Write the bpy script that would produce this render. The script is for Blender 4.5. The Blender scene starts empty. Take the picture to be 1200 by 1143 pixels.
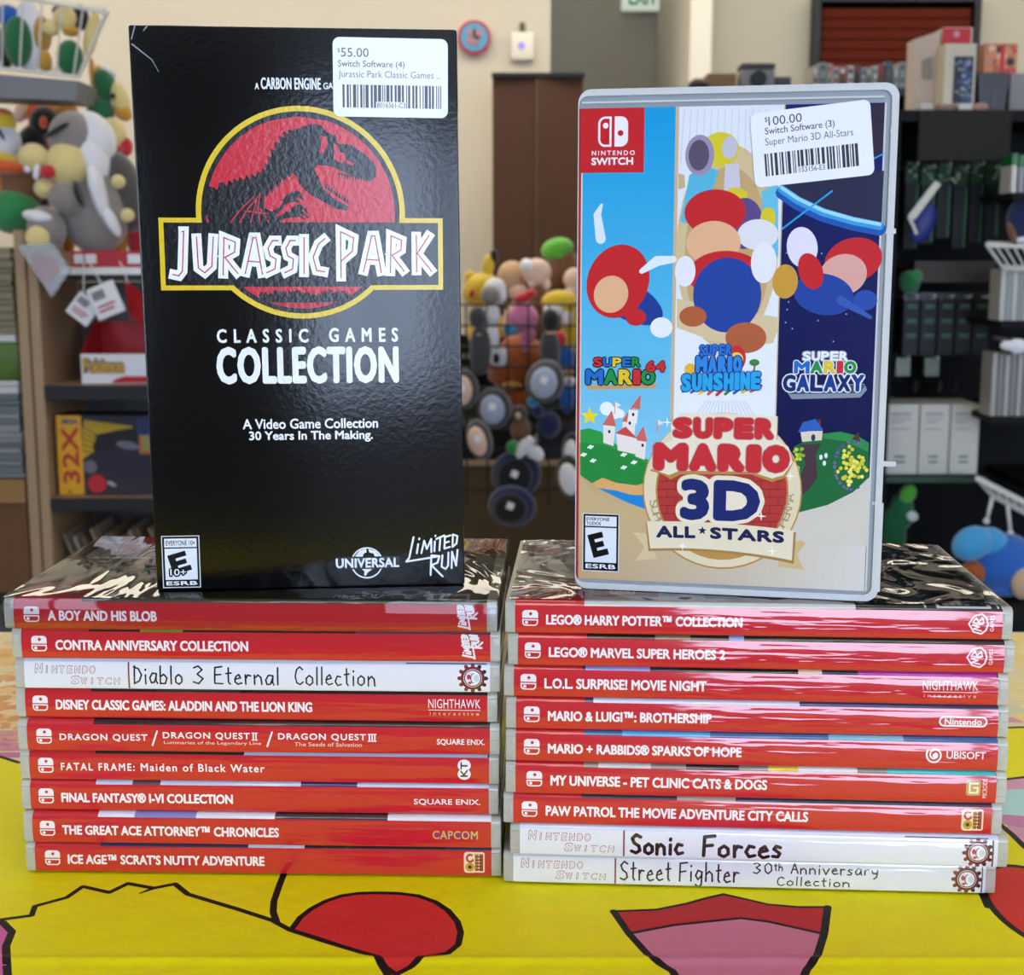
import bpy, bmesh, math, random
import numpy as np
from mathutils import Vector as V, Matrix as M
from mathutils.geometry import tessellate_polygon
random.seed(7)
PI = math.pi
S = bpy.context.scene
C = S.collection
# ------------------------------------------------------------------ camera
F, PITCH, CZ, CD = 1655.73, 0.16373, 0.218288, 0.474431      # focal length in pixels of the 1200 wide frame
CAMPOS = V((0, -CD, CZ))
cd = bpy.data.cameras.new('camera'); cam = bpy.data.objects.new('camera', cd); C.objects.link(cam)
cd.sensor_fit = 'HORIZONTAL'; cd.sensor_width = 36; cd.lens = 36*F/1200
cd.clip_start = 0.01; cd.clip_end = 100
cam.location = CAMPOS; cam.rotation_euler = (PI/2-PITCH, 0, 0)
cd.dof.use_dof = True; cd.dof.focus_distance = 0.50; cd.dof.aperture_fstop = 26.0
S.camera = cam
# ------------------------------------------------------------------ view, world, lamps
S.view_settings.view_transform = 'Standard'; S.view_settings.look = 'None'
S.view_settings.gamma = 1; S.view_settings.use_curve_mapping = False
S.view_settings.exposure = 0.05
WINDOW_E, TROFFER_E, BACK_E = 8.0, 2.5, 4.2                              # daylight in the shop windows, ceiling panels, wide back row and added recess lamp
w = bpy.data.worlds.new('sky'); S.world = w; w.use_nodes = True
nt = w.node_tree; bg = nt.nodes['Background']
sky = nt.nodes.new('ShaderNodeTexSky'); sky.sky_type = 'NISHITA'; sky.sun_disc = False; sky.sun_elevation = math.radians(40)
nt.links.new(sky.outputs[0], bg.inputs[0]); bg.inputs[1].default_value = 0.25

# ------------------------------------------------------------------ small helpers
def lin(c):
    c = c/255
    return c/12.92 if c <= .04045 else ((c+.055)/1.055)**2.4
def col(s):
    if isinstance(s, str):
        s = s.lstrip('#'); s = [int(s[i:i+2], 16) for i in (0, 2, 4)]
    return (lin(s[0]), lin(s[1]), lin(s[2]), 1)
MATS = {}
def mat(name, c='#808080', rough=.6, metal=0, coat=0, coat_rough=.05, bump=0, bscale=200, bdetail=4, spec=.5, sheen=0,
        trans=0, emit=None, estr=0, vary=0, vscale=20, alpha=1, attr=False, ior=1.5):
    if name in MATS: return MATS[name]
    m = bpy.data.materials.new(name); m.use_nodes = True; MATS[name] = m
    n = m.node_tree.nodes; l = m.node_tree.links; p = n['Principled BSDF']
    p.inputs['Base Color'].default_value = col(c); p.inputs['Roughness'].default_value = rough
    p.inputs['Metallic'].default_value = metal; p.inputs['Coat Weight'].default_value = coat
    p.inputs['Coat Roughness'].default_value = coat_rough; p.inputs['Specular IOR Level'].default_value = spec
    p.inputs['Transmission Weight'].default_value = trans; p.inputs['Sheen Weight'].default_value = sheen
    p.inputs['Alpha'].default_value = alpha; p.inputs['IOR'].default_value = ior
    if emit:
        p.inputs['Emission Color'].default_value = col(emit); p.inputs['Emission Strength'].default_value = estr
    src = None
    if attr:
        a = n.new('ShaderNodeAttribute'); a.attribute_name = 'Col'; src = a.outputs['Color']
    if vary or bump:
        tc = n.new('ShaderNodeTexCoord')
    if vary:
        nz = n.new('ShaderNodeTexNoise'); nz.inputs['Scale'].default_value = vscale; nz.inputs['Detail'].default_value = 5
        l.new(tc.outputs['Object'], nz.inputs['Vector'])
        mx = n.new('ShaderNodeHueSaturation')
        mr = n.new('ShaderNodeMapRange'); mr.inputs[3].default_value = 1-vary; mr.inputs[4].default_value = 1+vary
        l.new(nz.outputs['Fac'], mr.inputs[0]); l.new(mr.outputs[0], mx.inputs['Value'])
        if src: l.new(src, mx.inputs['Color'])
        else: mx.inputs['Color'].default_value = col(c)
        src = mx.outputs[0]
    if src: l.new(src, p.inputs['Base Color'])
    if bump:
        nz = n.new('ShaderNodeTexNoise'); nz.inputs['Scale'].default_value = bscale; nz.inputs['Detail'].default_value = bdetail
        l.new(tc.outputs['Object'], nz.inputs['Vector'])
        b = n.new('ShaderNodeBump'); b.inputs['Strength'].default_value = bump; b.inputs['Distance'].default_value = 1.0/bscale
        l.new(nz.outputs['Fac'], b.inputs['Height']); l.new(b.outputs[0], p.inputs['Normal'])
        if coat: l.new(b.outputs[0], p.inputs['Coat Normal'])
    return m

def thing(name, label, cat, loc=(0, 0, 0), rz=0, group=None):
    o = bpy.data.objects.new(name, None); o.empty_display_size = .02; C.objects.link(o)
    o.location = loc; o.rotation_euler = (0, 0, rz); o['label'] = label; o['category'] = cat
    if group: o['group'] = group
    return o
def world_of(o):
    m = M.Translation(o.location) @ o.rotation_euler.to_matrix().to_4x4()
    return world_of(o.parent) @ m if o.parent else m
def link(name, bm, mats, parent=None, smooth=False, world=True, label=None):
    """link a bmesh (world coordinates) as ONE mesh object"""
    if parent is not None and world:
        bmesh.ops.transform(bm, matrix=world_of(parent).inverted(), verts=bm.verts)
    me = bpy.data.meshes.new(name); bm.to_mesh(me); bm.free()
    for m in (mats if isinstance(mats, (list, tuple)) else [mats]): me.materials.append(m)
    if smooth:
        for p in me.polygons: p.use_smooth = True
        if smooth != 'all': me.set_sharp_from_angle(angle=math.radians(smooth if isinstance(smooth, (int, float)) and smooth > 1 else 40))
    o = bpy.data.objects.new(name, me); C.objects.link(o)
    if parent is not None: o.parent = parent
    if label: o['label'] = label
    return o
def tag(o, label, cat, group=None):
    o['label'] = label; o['category'] = cat
    if group: o['group'] = group
    return o
def struct(name, bm, m, smooth=False):
    o = link(name, bm, m, None, smooth); o['kind'] = 'structure'; return o
def dup(root, loc, label=None, group=None, rz=None):
    r = root.copy(); C.objects.link(r); r.location = loc
    if rz is not None: r.rotation_euler = (0, 0, rz)
    if label: r['label'] = label
    if group: r['group'] = group
    for ch in list(root.children):
        c = ch.copy(); C.objects.link(c); c.parent = r
        for g in ch.children:
            d = g.copy(); C.objects.link(d); d.parent = c
    return r

# ---- picture measurement: a photo pixel to a place in the shop
_R = V((1, 0, 0)); _U = V((0, math.sin(PITCH), math.cos(PITCH))); _W = V((0, math.cos(PITCH), -math.sin(PITCH)))
def ray(x, y): return _W + _R*((x-600)/F) - _U*((y-571.5)/F)
def at(x, y, Y):
    d = ray(x, y); return CAMPOS + d*((Y-CAMPOS.y)/d.y)
def onz(x, y, z):
    d = ray(x, y); return CAMPOS + d*((z-CAMPOS.z)/d.z)
def onplane(x, y, o, n):
    d = ray(x, y); return CAMPOS + d*((o-CAMPOS).dot(n)/d.dot(n))
def mpp(Y): return (Y+CD)/F*1.0                               # metres per pixel near plane Y

# ---- mesh pieces
def box(bm, x0, x1, y0, y1, z0, z1, bev=0, mi=0, mtx=None):
    g = bmesh.ops.create_cube(bm, size=1)
    vs = g['verts']
    for v in vs: v.co = V(((x0+x1)/2+v.co.x*(x1-x0), (y0+y1)/2+v.co.y*(y1-y0), (z0+z1)/2+v.co.z*(z1-z0)))
    if bev:
        es = list({e for v in vs for e in v.link_edges})
        r = bmesh.ops.bevel(bm, geom=es, offset=bev, segments=2, affect='EDGES', profile=.5)
        vs = list({v for f in r['faces'] for v in f.verts} | {v for v in vs if v.is_valid})
    fs = {f for v in vs for f in v.link_faces}
    for f in fs: f.material_index = mi
    if mtx is not None: bmesh.ops.transform(bm, matrix=mtx, verts=vs)
    return vs
def ell(bm, c, r, rot=None, mi=0, seg=20):
    if not hasattr(r, '__len__'): r = (r, r, r)
    m = M.Translation(V(c)) @ (rot.to_4x4() if rot is not None else M()) @ M.Diagonal((r[0], r[1], r[2], 1))
    g = bmesh.ops.create_uvsphere(bm, u_segments=seg, v_segments=max(8, seg*2//3), radius=1, matrix=m)
    for f in {f for v in g['verts'] for f in v.link_faces}: f.material_index = mi
    return g['verts']
def cyl(bm, p0, p1, r0, r1=None, seg=12, mi=0):
    p0, p1 = V(p0), V(p1); d = p1-p0
    m = M.Translation((p0+p1)/2) @ d.to_track_quat('Z', 'Y').to_matrix().to_4x4()
    g = bmesh.ops.create_cone(bm, cap_ends=True, segments=seg, radius1=r0, radius2=r0 if r1 is None else r1, depth=d.length, matrix=m)
    for f in {f for v in g['verts'] for f in v.link_faces}: f.material_index = mi
def tube(bm, pts, r, seg=8, mi=0):
    for a, b in zip(pts, pts[1:]): cyl(bm, a, b, r, seg=seg, mi=mi)
    for p in pts[1:-1]: ell(bm, p, r, seg=8, mi=mi)
def prism(bm, pts, depth, mi=0):
    """pts: list of 3d points (planar), depth: vector"""
    vs = [bm.verts.new(V(p)) for p in pts]; f = bm.faces.new(vs); f.material_index = mi
    r = bmesh.ops.extrude_face_region(bm, geom=[f])
    nv = [e for e in r['geom'] if isinstance(e, bmesh.types.BMVert)]
    bmesh.ops.translate(bm, vec=V(depth), verts=nv)
    for e in r['geom']:
        if isinstance(e, bmesh.types.BMFace):
            e.material_index = mi
    for v in nv:
        for f2 in v.link_faces: f2.material_index = mi
def NB(): return bmesh.new()
def fixn(bm): bmesh.ops.recalc_face_normals(bm, faces=bm.faces); return bm

# ------------------------------------------------------------------ lettering and flat print
_TXT = {}
def textmesh(s, bold=0., shear=0., space=1.):
    k = (s, bold, shear, space)
    if k in _TXT: return _TXT[k]
    cu = bpy.data.curves.new('letters', 'FONT'); cu.body = s; cu.offset = bold; cu.shear = shear; cu.space_character = space
    cu.resolution_u = 3; cu.fill_mode = 'FRONT'
    o = bpy.data.objects.new('letters', cu); C.objects.link(o)
    bpy.context.view_layer.update()
    me = o.evaluated_get(bpy.context.evaluated_depsgraph_get()).to_mesh()
    vs = [(v.co.x, v.co.y) for v in me.vertices]; fs = [tuple(p.vertices) for p in me.polygons]
    bpy.data.objects.remove(o); bpy.data.curves.remove(cu)
    x0 = min(v[0] for v in vs); x1 = max(v[0] for v in vs); y0 = min(v[1] for v in vs); y1 = max(v[1] for v in vs)
    _TXT[k] = ([((x-x0)/(x1-x0), (y-y0)/(y1-y0)) for x, y in vs], fs, (x1-x0)/(y1-y0))
    return _TXT[k]
HAND = {   # single-stroke letters: unit wide, baseline 0, cap height 1
 'A': [[(0, 0), (.5, 1), (1, 0)], [(.2, .4), (.8, .4)]], 'B': [[(0, 0), (0, 1), (.8, .9), (.8, .6), (0, .5), (.95, .35), (.9, .05), (0, 0)]],
 'C': [[(.95, .85), (.6, 1), (.2, .85), (.02, .45), (.2, .1), (.6, 0), (1, .15)]], 'D': [[(.05, 0), (.1, 1)], [(0, .95), (.6, .85), (1, .5), (.7, .15), (0, 0)]],
 'E': [[(.95, 1), (.1, .95), (.05, .02), (1, 0)], [(.08, .52), (.8, .55)]], 'F': [[(1, 1), (.1, .95), (.05, 0)], [(.08, .5), (.8, .55)]],
 'G': [[(.95, .85), (.5, 1), (.1, .75), (.02, .3), (.4, 0), (.95, .1), (.95, .45), (.55, .45)]], 'I': [[(.5, 0), (.5, 1)]],
 'J': [[(.9, 1), (.85, .2), (.5, 0), (.05, .1)]], 'K': [[(.1, 0), (.1, 1)], [(.95, 1), (.15, .5), (1, 0)]], 'L': [[(.1, 1), (.05, 0), (1, 0)]],
 'M': [[(0, 0), (.12, 1), (.5, .3), (.88, 1), (1, 0)]], 'N': [[(.05, 0), (.05, 1), (.9, 0), (.95, 1)]],
 'O': [[(.5, 1), (.1, .8), (.02, .4), (.3, .02), (.7, .02), (.98, .45), (.85, .85), (.5, 1)]], 'P': [[(.08, 0), (.08, 1), (.9, .9), (.9, .55), (.1, .45)]],
 'R': [[(.08, 0), (.08, 1), (.9, .9), (.9, .6), (.1, .5), (1, 0)]], 'S': [[(.95, .88), (.5, 1), (.08, .8), (.3, .55), (.8, .4), (.9, .15), (.5, 0), (0, .1)]],
 'T': [[(0, .98), (1, 1)], [(.5, 1), (.48, 0)]], 'U': [[(.05, 1), (.1, .2), (.5, 0), (.9, .2), (.95, 1)]], 'W': [[(0, 1), (.25, 0), (.5, .7), (.75, 0), (1, 1)]],
 'a': [[(.9, .55), (.4, .58), (.05, .3), (.2, .03), (.6, .05), (.88, .4), (.9, .55), (.85, .15), (1, 0)]], 'b': [[(.1, 1), (.08, 0)], [(.08, .4), (.5, .55), (.95, .35), (.7, .02), (.08, .02)]],
 'c': [[(.9, .5), (.4, .55), (.05, .25), (.4, 0), (1, .08)]], 'e': [[(.05, .3), (.85, .38), (.6, .58), (.2, .45), (.08, .15), (.45, 0), (1, .08)]],
 'g': [[(.9, .5), (.4, .58), (.1, .3), (.4, .08), (.85, .3), (.9, .5), (.85, -.2), (.4, -.35), (.1, -.2)]], 'h': [[(.1, 1), (.08, 0)], [(.08, .35), (.5, .55), (.85, .4), (.9, 0)]],
 'i': [[(.5, .52), (.5, 0)], [(.48, .78), (.56, .84)]], 'l': [[(.5, 1), (.45, 0)]], 'n': [[(.08, .55), (.08, 0)], [(.08, .35), (.5, .56), (.85, .4), (.9, 0)]],
 'o': [[(.5, .56), (.1, .4), (.1, .12), (.5, 0), (.9, .15), (.88, .42), (.5, .56)]], 'r': [[(.12, .55), (.15, 0)], [(.14, .3), (.5, .55), (.95, .5)]],
 's': [[(.85, .5), (.4, .56), (.15, .42), (.8, .2), (.6, .02), (.05, .04)]], 't': [[(.5, .95), (.48, .12), (.75, 0)], [(.1, .62), (.95, .66)]],
 'u': [[(.08, .55), (.12, .12), (.45, 0), (.85, .2), (.88, .55), (.9, 0)]], 'v': [[(.05, .55), (.45, 0), (.95, .58)]],
 'y': [[(.08, .55), (.2, .2), (.8, .2)], [(.9, .55), (.75, -.15), (.35, -.35)]], 'w': [[(0, .55), (.25, 0), (.5, .45), (.75, 0), (1, .55)]],
 '3': [[(.1, .9), (.5, 1), (.85, .8), (.4, .55), (.9, .3), (.5, 0), (.05, .1)]], '0': [[(.5, 1), (.1, .7), (.15, .2), (.5, 0), (.9, .3), (.88, .75), (.5, 1)]],
}
HW = {'i': .3, 'l': .25, 'I': .3, 'M': 1.15, 'W': 1.3, 'w': 1., 't': .6, 'r': .65, 'c': .7, 's': .7, 'e': .75}
class Art:
    """flat print: coloured polygons in (u,v), stacked in microscopic layers"""
    def __init__(s): s.P = []; s.n = 0
    def add(s, vs, fs, c): s.n += 1; s.P.append((list(vs), list(fs), col(c), s.n))
    def poly(s, pts, c):
        pts = [tuple(p) for p in pts]
        tri = tessellate_polygon([[V((p[0], p[1], 0)) for p in pts]])
        s.add(pts, tri, c)
    def rect(s, u0, v0, u1, v1, c): s.add([(u0, v0), (u1, v0), (u1, v1), (u0, v1)], [(0, 1, 2, 3)], c)
    def grad(s, u0, v0, u1, v1, c0, c1, n=14):
        c0 = [int(c0[i:i+2], 16) for i in (1, 3, 5)]; c1 = [int(c1[i:i+2], 16) for i in (1, 3, 5)]
        s.n += 1; k = s.n
        for i in range(n):
            t = (i+.5)/n; a = v0+(v1-v0)*i/n; b = v0+(v1-v0)*(i+1)/n
            s.P.append(([(u0, a), (u1, a), (u1, b), (u0, b)], [(0, 1, 2, 3)], col([x+(y-x)*t for x, y in zip(c0, c1)]), k))
    def gradh(s, u0, v0, u1, v1, c0, c1, n=14):
        c0 = [int(c0[i:i+2], 16) for i in (1, 3, 5)]; c1 = [int(c1[i:i+2], 16) for i in (1, 3, 5)]
        s.n += 1; k = s.n
        for i in range(n):
            t = (i+.5)/n; a = u0+(u1-u0)*i/n; b = u0+(u1-u0)*(i+1)/n
            s.P.append(([(a, v0), (b, v0), (b, v1), (a, v1)], [(0, 1, 2, 3)], col([x+(y-x)*t for x, y in zip(c0, c1)]), k))
    def rrect(s, u0, v0, u1, v1, r, c):
        pts = []
        for cx, cy, a in ((u1-r, v1-r, 0), (u0+r, v1-r, 90), (u0+r, v0+r, 180), (u1-r, v0+r, 270)):
            for k in range(7): t = math.radians(a+k*15); pts.append((cx+r*math.cos(t), cy+r*math.sin(t)))
        s.poly(pts, c)
    def ellipse(s, cu, cv, ru, rv, c, a0=0, a1=360, rot=0, n=40):
        pts = []
        for k in range(n + (a1-a0 < 360)):
            t = math.radians(a0+(a1-a0)*k/n); x, y = ru*math.cos(t), rv*math.sin(t); r = math.radians(rot)
            pts.append((cu+x*math.cos(r)-y*math.sin(r), cv+x*math.sin(r)+y*math.cos(r)))
        s.poly(pts, c)
    def star(s, cu, cv, r, c, k=.45, n=5, rot=90):
        s.poly([(cu+(r if i % 2 == 0 else r*k)*math.cos(math.radians(rot+i*180/n)), cv+(r if i % 2 == 0 else r*k)*math.sin(math.radians(rot+i*180/n))) for i in range(2*n)], c)
    def stroke(s, pts, wd, c, closed=False):
        pts = [V((p[0], p[1])) for p in pts]
        if closed: pts.append(pts[0])
        s.n += 1; k = s.n; cc = col(c)
        wds = wd if hasattr(wd, '__len__') else [wd]*len(pts)
        for i, (a, b) in enumerate(zip(pts, pts[1:])):
            d = b-a
            if d.length < 1e-9: continue
            n = V((-d.y, d.x)).normalized(); n0 = n*wds[i]/2; n1 = n*wds[min(i+1, len(wds)-1)]/2
            s.P.append(([tuple(a-n0), tuple(b-n1), tuple(b+n1), tuple(a+n0)], [(0, 1, 2, 3)], cc, k))
        for i, p in enumerate(pts):
            r = wds[min(i, len(wds)-1)]/2
            s.P.append(([(p.x+r*math.cos(t*PI/5), p.y+r*math.sin(t*PI/5)) for t in range(10)], [tuple(range(10))], cc, k))
    def miter(s, pts, wd, c):
        """stroke with square ends and pointed corners"""
        P_ = [V((p[0], p[1])) for p in pts]; n = len(P_); Lf, Rt = [], []
        P_[0] = P_[0]+(P_[0]-P_[1]).normalized()*wd*.35; P_[-1] = P_[-1]+(P_[-1]-P_[-2]).normalized()*wd*.35
        for i in range(n):
            d0 = (P_[i]-P_[i-1]).normalized() if i else (P_[1]-P_[0]).normalized(); d1 = (P_[i+1]-P_[i]).normalized() if i < n-1 else d0
            n0 = V((-d0.y, d0.x)); n1 = V((-d1.y, d1.x)); m = (n0+n1)
            m = m.normalized() if m.length > 1e-6 else n0; k = min(1/max(m.dot(n0), .3), 2.2)
            Lf.append(P_[i]+m*k*wd/2); Rt.append(P_[i]-m*k*wd/2)
        s.n += 1; k = s.n; cc = col(c)
        for i in range(n-1): s.P.append(([tuple(Rt[i]), tuple(Rt[i+1]), tuple(Lf[i+1]), tuple(Lf[i])], [(0, 1, 2, 3)], cc, k))
    def ring(s, cu, cv, ru, rv, wd, c, a0=0, a1=360, n=48):
        s.stroke([(cu+ru*math.cos(math.radians(a0+(a1-a0)*k/n)), cv+rv*math.sin(math.radians(a0+(a1-a0)*k/n))) for k in range(n+1)], wd, c)
    def text(s, t, u0, v0, u1, v1, c, bold=0., shear=0., space=1.):
        s.textq(t, (u0, v0), (u1-u0, 0), (0, v1-v0), c, bold, shear, space)
    def textq(s, t, O, U, W, c, bold=0., shear=0., space=1.):
        vs, fs, _ = textmesh(t, min(bold, 0), shear, space)
        if bold <= 0:
            s.add([(O[0]+U[0]*x+W[0]*y, O[1]+U[1]*x+W[1]*y) for x, y in vs], fs, c); return
        lu, lw = math.hypot(*U), math.hypot(*W); d = bold*lw/.7*.9; su, sw = d/lu, d/lw; s.n += 1; cc = col(c)
        N_ = 8 if bold < .05 else 12 if bold < .12 else 28
        for k in range(N_):             # heavier weight: the outline is thickened by shifted copies
            a = 2*PI*k/N_; du, dw = su*math.cos(a), sw*math.sin(a)
            pts = []
            for x, y in vs: X = su+x*(1-2*su)+du; Y = sw+y*(1-2*sw)+dw; pts.append((O[0]+U[0]*X+W[0]*Y, O[1]+U[1]*X+W[1]*Y))
            s.P.append((pts, list(fs), cc, s.n))
    def hand(s, t, u0, v0, u1, v1, wd, c, jit=.03, gap=.28, slant=0.):
        """handwritten strokes between baseline v0 and cap height v1"""
        tot = sum(.75 if ch == ' ' else HW.get(ch, .85)+gap for ch in t)-gap
        k = (u1-u0)/tot; x = u0; h = v1-v0
        for ch in t:
            if ch == ' ': x += .75*k; continue
            ww = HW.get(ch, .85)*k
            dy = random.uniform(-jit, jit)*h
            for ln in HAND[ch]:
                pts = []
                for i, (a, b) in enumerate(ln): pts.append((x+a*ww+random.uniform(-jit, jit)*ww*.5+slant*b*h, v0+b*h+dy))
                s.stroke(pts, wd, c)
            x += ww+gap*k
    def barcode(s, u0, v0, u1, v1, c='#15161c', seed=1):
        rr = random.Random(seed); u = u0; s.n += 1; k = s.n; un = (u1-u0)/95
        while u < u1:
            wd = un*rr.choice((1, 1, 2, 2, 3)); e = min(u+wd, u1)
            s.P.append(([(u, v0), (e, v0), (e, v1), (u, v1)], [(0, 1, 2, 3)], col(c), k)); u = e+un*rr.choice((1, 1, 2, 2))
    def bm(s, fn, eps=2.5e-6, cuts=(), base=None, mi=0):
        """fn(u,v,w) -> world point; cuts: v values where the print is split so it follows a bent surface"""
        b = base or bmesh.new()
        # each print group lies just above whatever it overlaps, so the stack of layers stays thin
        bb = np.array([[min(p[0] for p in q[0]), min(p[1] for p in q[0]), max(p[0] for p in q[0]), max(p[1] for p in q[0])] for q in s.P])
        gr = np.array([q[3] for q in s.P]); lv = np.zeros(len(s.P), int)
        order = np.argsort(gr, kind='stable'); bb, gr = bb[order], gr[order]; i = 0
        while i < len(gr):
            j = i
            while j < len(gr) and gr[j] == gr[i]: j += 1
            top = -1
            if i:
                for q in range(i, j):
                    hit = (bb[:i, 0] < bb[q, 2]) & (bb[:i, 2] > bb[q, 0]) & (bb[:i, 1] < bb[q, 3]) & (bb[:i, 3] > bb[q, 1])
                    if hit.any(): top = max(top, lv[:i][hit].max())
            lv[i:j] = top+1
            for q in range(i+1, j):                           # pieces of one group that overlap may not share a plane either
                hit = (bb[i:q, 0] <= bb[q, 2]) & (bb[i:q, 2] >= bb[q, 0]) & (bb[i:q, 1] <= bb[q, 3]) & (bb[i:q, 3] >= bb[q, 1])
                used = set(lv[i:q][hit].tolist())
                while lv[q] in used: lv[q] += 1
            i = j
        lvl = np.zeros(len(s.P), int); lvl[order] = lv+1
        lay = b.loops.layers.float_color.get('Col') or b.loops.layers.float_color.new('Col')
        for qi, (vs, fs, c, k) in enumerate(s.P):
            k = int(lvl[qi]); t = bmesh.new(); tv = [t.verts.new((x, y, 0)) for x, y in vs]
            for f in fs:
                try: t.faces.new([tv[i] for i in f])
                except ValueError: pass
            ys = [y for _, y in vs]
            for cv in cuts:
                if min(ys) < cv < max(ys):
                    bmesh.ops.bisect_plane(t, geom=t.verts[:]+t.edges[:]+t.faces[:], plane_co=(0, cv, 0), plane_no=(0, 1, 0), dist=1e-8)
            mp = {v: b.verts.new(fn(v.co.x, v.co.y, k*eps)) for v in t.verts}
            for f in t.faces:
                a = sum((f.verts[i].co.x*f.verts[(i+1) % len(f.verts)].co.y-f.verts[(i+1) % len(f.verts)].co.x*f.verts[i].co.y) for i in range(len(f.verts)))
                vv = [mp[v] for v in f.verts]
                if a < 0: vv.reverse()
                try: nf = b.faces.new(vv)
                except ValueError: continue
                nf.material_index = mi
                for lp in nf.loops: lp[lay] = c
            t.free()
        return b
class Plane:
    """a printed face: local (u right, v up) in metres, measured from photo pixels"""
    def __init__(s, o, a, b): s.o, s.a, s.b = V(o), V(a).normalized(), V(b).normalized(); s.n = s.a.cross(s.b)
    def px(s, x, y): d = onplane(x, y, s.o, s.n)-s.o; return (d.dot(s.a), d.dot(s.b))
    def pts(s, L): return [s.px(x, y) for x, y in L]
    def bx(s, x0, y0, x1, y1):
        xc, yc = (x0+x1)/2, (y0+y1)/2
        return s.px(x0, yc)[0], s.px(xc, y1)[1], s.px(x1, yc)[0], s.px(xc, y0)[1]
    def fn(s, off=0.): return lambda u, v, w: s.o+s.a*u+s.b*v+s.n*(w+off)
# ------------------------------------------------------------------ materials used in several places
PRINT = mat('printed_card', rough=.45, coat=.25, coat_rough=.2, attr=True)
PRINT_BG = mat('printed_paper', rough=.6, attr=True)
BLACKM = mat('black_paint', '#0d0d0e', .55)
WHITEM = mat('white_plastic', '#e4e2dc', .45)
WIREW = mat('white_wire', '#d9d7cf', .4)
# ------------------------------------------------------------------ the shop: floor, ceiling, walls, windows
FZ, CEIL, X0, X1, YB, YF = -.92, 1.95, -3.6, 3.6, 5.1, -3.3
m_wall = mat('cream_wall', '#cfc8b8', .9, bump=.05, bscale=60, vary=.03, vscale=2)
m_wall2 = mat('grey_wall', '#a9a79b', .9, bump=.05, bscale=60, vary=.03, vscale=2)
m_floor = mat('brown_floor', '#6a5a48', .6, vary=.18, vscale=8)
b = NB(); box(b, X0, X1, YF, YB+1.6, FZ-.1, FZ); struct('floor', b, m_floor)
b = NB(); box(b, X0, X1, YF, YB+1.6, CEIL, CEIL+.1); struct('ceiling', b, mat('ceiling_tile', '#d8d5cc', .9, bump=.1, bscale=90))
xc = at(645, 40, YB).x                                        # corner where the cream wall ends
xp0, xp1 = at(803, 40, YB).x, at(829, 40, YB).x               # pale pillar
b = NB(); box(b, X0, xc, YB, YB+.12, FZ, CEIL); struct('wall_back', b, m_wall)
b = NB(); box(b, xc-.1, xp0+.1, YB+1.1, YB+1.2, FZ, CEIL); box(b, xc-.1, xc, YB+.121, YB+1.099, FZ, CEIL); struct('wall_recess', b, m_wall2)
b = NB(); box(b, xp1+.001, X1, YB, YB+.12, FZ, CEIL); struct('wall_right_back', b, mat('warm_grey_wall', '#b3aea0', .9, bump=.05, bscale=60))
b = NB(); box(b, xp0, xp1, YB-.14, YB+1.09, FZ, CEIL, .01); struct('trim_1', b, mat('pillar_white', '#e6e2d6', .8))
b = NB(); box(b, X0-.1, X0, YF, YB+1.6, FZ, CEIL); struct('wall_left', b, m_wall)
b = NB(); box(b, X1, X1+.1, YF, YB+1.6, FZ, CEIL); struct('wall_right', b, m_wall)
# shop front behind the camera: three tall windows in a wall
b = NB(); wins = [(-3.4, -2.2), (.05, 1.65), (1.85, 3.4)]; wz0, wz1 = FZ+.35, 1.6
xs = [X0]+[v for p in wins for v in p]+[X1]
for i in range(0, len(xs), 2): box(b, xs[i], xs[i+1], YF-.1, YF, FZ, CEIL)
for a, c in wins: box(b, a, c, YF-.1, YF, FZ, wz0); box(b, a, c, YF-.1, YF, wz1, CEIL)
struct('wall_front', b, mat('taupe_wall', '#8f887c', .9, bump=.05, bscale=60))
m_day = mat('daylight_pane', '#20262c', .1, emit='#cbdfff', estr=WINDOW_E)
for i, (a, c) in enumerate(wins):
    b = NB(); box(b, a, c, YF-.07, YF-.06, wz0, wz1); win = struct('window_%d' % (i+1), b, m_day)
    b = NB()
    for q in (a+.03, (a+c)/2, c-.03): box(b, q-.03, q+.03, YF-.055, YF-.005, wz0, wz1)
    for q in (wz0+.03, wz1-.03): box(b, a, c, YF-.05, YF-.01, q-.03, q+.03)
    link('window_frame', b, mat('dark_frame', '#2a2a2c', .4, metal=.6), win)
# ceiling light panels; back row widened and brightened for broad highlights on the film
m_tro = mat('light_panel', '#ffffff', .5, emit='#fff3de', estr=TROFFER_E)
m_tro2 = mat('light_panel_bright', '#ffffff', .5, emit='#fff3de', estr=BACK_E)
k = 0
for tx in (-2.2, 0.0, 2.2):
    for ty in (-1.0, 1.35, 3.9):
        t = thing('ceiling_light', 'flat white ceiling light panel', 'ceiling light', (tx, ty, CEIL), 0, 'ceiling light panels')
        t['label'] = 'flat white ceiling light panel in the shop ceiling'; hx, hy = (1.02, .62) if ty > 3 else (.6, .3)
        b = NB(); box(b, tx-hx, tx+hx, ty-hy, ty+hy, CEIL-.012, CEIL-.004); link('diffuser', b, m_tro2 if ty > 3 else m_tro, t)
        b = NB()
        for s in (-1, 1):
            box(b, tx-hx-.03, tx+hx+.03, ty+s*(hy+.015)-.015, ty+s*(hy+.015)+.015, CEIL-.03, CEIL-.001)
            box(b, tx+s*(hx+.015)-.015, tx+s*(hx+.015)+.015, ty-hy, ty+hy, CEIL-.03, CEIL-.001)
        link('frame', b, WHITEM, t)

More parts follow.
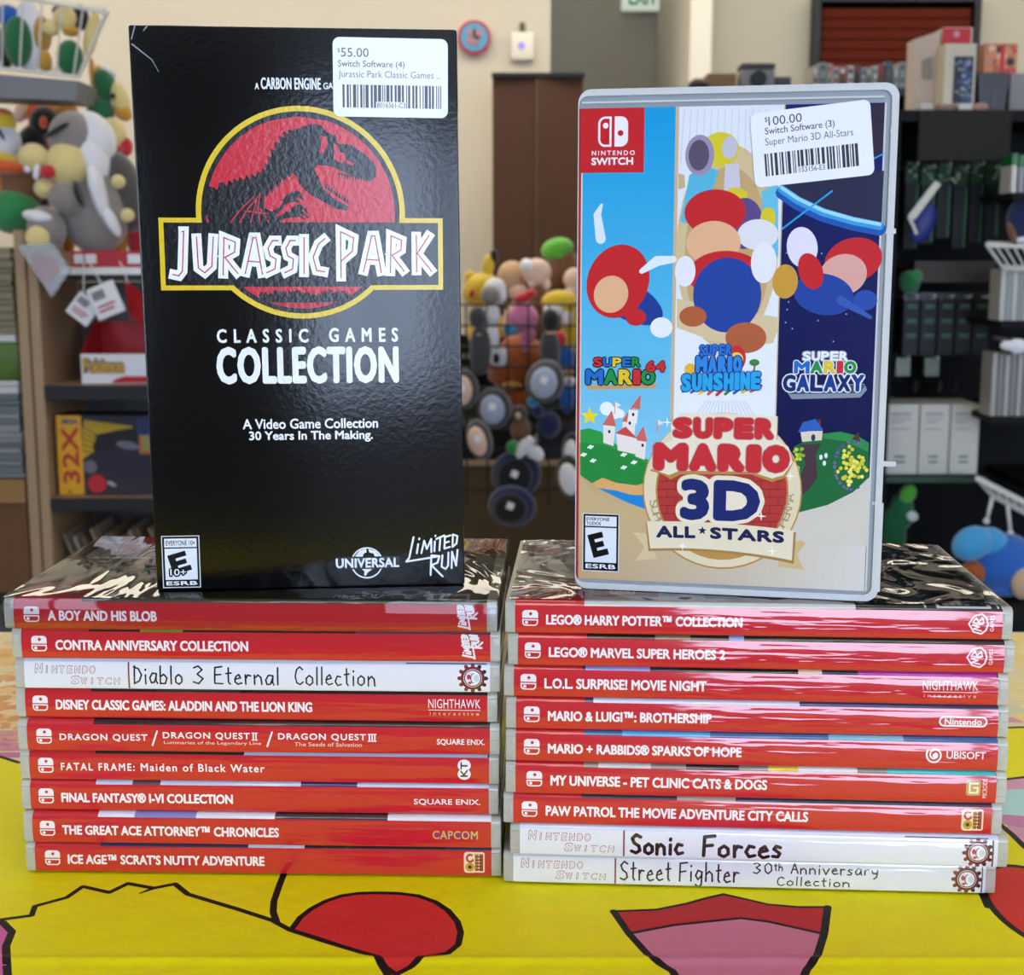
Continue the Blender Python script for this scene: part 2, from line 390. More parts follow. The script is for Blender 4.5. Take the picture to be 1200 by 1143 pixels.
t = thing('ceiling_light', 'small round lamp added on the ceiling to brighten the grey recess', 'ceiling light', ((xc+xp0)/2, YB+.6, CEIL))  # added lamp, lifts the otherwise dim recess wall
b = NB(); cyl(b, ((xc+xp0)/2, YB+.6, CEIL-.03), ((xc+xp0)/2, YB+.6, CEIL-.002), .15, seg=28); link('diffuser', b, m_tro2, t, 30)
b = NB(); cyl(b, ((xc+xp0)/2, YB+.6, CEIL-.016), ((xc+xp0)/2, YB+.6, CEIL-.001), .17, seg=28); link('frame', b, WHITEM, t, 30)

# ------------------------------------------------------------------ table and printed cloth
TX0, TX1, TY0, TY1 = -.62, .62, -.20, .329
t = thing('folding_table', 'table standing under the printed yellow cloth', 'table', (0, 0, FZ))
b = NB(); box(b, TX0+.004, TX1-.004, TY0+.004, TY1-.004, -.034, -.0025, .003); link('tabletop', b, mat('table_laminate', '#8d8578', .5), t)
for sx in (TX0+.06, TX1-.06):
    for sy in (TY0+.06, TY1-.06):
        b = NB(); cyl(b, (sx, sy, FZ), (sx, sy, -.034), .014); link('leg', b, BLACKM, t)
P = lambda x, y: tuple(onz(x, y, 0)[:2])
A = Art(); YEL = '#f3e700'; BK = '#17100c'
A.rect(TX0, TY0, TX1, TY1, YEL)
def pp(L): return [P(x, y) for x, y in L]
edge = [(-.62, P(0, 884)[1]+.02)]+pp([(0, 886), (22, 893), (80, 880), (300, 845), (600, 838), (900, 850), (1100, 856), (1187, 852), (1212, 851)])+[(.62, P(1200, 850)[1])]
A.poly(edge+[(TX1, TY1), (TX0, TY1)], '#ead9a6')
def blot(x, y, rx, ry, c, rot=0): u, v = P(x, y); A.ellipse(u, v, rx, ry, c, rot=rot, n=28)
for x, y, rx, ry, c in ((-20, 770, .05, .018, '#f1c077'), (10, 800, .03, .012, '#f6e3bd'), (2, 826, .04, .010, '#e9a765'), (16, 846, .024, .008, '#f0cf9c'),
                        (-5, 862, .03, .008, '#dda08c'), (8, 874, .022, .006, '#d987a6'), (14, 884, .014, .0035, '#cf78a8'), (1200, 760, .05, .03, '#f0d684'),
                        (1200, 806, .03, .016, '#ecdca0'), (1196, 830, .02, .006, '#d9d8b4'), (1198, 843, .016, .004, '#e59ab0')):
    blot(x, y, rx, ry, c)
rr_ = random.Random(31)
for i in range(70):
    x, y = rr_.uniform(-25, 24), rr_.uniform(748, 880); blot(x, y, rr_.uniform(.002, .007), rr_.uniform(.002, .006), rr_.choice(('#e6b06c', '#f2d9a8', '#efc88c', '#e0a06a') if y < 850 else ('#d99aa0', '#cf7fa6', '#e3a88c')), rr_.uniform(-30, 30))
for i in range(30):
    x, y = rr_.uniform(1190, 1215), rr_.uniform(750, 846); blot(x, y, rr_.uniform(.003, .008), rr_.uniform(.003, .007), rr_.choice(('#f0d890', '#ecdca0', '#f3dfa6')), rr_.uniform(-30, 30))
A.stroke(edge, .0022, BK)
A.poly(pp([(1180, 912), (1200, 910)])+[(TX1, P(1200, 908)[1]), (TX1, P(1200, 990)[1]-.03)]+pp([(1200, 991), (1180, 972)]), '#dd9fbb')
blot(1206, 942, .022, .016, '#b8dfdd', 20); blot(1197, 962, .012, .006, '#cf86ad', -20)
A.stroke(pp([(1175, 913), (1200, 910)])+[(TX1, P(1200, 908)[1])], .0022, BK)
A.stroke(pp([(1170, 964), (1186, 977), (1200, 991), (1215, 1003)]), .0026, BK)
# rounded red spot at the right edge
c0 = P(1222, 1062); rx = c0[0]-P(1158, 1062)[0]
A.ellipse(c0[0], c0[1], rx, .034, BK); A.ellipse(c0[0], c0[1], rx-.0025, .0317, '#dc2e22')
A.stroke(pp([(1157, 1062), (1150, 1046), (1164, 1026)]), .002, BK)
# pink corner and zig-zag contour on the left
A.poly(pp([(-60, 1085), (0, 1080), (13, 1091), (7, 1120), (10, 1160), (-70, 1160)]), '#d868a6')
A.stroke(pp([(-10, 1083), (3, 1080), (14, 1091), (7, 1108), (8, 1130), (10, 1165)]), .0026, BK)
wig = [(-30, 1080), (0, 1077), (37, 1072), (41, 1061), (78, 1051), (97, 1038), (128, 1045), (150, 1034.5), (180, 1040), (205, 1035), (220, 1047), (280, 1065), (320, 1078), (340, 1089), (380, 1102), (440, 1120), (455, 1143), (475, 1165)]
A.stroke(pp(wig), [.002]*6+[.0022]*12, BK); A.stroke(pp([(164, 1046), (180, 1040)]), [.0008, .002], BK)
A.stroke(pp([(336, 1015), (328, 1035), (321, 1055), (320, 1068), (324, 1079)]), .0024, BK)
spot = pp([(341, 1089), (352, 1074), (365, 1064), (382, 1055), (400, 1049), (420, 1046), (440, 1045.5), (466, 1046), (490, 1049), (510, 1056), (525, 1066), (536, 1079), (540, 1092), (537, 1106), (525, 1116), (495, 1122), (480, 1133), (464, 1141), (452, 1133), (440, 1120), (400, 1108), (370, 1098)])
A.poly(spot, '#dc3330'); A.stroke(spot, .0022, BK, True)
# red and pink petal shape in front of the right-hand stack
A.poly(pp([(720, 1067), (770, 1065), (805, 1058), (830, 1051), (848, 1047), (870, 1052), (900, 1059), (935, 1062), (970, 1062), (963, 1094), (738, 1094)]), '#c3292a')
A.poly(pp([(738, 1093), (790, 1083), (868, 1075), (900, 1079), (963, 1093), (957, 1122), (944, 1143), (935, 1170), (810, 1170), (790, 1143), (765, 1124)]), '#d27c93')
A.stroke(pp([(737, 1093), (790, 1083), (868, 1075), (900, 1079), (963, 1093)]), .0016, BK)
A.stroke(pp([(720, 1067), (770, 1065), (805, 1058), (830, 1051), (848, 1047), (870, 1052), (900, 1059), (935, 1062), (970, 1062)]), .0014, BK)
A.stroke(pp([(719, 1067), (737, 1093), (765, 1124), (788, 1137), (812, 1175)]), .0026, BK)
A.stroke(pp([(970, 1062), (966, 1093), (957, 1122), (945, 1136), (930, 1175)]), .0026, BK)
crv = P(600, 1124)[1]
def clothz(u, v): return .0009*math.exp(-((v-crv-.01*u)/.0022)**2)
cuts = [crv+d for d in (-.006, -.004, -.0028, -.0018, -.0009, 0, .0009, .0018, .0028, .004, .006)]
b = A.bm(lambda u, v, w_: V((u, v, w_-.0004+clothz(0, v))), eps=3e-6, cuts=cuts)
# hanging sides of the cloth
lay = b.loops.layers.float_color['Col']
for q in ([(TX0, TY0), (TX1, TY0)], [(TX1, TY0), (TX1, TY1)], [(TX1, TY1), (TX0, TY1)], [(TX0, TY1), (TX0, TY0)]):
    n = 24; prev = None
    for i in range(n+1):
        u = q[0][0]+(q[1][0]-q[0][0])*i/n; v = q[0][1]+(q[1][1]-q[0][1])*i/n
        d = V((q[1][1]-q[0][1], -(q[1][0]-q[0][0]), 0)).normalized()*(.006+.006*math.sin(i*1.9))
        cur = (b.verts.new((u, v, -.0004)), b.verts.new((u+d.x*.5, v+d.y*.5, -.1)), b.verts.new((u+d.x, v+d.y, -.3)))
        if prev:
            for j in (0, 1):
                f = b.faces.new((prev[j], prev[j+1], cur[j+1], cur[j]))
                for lp in f.loops: lp[lay] = col(YEL)
        prev = cur
tag(link('tablecloth', b, mat('printed_cloth', rough=.6, attr=True, bump=.10, bscale=55, bdetail=3, spec=.2), None, 60),
    'bright yellow cloth printed with red spots and black contour lines covering the table', 'tablecloth')
# ------------------------------------------------------------------ game cases
CU, CDp, CT, PITCHZ, Z0 = .170, .105, .0111, .0113, .0004
SU0, SU1 = .0035, .1665                                       # printed sheet inside the plastic ends
def film_mat(name, sx, sy, sz, bump, rough=.3, ior=1.85):
    """printed paper under a slightly wavy glossy film"""
    m = mat(name, rough=rough, coat=1.0, coat_rough=.06, attr=True)
    m.node_tree.nodes['Principled BSDF'].inputs['Coat IOR'].default_value = ior; m.node_tree.nodes['Principled BSDF'].inputs['Specular IOR Level'].default_value = .15
    n = m.node_tree.nodes; l = m.node_tree.links; p = n['Principled BSDF']
    tc = n.new('ShaderNodeTexCoord'); mp = n.new('ShaderNodeMapping'); mp.inputs['Scale'].default_value = (sx, sy, sz)
    nz = n.new('ShaderNodeTexNoise'); nz.inputs['Scale'].default_value = 1; nz.inputs['Detail'].default_value = 2.5
    bp = n.new('ShaderNodeBump'); bp.inputs['Strength'].default_value = bump; bp.inputs['Distance'].default_value = .002
    l.new(tc.outputs['Object'], mp.inputs[0]); l.new(mp.outputs[0], nz.inputs['Vector']); l.new(nz.outputs['Fac'], bp.inputs['Height'])
    l.new(bp.outputs[0], p.inputs['Coat Normal'])
    return m
M_SPINE = film_mat('sleeve_print', 22, 60, 260, .28)
M_COVER = film_mat('front_cover_print', 25, 25, 25, .06, .3, 1.42)
def plastic(name, c, a, rough):
    m = bpy.data.materials.new(name); m.use_nodes = True; n = m.node_tree.nodes; l = m.node_tree.links
    p = n['Principled BSDF']; p.inputs['Base Color'].default_value = col(c); p.inputs['Roughness'].default_value = rough
    p.inputs['Coat Weight'].default_value = .6; p.inputs['Coat Roughness'].default_value = .1
    t = n.new('ShaderNodeBsdfTransparent'); t.inputs[0].default_value = col('#e9ebea'); mx = n.new('ShaderNodeMixShader')
    mx.inputs[0].default_value = a
    l.new(t.outputs[0], mx.inputs[1]); l.new(p.outputs[0], mx.inputs[2]); l.new(mx.outputs[0], n['Material Output'].inputs[0])
    return m
M_PLAST = plastic('frosted_plastic', '#d3cfc2', .72, .3)
M_PLAST2 = plastic('clear_rim_plastic', '#e6e7e7', .78, .25)
def film(name, amp, scale, rough=.03, ior=1.45, tint='#ffffff'):
    """clear wrinkled wrap: see-through, mirror-like at grazing angles"""
    m = bpy.data.materials.new(name); m.use_nodes = True; n = m.node_tree.nodes; l = m.node_tree.links
    g = n.new('ShaderNodeBsdfGlossy'); g.inputs['Roughness'].default_value = rough
    t = n.new('ShaderNodeBsdfTransparent'); t.inputs[0].default_value = col(tint); mx = n.new('ShaderNodeMixShader'); fr = n.new('ShaderNodeFresnel'); fr.inputs[0].default_value = ior
    tc = n.new('ShaderNodeTexCoord'); mp = n.new('ShaderNodeMapping'); mp.inputs['Scale'].default_value = scale; mp.inputs['Rotation'].default_value = (0, 0, .5)
    nz = n.new('ShaderNodeTexNoise'); nz.inputs['Scale'].default_value = 1; nz.inputs['Detail'].default_value = 2; nz.inputs['Distortion'].default_value = .8
    bp = n.new('ShaderNodeBump'); bp.inputs['Strength'].default_value = amp; bp.inputs['Distance'].default_value = .004
    l.new(tc.outputs['Object'], mp.inputs[0]); l.new(mp.outputs[0], nz.inputs['Vector']); l.new(nz.outputs['Fac'], bp.inputs['Height'])
    l.new(bp.outputs[0], g.inputs['Normal']); l.new(bp.outputs[0], fr.inputs['Normal'])
    l.new(fr.outputs[0], mx.inputs[0]); l.new(t.outputs[0], mx.inputs[1]); l.new(g.outputs[0], mx.inputs[2]); l.new(mx.outputs[0], n['Material Output'].inputs[0])
    return m
M_WRAP = film('shrink_wrap_film', .9, (48, 14, 60), .03, 1.8)
M_WRAP2 = film('taut_wrap_film', .06, (20, 20, 20))
M_SLEEVE = film('loose_sleeve_film', 2.0, (34, 22, 36), .03, 1.8)

# the bent line a sleeve follows: bottom corner, slightly bulging spine, top corner, flat front
R1, R2, BUL = .0007, .0024, .00026
PATH = [(R1+R1*math.cos(math.radians(a)), R1+R1*math.sin(math.radians(a))) for a in (270, 240, 210, 180)]
PATH += [(-BUL*4*s*(1-s), R1+(CT-R1-R2)*s) for s in (.125, .25, .375, .5, .625, .75, .875)]
PATH += [(R2+R2*math.cos(math.radians(a)), CT-R2+R2*math.sin(math.radians(a))) for a in (180, 167, 155, 140, 124, 107, 90)]
PATH += [(CDp-.003, CT)]
ARC = [0]
for p0, p1 in zip(PATH, PATH[1:]): ARC.append(ARC[-1]+math.hypot(p1[0]-p0[0], p1[1]-p0[1]))
VS = ARC[-6]                                                  # where spine print gives way to front print
VTOP = ARC[-2]; VEND = ARC[-1]
def bent(v):
    for i in range(len(ARC)-1):
        if v <= ARC[i+1] or i == len(ARC)-2:
            t = (v-ARC[i])/(ARC[i+1]-ARC[i]); a, c = PATH[i], PATH[i+1]
            dx, dz = c[0]-a[0], c[1]-a[1]; L = math.hypot(dx, dz)
            return a[0]+dx*t, a[1]+dz*t, -dz/L, dx/L
def vz(z):                                                    # arc position of a height on the spine
    for i in range(len(ARC)-1):
        if PATH[i+1][1] >= z: return ARC[i]+(z-PATH[i][1])/(PATH[i+1][1]-PATH[i][1])*(ARC[i+1]-ARC[i])
RED = '#c9202c'
def shell(mtx, name, root, m, rim=False):
    b = NB(); e = .00012
    pts = [(e+d if d < .05 else d, min(max(z, e), CT-e)) for d, z in PATH[:-1]]+[(CDp-.001, CT-e), (CDp, CT-.001), (CDp, .001), (CDp-.001, e)]
    prism(b, [(0, d, z) for d, z in pts], (CU, 0, 0)); fixn(b)
    es = [x for x in b.edges if abs(x.verts[0].co.x-x.verts[1].co.x) < 1e-7]
    bmesh.ops.bevel(b, geom=es, offset=.0012, segments=2, affect='EDGES', profile=.5, clamp_overlap=True)
    for u in (.0004, CU-.0032):                               # moulded hinge ribs at both ends
        for z, h in ((.0022, .0004), (.0052, .0004), (.0083, .0005)): box(b, u, u+.0028, -.00022, .002, z, z+h, 0)
        box(b, u+(.0022 if u < .01 else 0), u+(.0028 if u < .01 else .0006), -.00018, .002, .002, .0088)
    bmesh.ops.transform(b, matrix=mtx, verts=b.verts)
    return link(name, b, m, root, 30)
def make_case(mtx, root, A, cover='#14110f', banner=True, deco=None, off=.00003):
    """shell + printed sleeve; A carries spine lettering in (u, arc)"""
    shell(mtx, 'case_shell', root, M_PLAST)
    B = Art(); white = A['white'] if 'white' in A else False
    B.rect(SU0, ARC[1], SU1, VS, '#e9e8ee' if white else RED)
    B.rect(SU0, VS, SU1, VEND, cover)
    if banner: B.rect(SU0, VS, SU0+.0235, VTOP+.0225, RED)
    for u0, u1, c in deco or (): B.rect(u0, VS, u1, VTOP+.004, c)
    A['draw'](B)
    def fn(u, v, w_):
        d, z, nd, nz = bent(v); return mtx @ V((u, d+nd*(w_+off), z+nz*(w_+off)))
    b = B.bm(fn, cuts=ARC[1:-1])
    return link('cover_sleeve', b, M_SPINE, root, 'all')

def spine_icon(B, u, c='#f2ecec', s=1.):
    """console mark turned sideways: filled half above, outlined half below"""
    w_, v0, vm, v1 = .0054*s, vz(.0026), vz(.0052), vz(.0081)
    B.rrect(u, vm+.0002, u+w_, v1, .0013, c); B.rect(u, vm+.0002, u+w_, vm+.0012, c)
    B.ellipse(u+w_*.53, (vm+v1)/2+.0002, .00055, .00055, RED)
    B.rrect(u, v0, u+w_, vm-.0002, .0013, c); B.rect(u, vm-.0012, u+w_, vm-.0002, c)
    B.rrect(u+.00045, v0+.00045, u+w_-.00045, vm-.00065, .0009, RED); B.rect(u+.00045, vm-.0014, u+w_-.00045, vm-.00065, RED)
    B.ellipse(u+w_*.27, (v0+vm)/2-.0001, .00055, .00055, c)
class Spine:
    """pixel measurements along one spine -> distance along that spine"""
    def __init__(s, o, yaw, yrow): s.o = o; s.a = V((math.cos(yaw), math.sin(yaw), 0)); s.n = V((math.sin(yaw), -math.cos(yaw), 0)); s.y = yrow
    def u(s, x): return (onplane(x, s.y+(x-600)*.008, s.o, s.n)-s.o).dot(s.a)
W_ = '#f6eff0'
TV0, TV1 = .0031, .0068                                       # text height band on a spine
def title(B, sp, s, x0, x1, v0=TV0, v1=TV1, bold=.034, c=W_, space=1.):
    B.text(s, sp.u(x0), vz(v0), sp.u(x1), vz(v1), c, bold, 0, space)
def lr_logo(B, u0, u1, v0, v1, c=W_):
    """brush-lettered two-word mark, turned sideways"""
    T = Art(); brush(T, 0, 0, 1, 1, .085, c)
    for vs, fs, cc, k in T.P: B.P.append(([(u0+(1-y)*(u1-u0), v0+x*(v1-v0)) for x, y in vs], fs, cc, B.n+k))
    B.n += T.n
def brush(T, x0, y0, x1, y1, wd, c):
    f = lambda L: [(x0+(x1-x0)*x, y0+(y1-y0)*y) for x, y in L]
    q = min(x1-x0, y1-y0)*wd
    for L in ([(.15, .95), (.06, .45), (.0, .36), (.62, .47)], [(.24, .78), (.21, .56)], [(.26, .9), (.265, .92)], [(.3, .56), (.36, .86), (.41, .66), (.5, .9), (.5, .58)],
              [(.57, .84), (.56, .6)], [(.58, .97), (.585, .98)], [(.6, .9), (.76, .98)], [(.68, .94), (.66, .62)], [(.88, .98), (.77, .94), (.76, .66), (.87, .7)], [(.77, .8), (.85, .83)],
              [(.92, .7), (.93, 1), (1.02, .96), (1.0, .78), (.92, .7)],
              [(.48, .02), (.5, .5), (.66, .48), (.62, .32), (.5, .26), (.72, -.02)], [(.72, .5), (.7, .22), (.78, .16), (.83, .24), (.84, .56)], [(.9, .18), (.91, .58), (.99, .24), (1.02, .62)]):
        T.stroke(f(L), q, c)
def nighthawk(B, sp, x0, x1):
    u0, u1 = sp.u(x0), sp.u(x1)
    B.text('NIGHTHAWK', u0, vz(.0052), u1, vz(.0084), W_, .0, 0, 1.05); B.rect(u0, vz(.0044), u1, vz(.0046), W_)
    B.text('interactive', u0+.0005, vz(.0026), u1-.0005, vz(.0038), '#f0b8a0', .01, 0, 1.6)
def square_enix(B, sp, x0, x1):
    B.text('SQUARE ENIX.', sp.u(x0), vz(.0034), sp.u(x1), vz(.0058), W_, .012, 0, 1.)
def gear(B, u, v, r):
    """round gear badge with a red-spotted cap and a pale face-less bust"""
    for k in range(12):
        a = k*PI/6; c = '#8c2f33' if 3 <= k <= 9 else '#3a1d1f'
        B.stroke([(u+r*.8*math.cos(a), v+r*.8*math.sin(a)), (u+r*1.02*math.cos(a), v+r*1.02*math.sin(a))], r*.3, c)
    B.ring(u, v, r*.8, r*.8, r*.2, '#6e2b2f'); B.ellipse(u, v, r*.7, r*.7, '#f3eff2'); B.ring(u, v, r*.62, r*.62, r*.09, '#7c2a33')
    B.ellipse(u-r*.28, v, r*.25, r*.5, '#e8e2ec'); B.ellipse(u-r*.3, v+r*.1, r*.14, r*.2, '#c8373c'); B.ellipse(u-r*.22, v-r*.36, r*.14, r*.1, '#c8373c')
    B.ellipse(u+r*.3, v, r*.22, r*.28, '#d9d5e0'); B.ring(u+r*.05, v, r*.2, r*.36, r*.07, '#5d4654', 90, 270)
def og_logo(B, u0, u1, v0, v1):
    """publisher mark turned sideways: yellow ring and curl in a cream outline, beside a small block of type"""
    w_ = u1-u0; h = v1-v0
    B.rrect(u0-.0004, v0-.0004, u0+w_*.58, v1+.0004, .0012, '#f1d9b8'); B.rrect(u0+w_*.4, v0-.0003, u1+.0003, v1+.0003, .0008, '#f1d9b8')
    B.ellipse(u0+w_*.26, v0+h*.26, w_*.24, h*.24, '#c99a3a'); B.ellipse(u0+w_*.26, v0+h*.26, w_*.1, h*.1, '#3b2b22')
    B.ring(u0+w_*.27, v0+h*.73, w_*.17, h*.18, w_*.12, '#c23a52', 60, 330)
    B.rect(u0+w_*.52, v0+h*.04, u0+w_*.72, v0+h*.94, '#b4793c'); B.rect(u0+w_*.76, v0+h*.04, u0+w_*.97, v0+h*.94, '#a33b3b')
    for k in range(5): B.rect(u0+w_*.55, v0+h*(.1+.17*k), u0+w_*.93, v0+h*(.16+.17*k), '#5a2b2a')
def vtext(B, s, u0, v0, u1, v1, c, bold=.01):                 # reads upwards along the stack
    B.textq(s, (u1, v0), (0, v1-v0), (-(u1-u0), 0), c, bold)
def wb_logo(B, sp, x0, x1):
    u0, u1 = sp.u(x0), sp.u(x1); um, vm = (u0+u1)/2, vz(.0055); w_ = (u1-u0)/2
    T = [(0, -1), (.8, -.45), (1, .35), (.62, .82), (0, 1), (-.62, .82), (-1, .35), (-.8, -.45)]   # shield turned a quarter, tip to the right
    R = lambda L: [(um+y*w_*1.0, vm-x*.0034) for x, y in L]
    B.stroke(R([(-x, y) for x, y in T]), .00055, '#fbe9ee', True)
    for L in ([(-.7, .35), (-.5, -.5), (-.3, .1), (-.12, -.6), (0, .45)], [(.1, -.6), (.1, .55), (.6, .4), (.2, .0), (.62, -.25), (.1, -.6)]):
        B.stroke(R([(-x, y) for x, y in L]), .0005, '#fbe9ee')
    vtext(B, 'GAMES', u1+.0007, vz(.003), u1+.002, vz(.0084), '#fbe9ee')
def nsw(B, sp, xa, xb, xc_, xd, xbar):
    """hand-drawn console name in outlined small capitals, then an upright rule"""
    for s, x0, x1, v0, v1 in (('NINTENDO', xa, xb, .0056, .0091), ('SWITCH', xc_, xd, .0017, .0049)):
        u0, u1 = sp.u(x0), sp.u(x1); n = len(s); ww = (u1-u0)/(n+.25)
        for i, ch in enumerate(s):
            a = u0+ww*(i+(.25 if i else 0)); e = a+ww*(1.1 if i == 0 else .8); top = v1 if i == 0 else v1-.0007
            if ch == 'I': a, e = a+ww*.22, e-ww*.3
            B.text(ch, a, vz(v0), e, vz(top), '#a4484e', .05, .12); B.text(ch, a+.00022, vz(v0+.00022), e-.00022, vz(top-.00022), '#f3eef2', .012, .12)
    u = sp.u(xbar); B.rect(u-.0003, ARC[2], u+.0003, VS, '#8e3c46')

LS = [('A BOY AND HIS BLOB', 28, 56, 184), ('CONTRA ANNIVERSARY COLLECTION', 37, 65, 291), None, ('DISNEY CLASSIC GAMES: ALADDIN AND THE LION KING', 38.5, 65.5, 366),
      ('DQ', 43, 70, 173), ('FATAL', 45, 71.5, 310), ('FINAL FANTASY\u00ae I-VI COLLECTION', 45.5, 72, 273), ('THE GREAT ACE ATTORNEY\u2122 CHRONICLES', 47, 73, 327), ('ICE AGE\u2122 SCRAT\u2019S NUTTY ADVENTURE', 53, 79.5, 310)]
RS = [('LEGO\u00ae HARRY POTTER\u2122 COLLECTION', 612, 640, 870), ('LEGO\u00ae MARVEL SUPER HEROES 2', 615, 643, 850), ('L.O.L. SURPRISE! MOVIE NIGHT', 610, 638, 828), ('MARIO & LUIGI\u2122: BROTHERSHIP', 614, 642, 834),
      ('MARIO + RABBIDS\u00ae SPARKS OF HOPE', 614, 642, 869), ('MY UNIVERSE - PET CLINIC CATS & DOGS', 617, 645, 899), ('PAW PATROL THE MOVIE ADVENTURE CITY CALLS', 611.5, 639.5, 947), None, None]
def left_draw(k, sp):
    def d(B):
        r = LS[k]
        if k == 2:
            nsw(B, sp, 41, 114, 82.5, 142.5, 151)
            B.hand('Diablo', sp.u(157), vz(.0022), sp.u(214), vz(.0085), .0006, '#15131a'); B.hand('3', sp.u(226), vz(.0022), sp.u(239), vz(.0085), .0006, '#15131a')
            B.hand('Eternal', sp.u(251), vz(.0022), sp.u(327), vz(.0083), .0006, '#15131a'); B.hand('Collection', sp.u(346), vz(.0022), sp.u(440), vz(.0085), .00055, '#15131a')
            gear(B, sp.u(554), vz(.0052), .0046); B.rect(sp.u(476), VS+.0003, sp.u(570), VS+.0007, '#3a3f5c'); return
        spine_icon(B, sp.u(r[1]))
        if r[0] == 'DQ':
            title(B, sp, 'DRAGON QUEST', 70, 173, .0036, .0064, .02, space=1.15)
            for x0 in (178.5, 313): B.stroke([(sp.u(x0), vz(.0024)), (sp.u(x0+6), vz(.0076))], .0006, W_)
            title(B, sp, 'DRAGON QUEST', 191, 293, .0046, .0073, .02, space=1.15); title(B, sp, 'DRAGON QUEST', 326, 429, .0046, .0073, .02, space=1.15)
            for x0, n in ((297, 2), (433, 3)):
                u0 = sp.u(x0); ue = u0+.00095*(n-1)
                for i in range(n): B.stroke([(u0+i*.00095, vz(.0047)), (u0+i*.00095, vz(.0072))], .0005, W_)
                for vv in (.0047, .0072): B.stroke([(u0-.0005, vz(vv)), (ue+.0005, vz(vv))], .0003, W_)
            title(B, sp, 'Luminaries of the Legendary Line', 192, 306, .0026, .0041, .004, '#f5cdc0'); title(B, sp, 'The Seeds of Salvation', 345, 424, .0026, .0041, .004, '#f5cdc0')
        elif r[0] == 'FATAL':
            title(B, sp, 'FATAL FRAME:', 71.5, 158, .0036, .0064, .022, space=1.3); title(B, sp, 'Maiden of Black Water', 165, 310, .0036, .0065, .018, space=1.2)
        else: title(B, sp, r[0], r[2], r[3])
        if k in (0, 1): lr_logo(B, sp.u((536, 541)[k]), sp.u((559, 565)[k]), vz(.0012), vz(.0093))
        if k == 3: nighthawk(B, sp, 502, 563)
        if k == 4: square_enix(B, sp, 512, 568)
        if k == 6: square_enix(B, sp, 485, 563)
        if k == 5:
            u = sp.u(544); B.ellipse(u, vz(.0070), .0023, .0021, W_); B.ellipse(u, vz(.0038), .0023, .0021, W_); vtext(B, 'KT', u-.0013, vz(.0028), u+.0012, vz(.0082), '#221a18', .03)
        if k == 7:
            for c, bd in (('#3c4f9c', .075), ('#e9b93c', .015)): B.text('CAPCOM', sp.u(507), vz(.0033), sp.u(560), vz(.0064), c, bd, 0, 1.1)
        if k == 8: og_logo(B, sp.u(545), sp.u(567), vz(.0018), vz(.0088))
    return d
def right_draw(k, sp):
    def d(B):
        r = RS[k]
        if k == 7:
            nsw(B, sp, 619, 694, 661, 722, 731)
            B.hand('Sonic', sp.u(740), vz(.0016), sp.u(800), vz(.0082), .00125, '#121015'); B.hand('Forces', sp.u(824), vz(.0014), sp.u(916), vz(.0086), .00125, '#121015')
            gear(B, sp.u(1146), vz(.0052), .0046); B.rect(sp.u(1060), VS+.0003, sp.u(1158), VS+.0007, '#3a3f5c'); B.rect(sp.u(1162.5), ARC[2], sp.u(1164.5), VS, '#57455c'); return
        if k == 8:
            nsw(B, sp, 610.5, 685, 651, 712, 721)
            B.hand('Street', sp.u(727), vz(.0020), sp.u(786), vz(.0088), .00062, '#15131a'); B.hand('Fighter', sp.u(796), vz(.0020), sp.u(866), vz(.0088), .00062, '#15131a')
            B.hand('30', sp.u(882), vz(.0056), sp.u(905), vz(.0094), .0005, '#15131a'); B.hand('th', sp.u(907), vz(.0068), sp.u(917), vz(.0094), .0004, '#15131a')
            B.hand('Anniversary', sp.u(927), vz(.0058), sp.u(1029), vz(.0094), .0005, '#15131a'); B.hand('Collection', sp.u(911), vz(.0013), sp.u(996), vz(.0045), .00045, '#15131a')
            gear(B, sp.u(1133), vz(.0052), .0046); B.rect(sp.u(1150), ARC[2], sp.u(1151.5), VS, '#57455c'); return
        spine_icon(B, sp.u(r[1])); title(B, sp, r[0], r[2], r[3])
        if k in (0, 1): wb_logo(B, sp, (1135, 1133)[k], (1157.5, 1156)[k])
        if k == 2: nighthawk(B, sp, 1081, 1146)
        if k == 3:
            u0, u1 = sp.u(1100), sp.u(1157); B.rrect(u0, vz(.0036), u1, vz(.0073), .0018, W_); B.rrect(u0+.0006, vz(.0042), u1-.0006, vz(.0067), .0012, '#d2485a'); B.text('Nintendo', u0+.0019, vz(.0043), u1-.0019, vz(.0065), W_, .03)
        if k == 4:
            u, v = sp.u(1095), vz(.0054)
            B.stroke([(u+(.0030-.0000036*a)*math.cos(math.radians(a+150))*(.92), v+(.0030-.0000036*a)*math.sin(math.radians(a+150))) for a in range(0, 640, 14)], .0006, W_); B.ellipse(u+.0002, v-.0002, .0009, .0009, W_)
            B.text('UBISOFT', sp.u(1109), vz(.0042), sp.u(1155), vz(.0068), W_, .015)
        if k == 5:
            u0, u1 = sp.u(1132), sp.u(1149); B.rrect(u0, vz(.0028), u1, vz(.0082), .0008, '#cfa565'); a, c = u0+.0012, u1-.001
            B.stroke([(c, vz(.0071)), (a, vz(.0071)), (a, vz(.0038)), (c, vz(.0038)), (c, vz(.0056)), ((a+c)/2, vz(.0056))], .0006, '#f6ead2'); vtext(B, 'MICROIDS', u1+.0006, vz(.002), u1+.0022, vz(.0088), '#f3c9c6')
        if k == 6: og_logo(B, sp.u(1128), sp.u(1151), vz(.0018), vz(.0088))
    return d
LM = [(19, 736.5, 569, 741.5), (25.5, 771, 575.5, 775.5), (30, 806, 574, 811.5), (29, 840, 573.5, 847), (33, 879, 574, 884.5), (35.5, 913, 573.5, 919), (36.5, 949, 573, 954.5), (39, 986.5, 576, 994), (42, 1021.5, 576, 1026.5)]
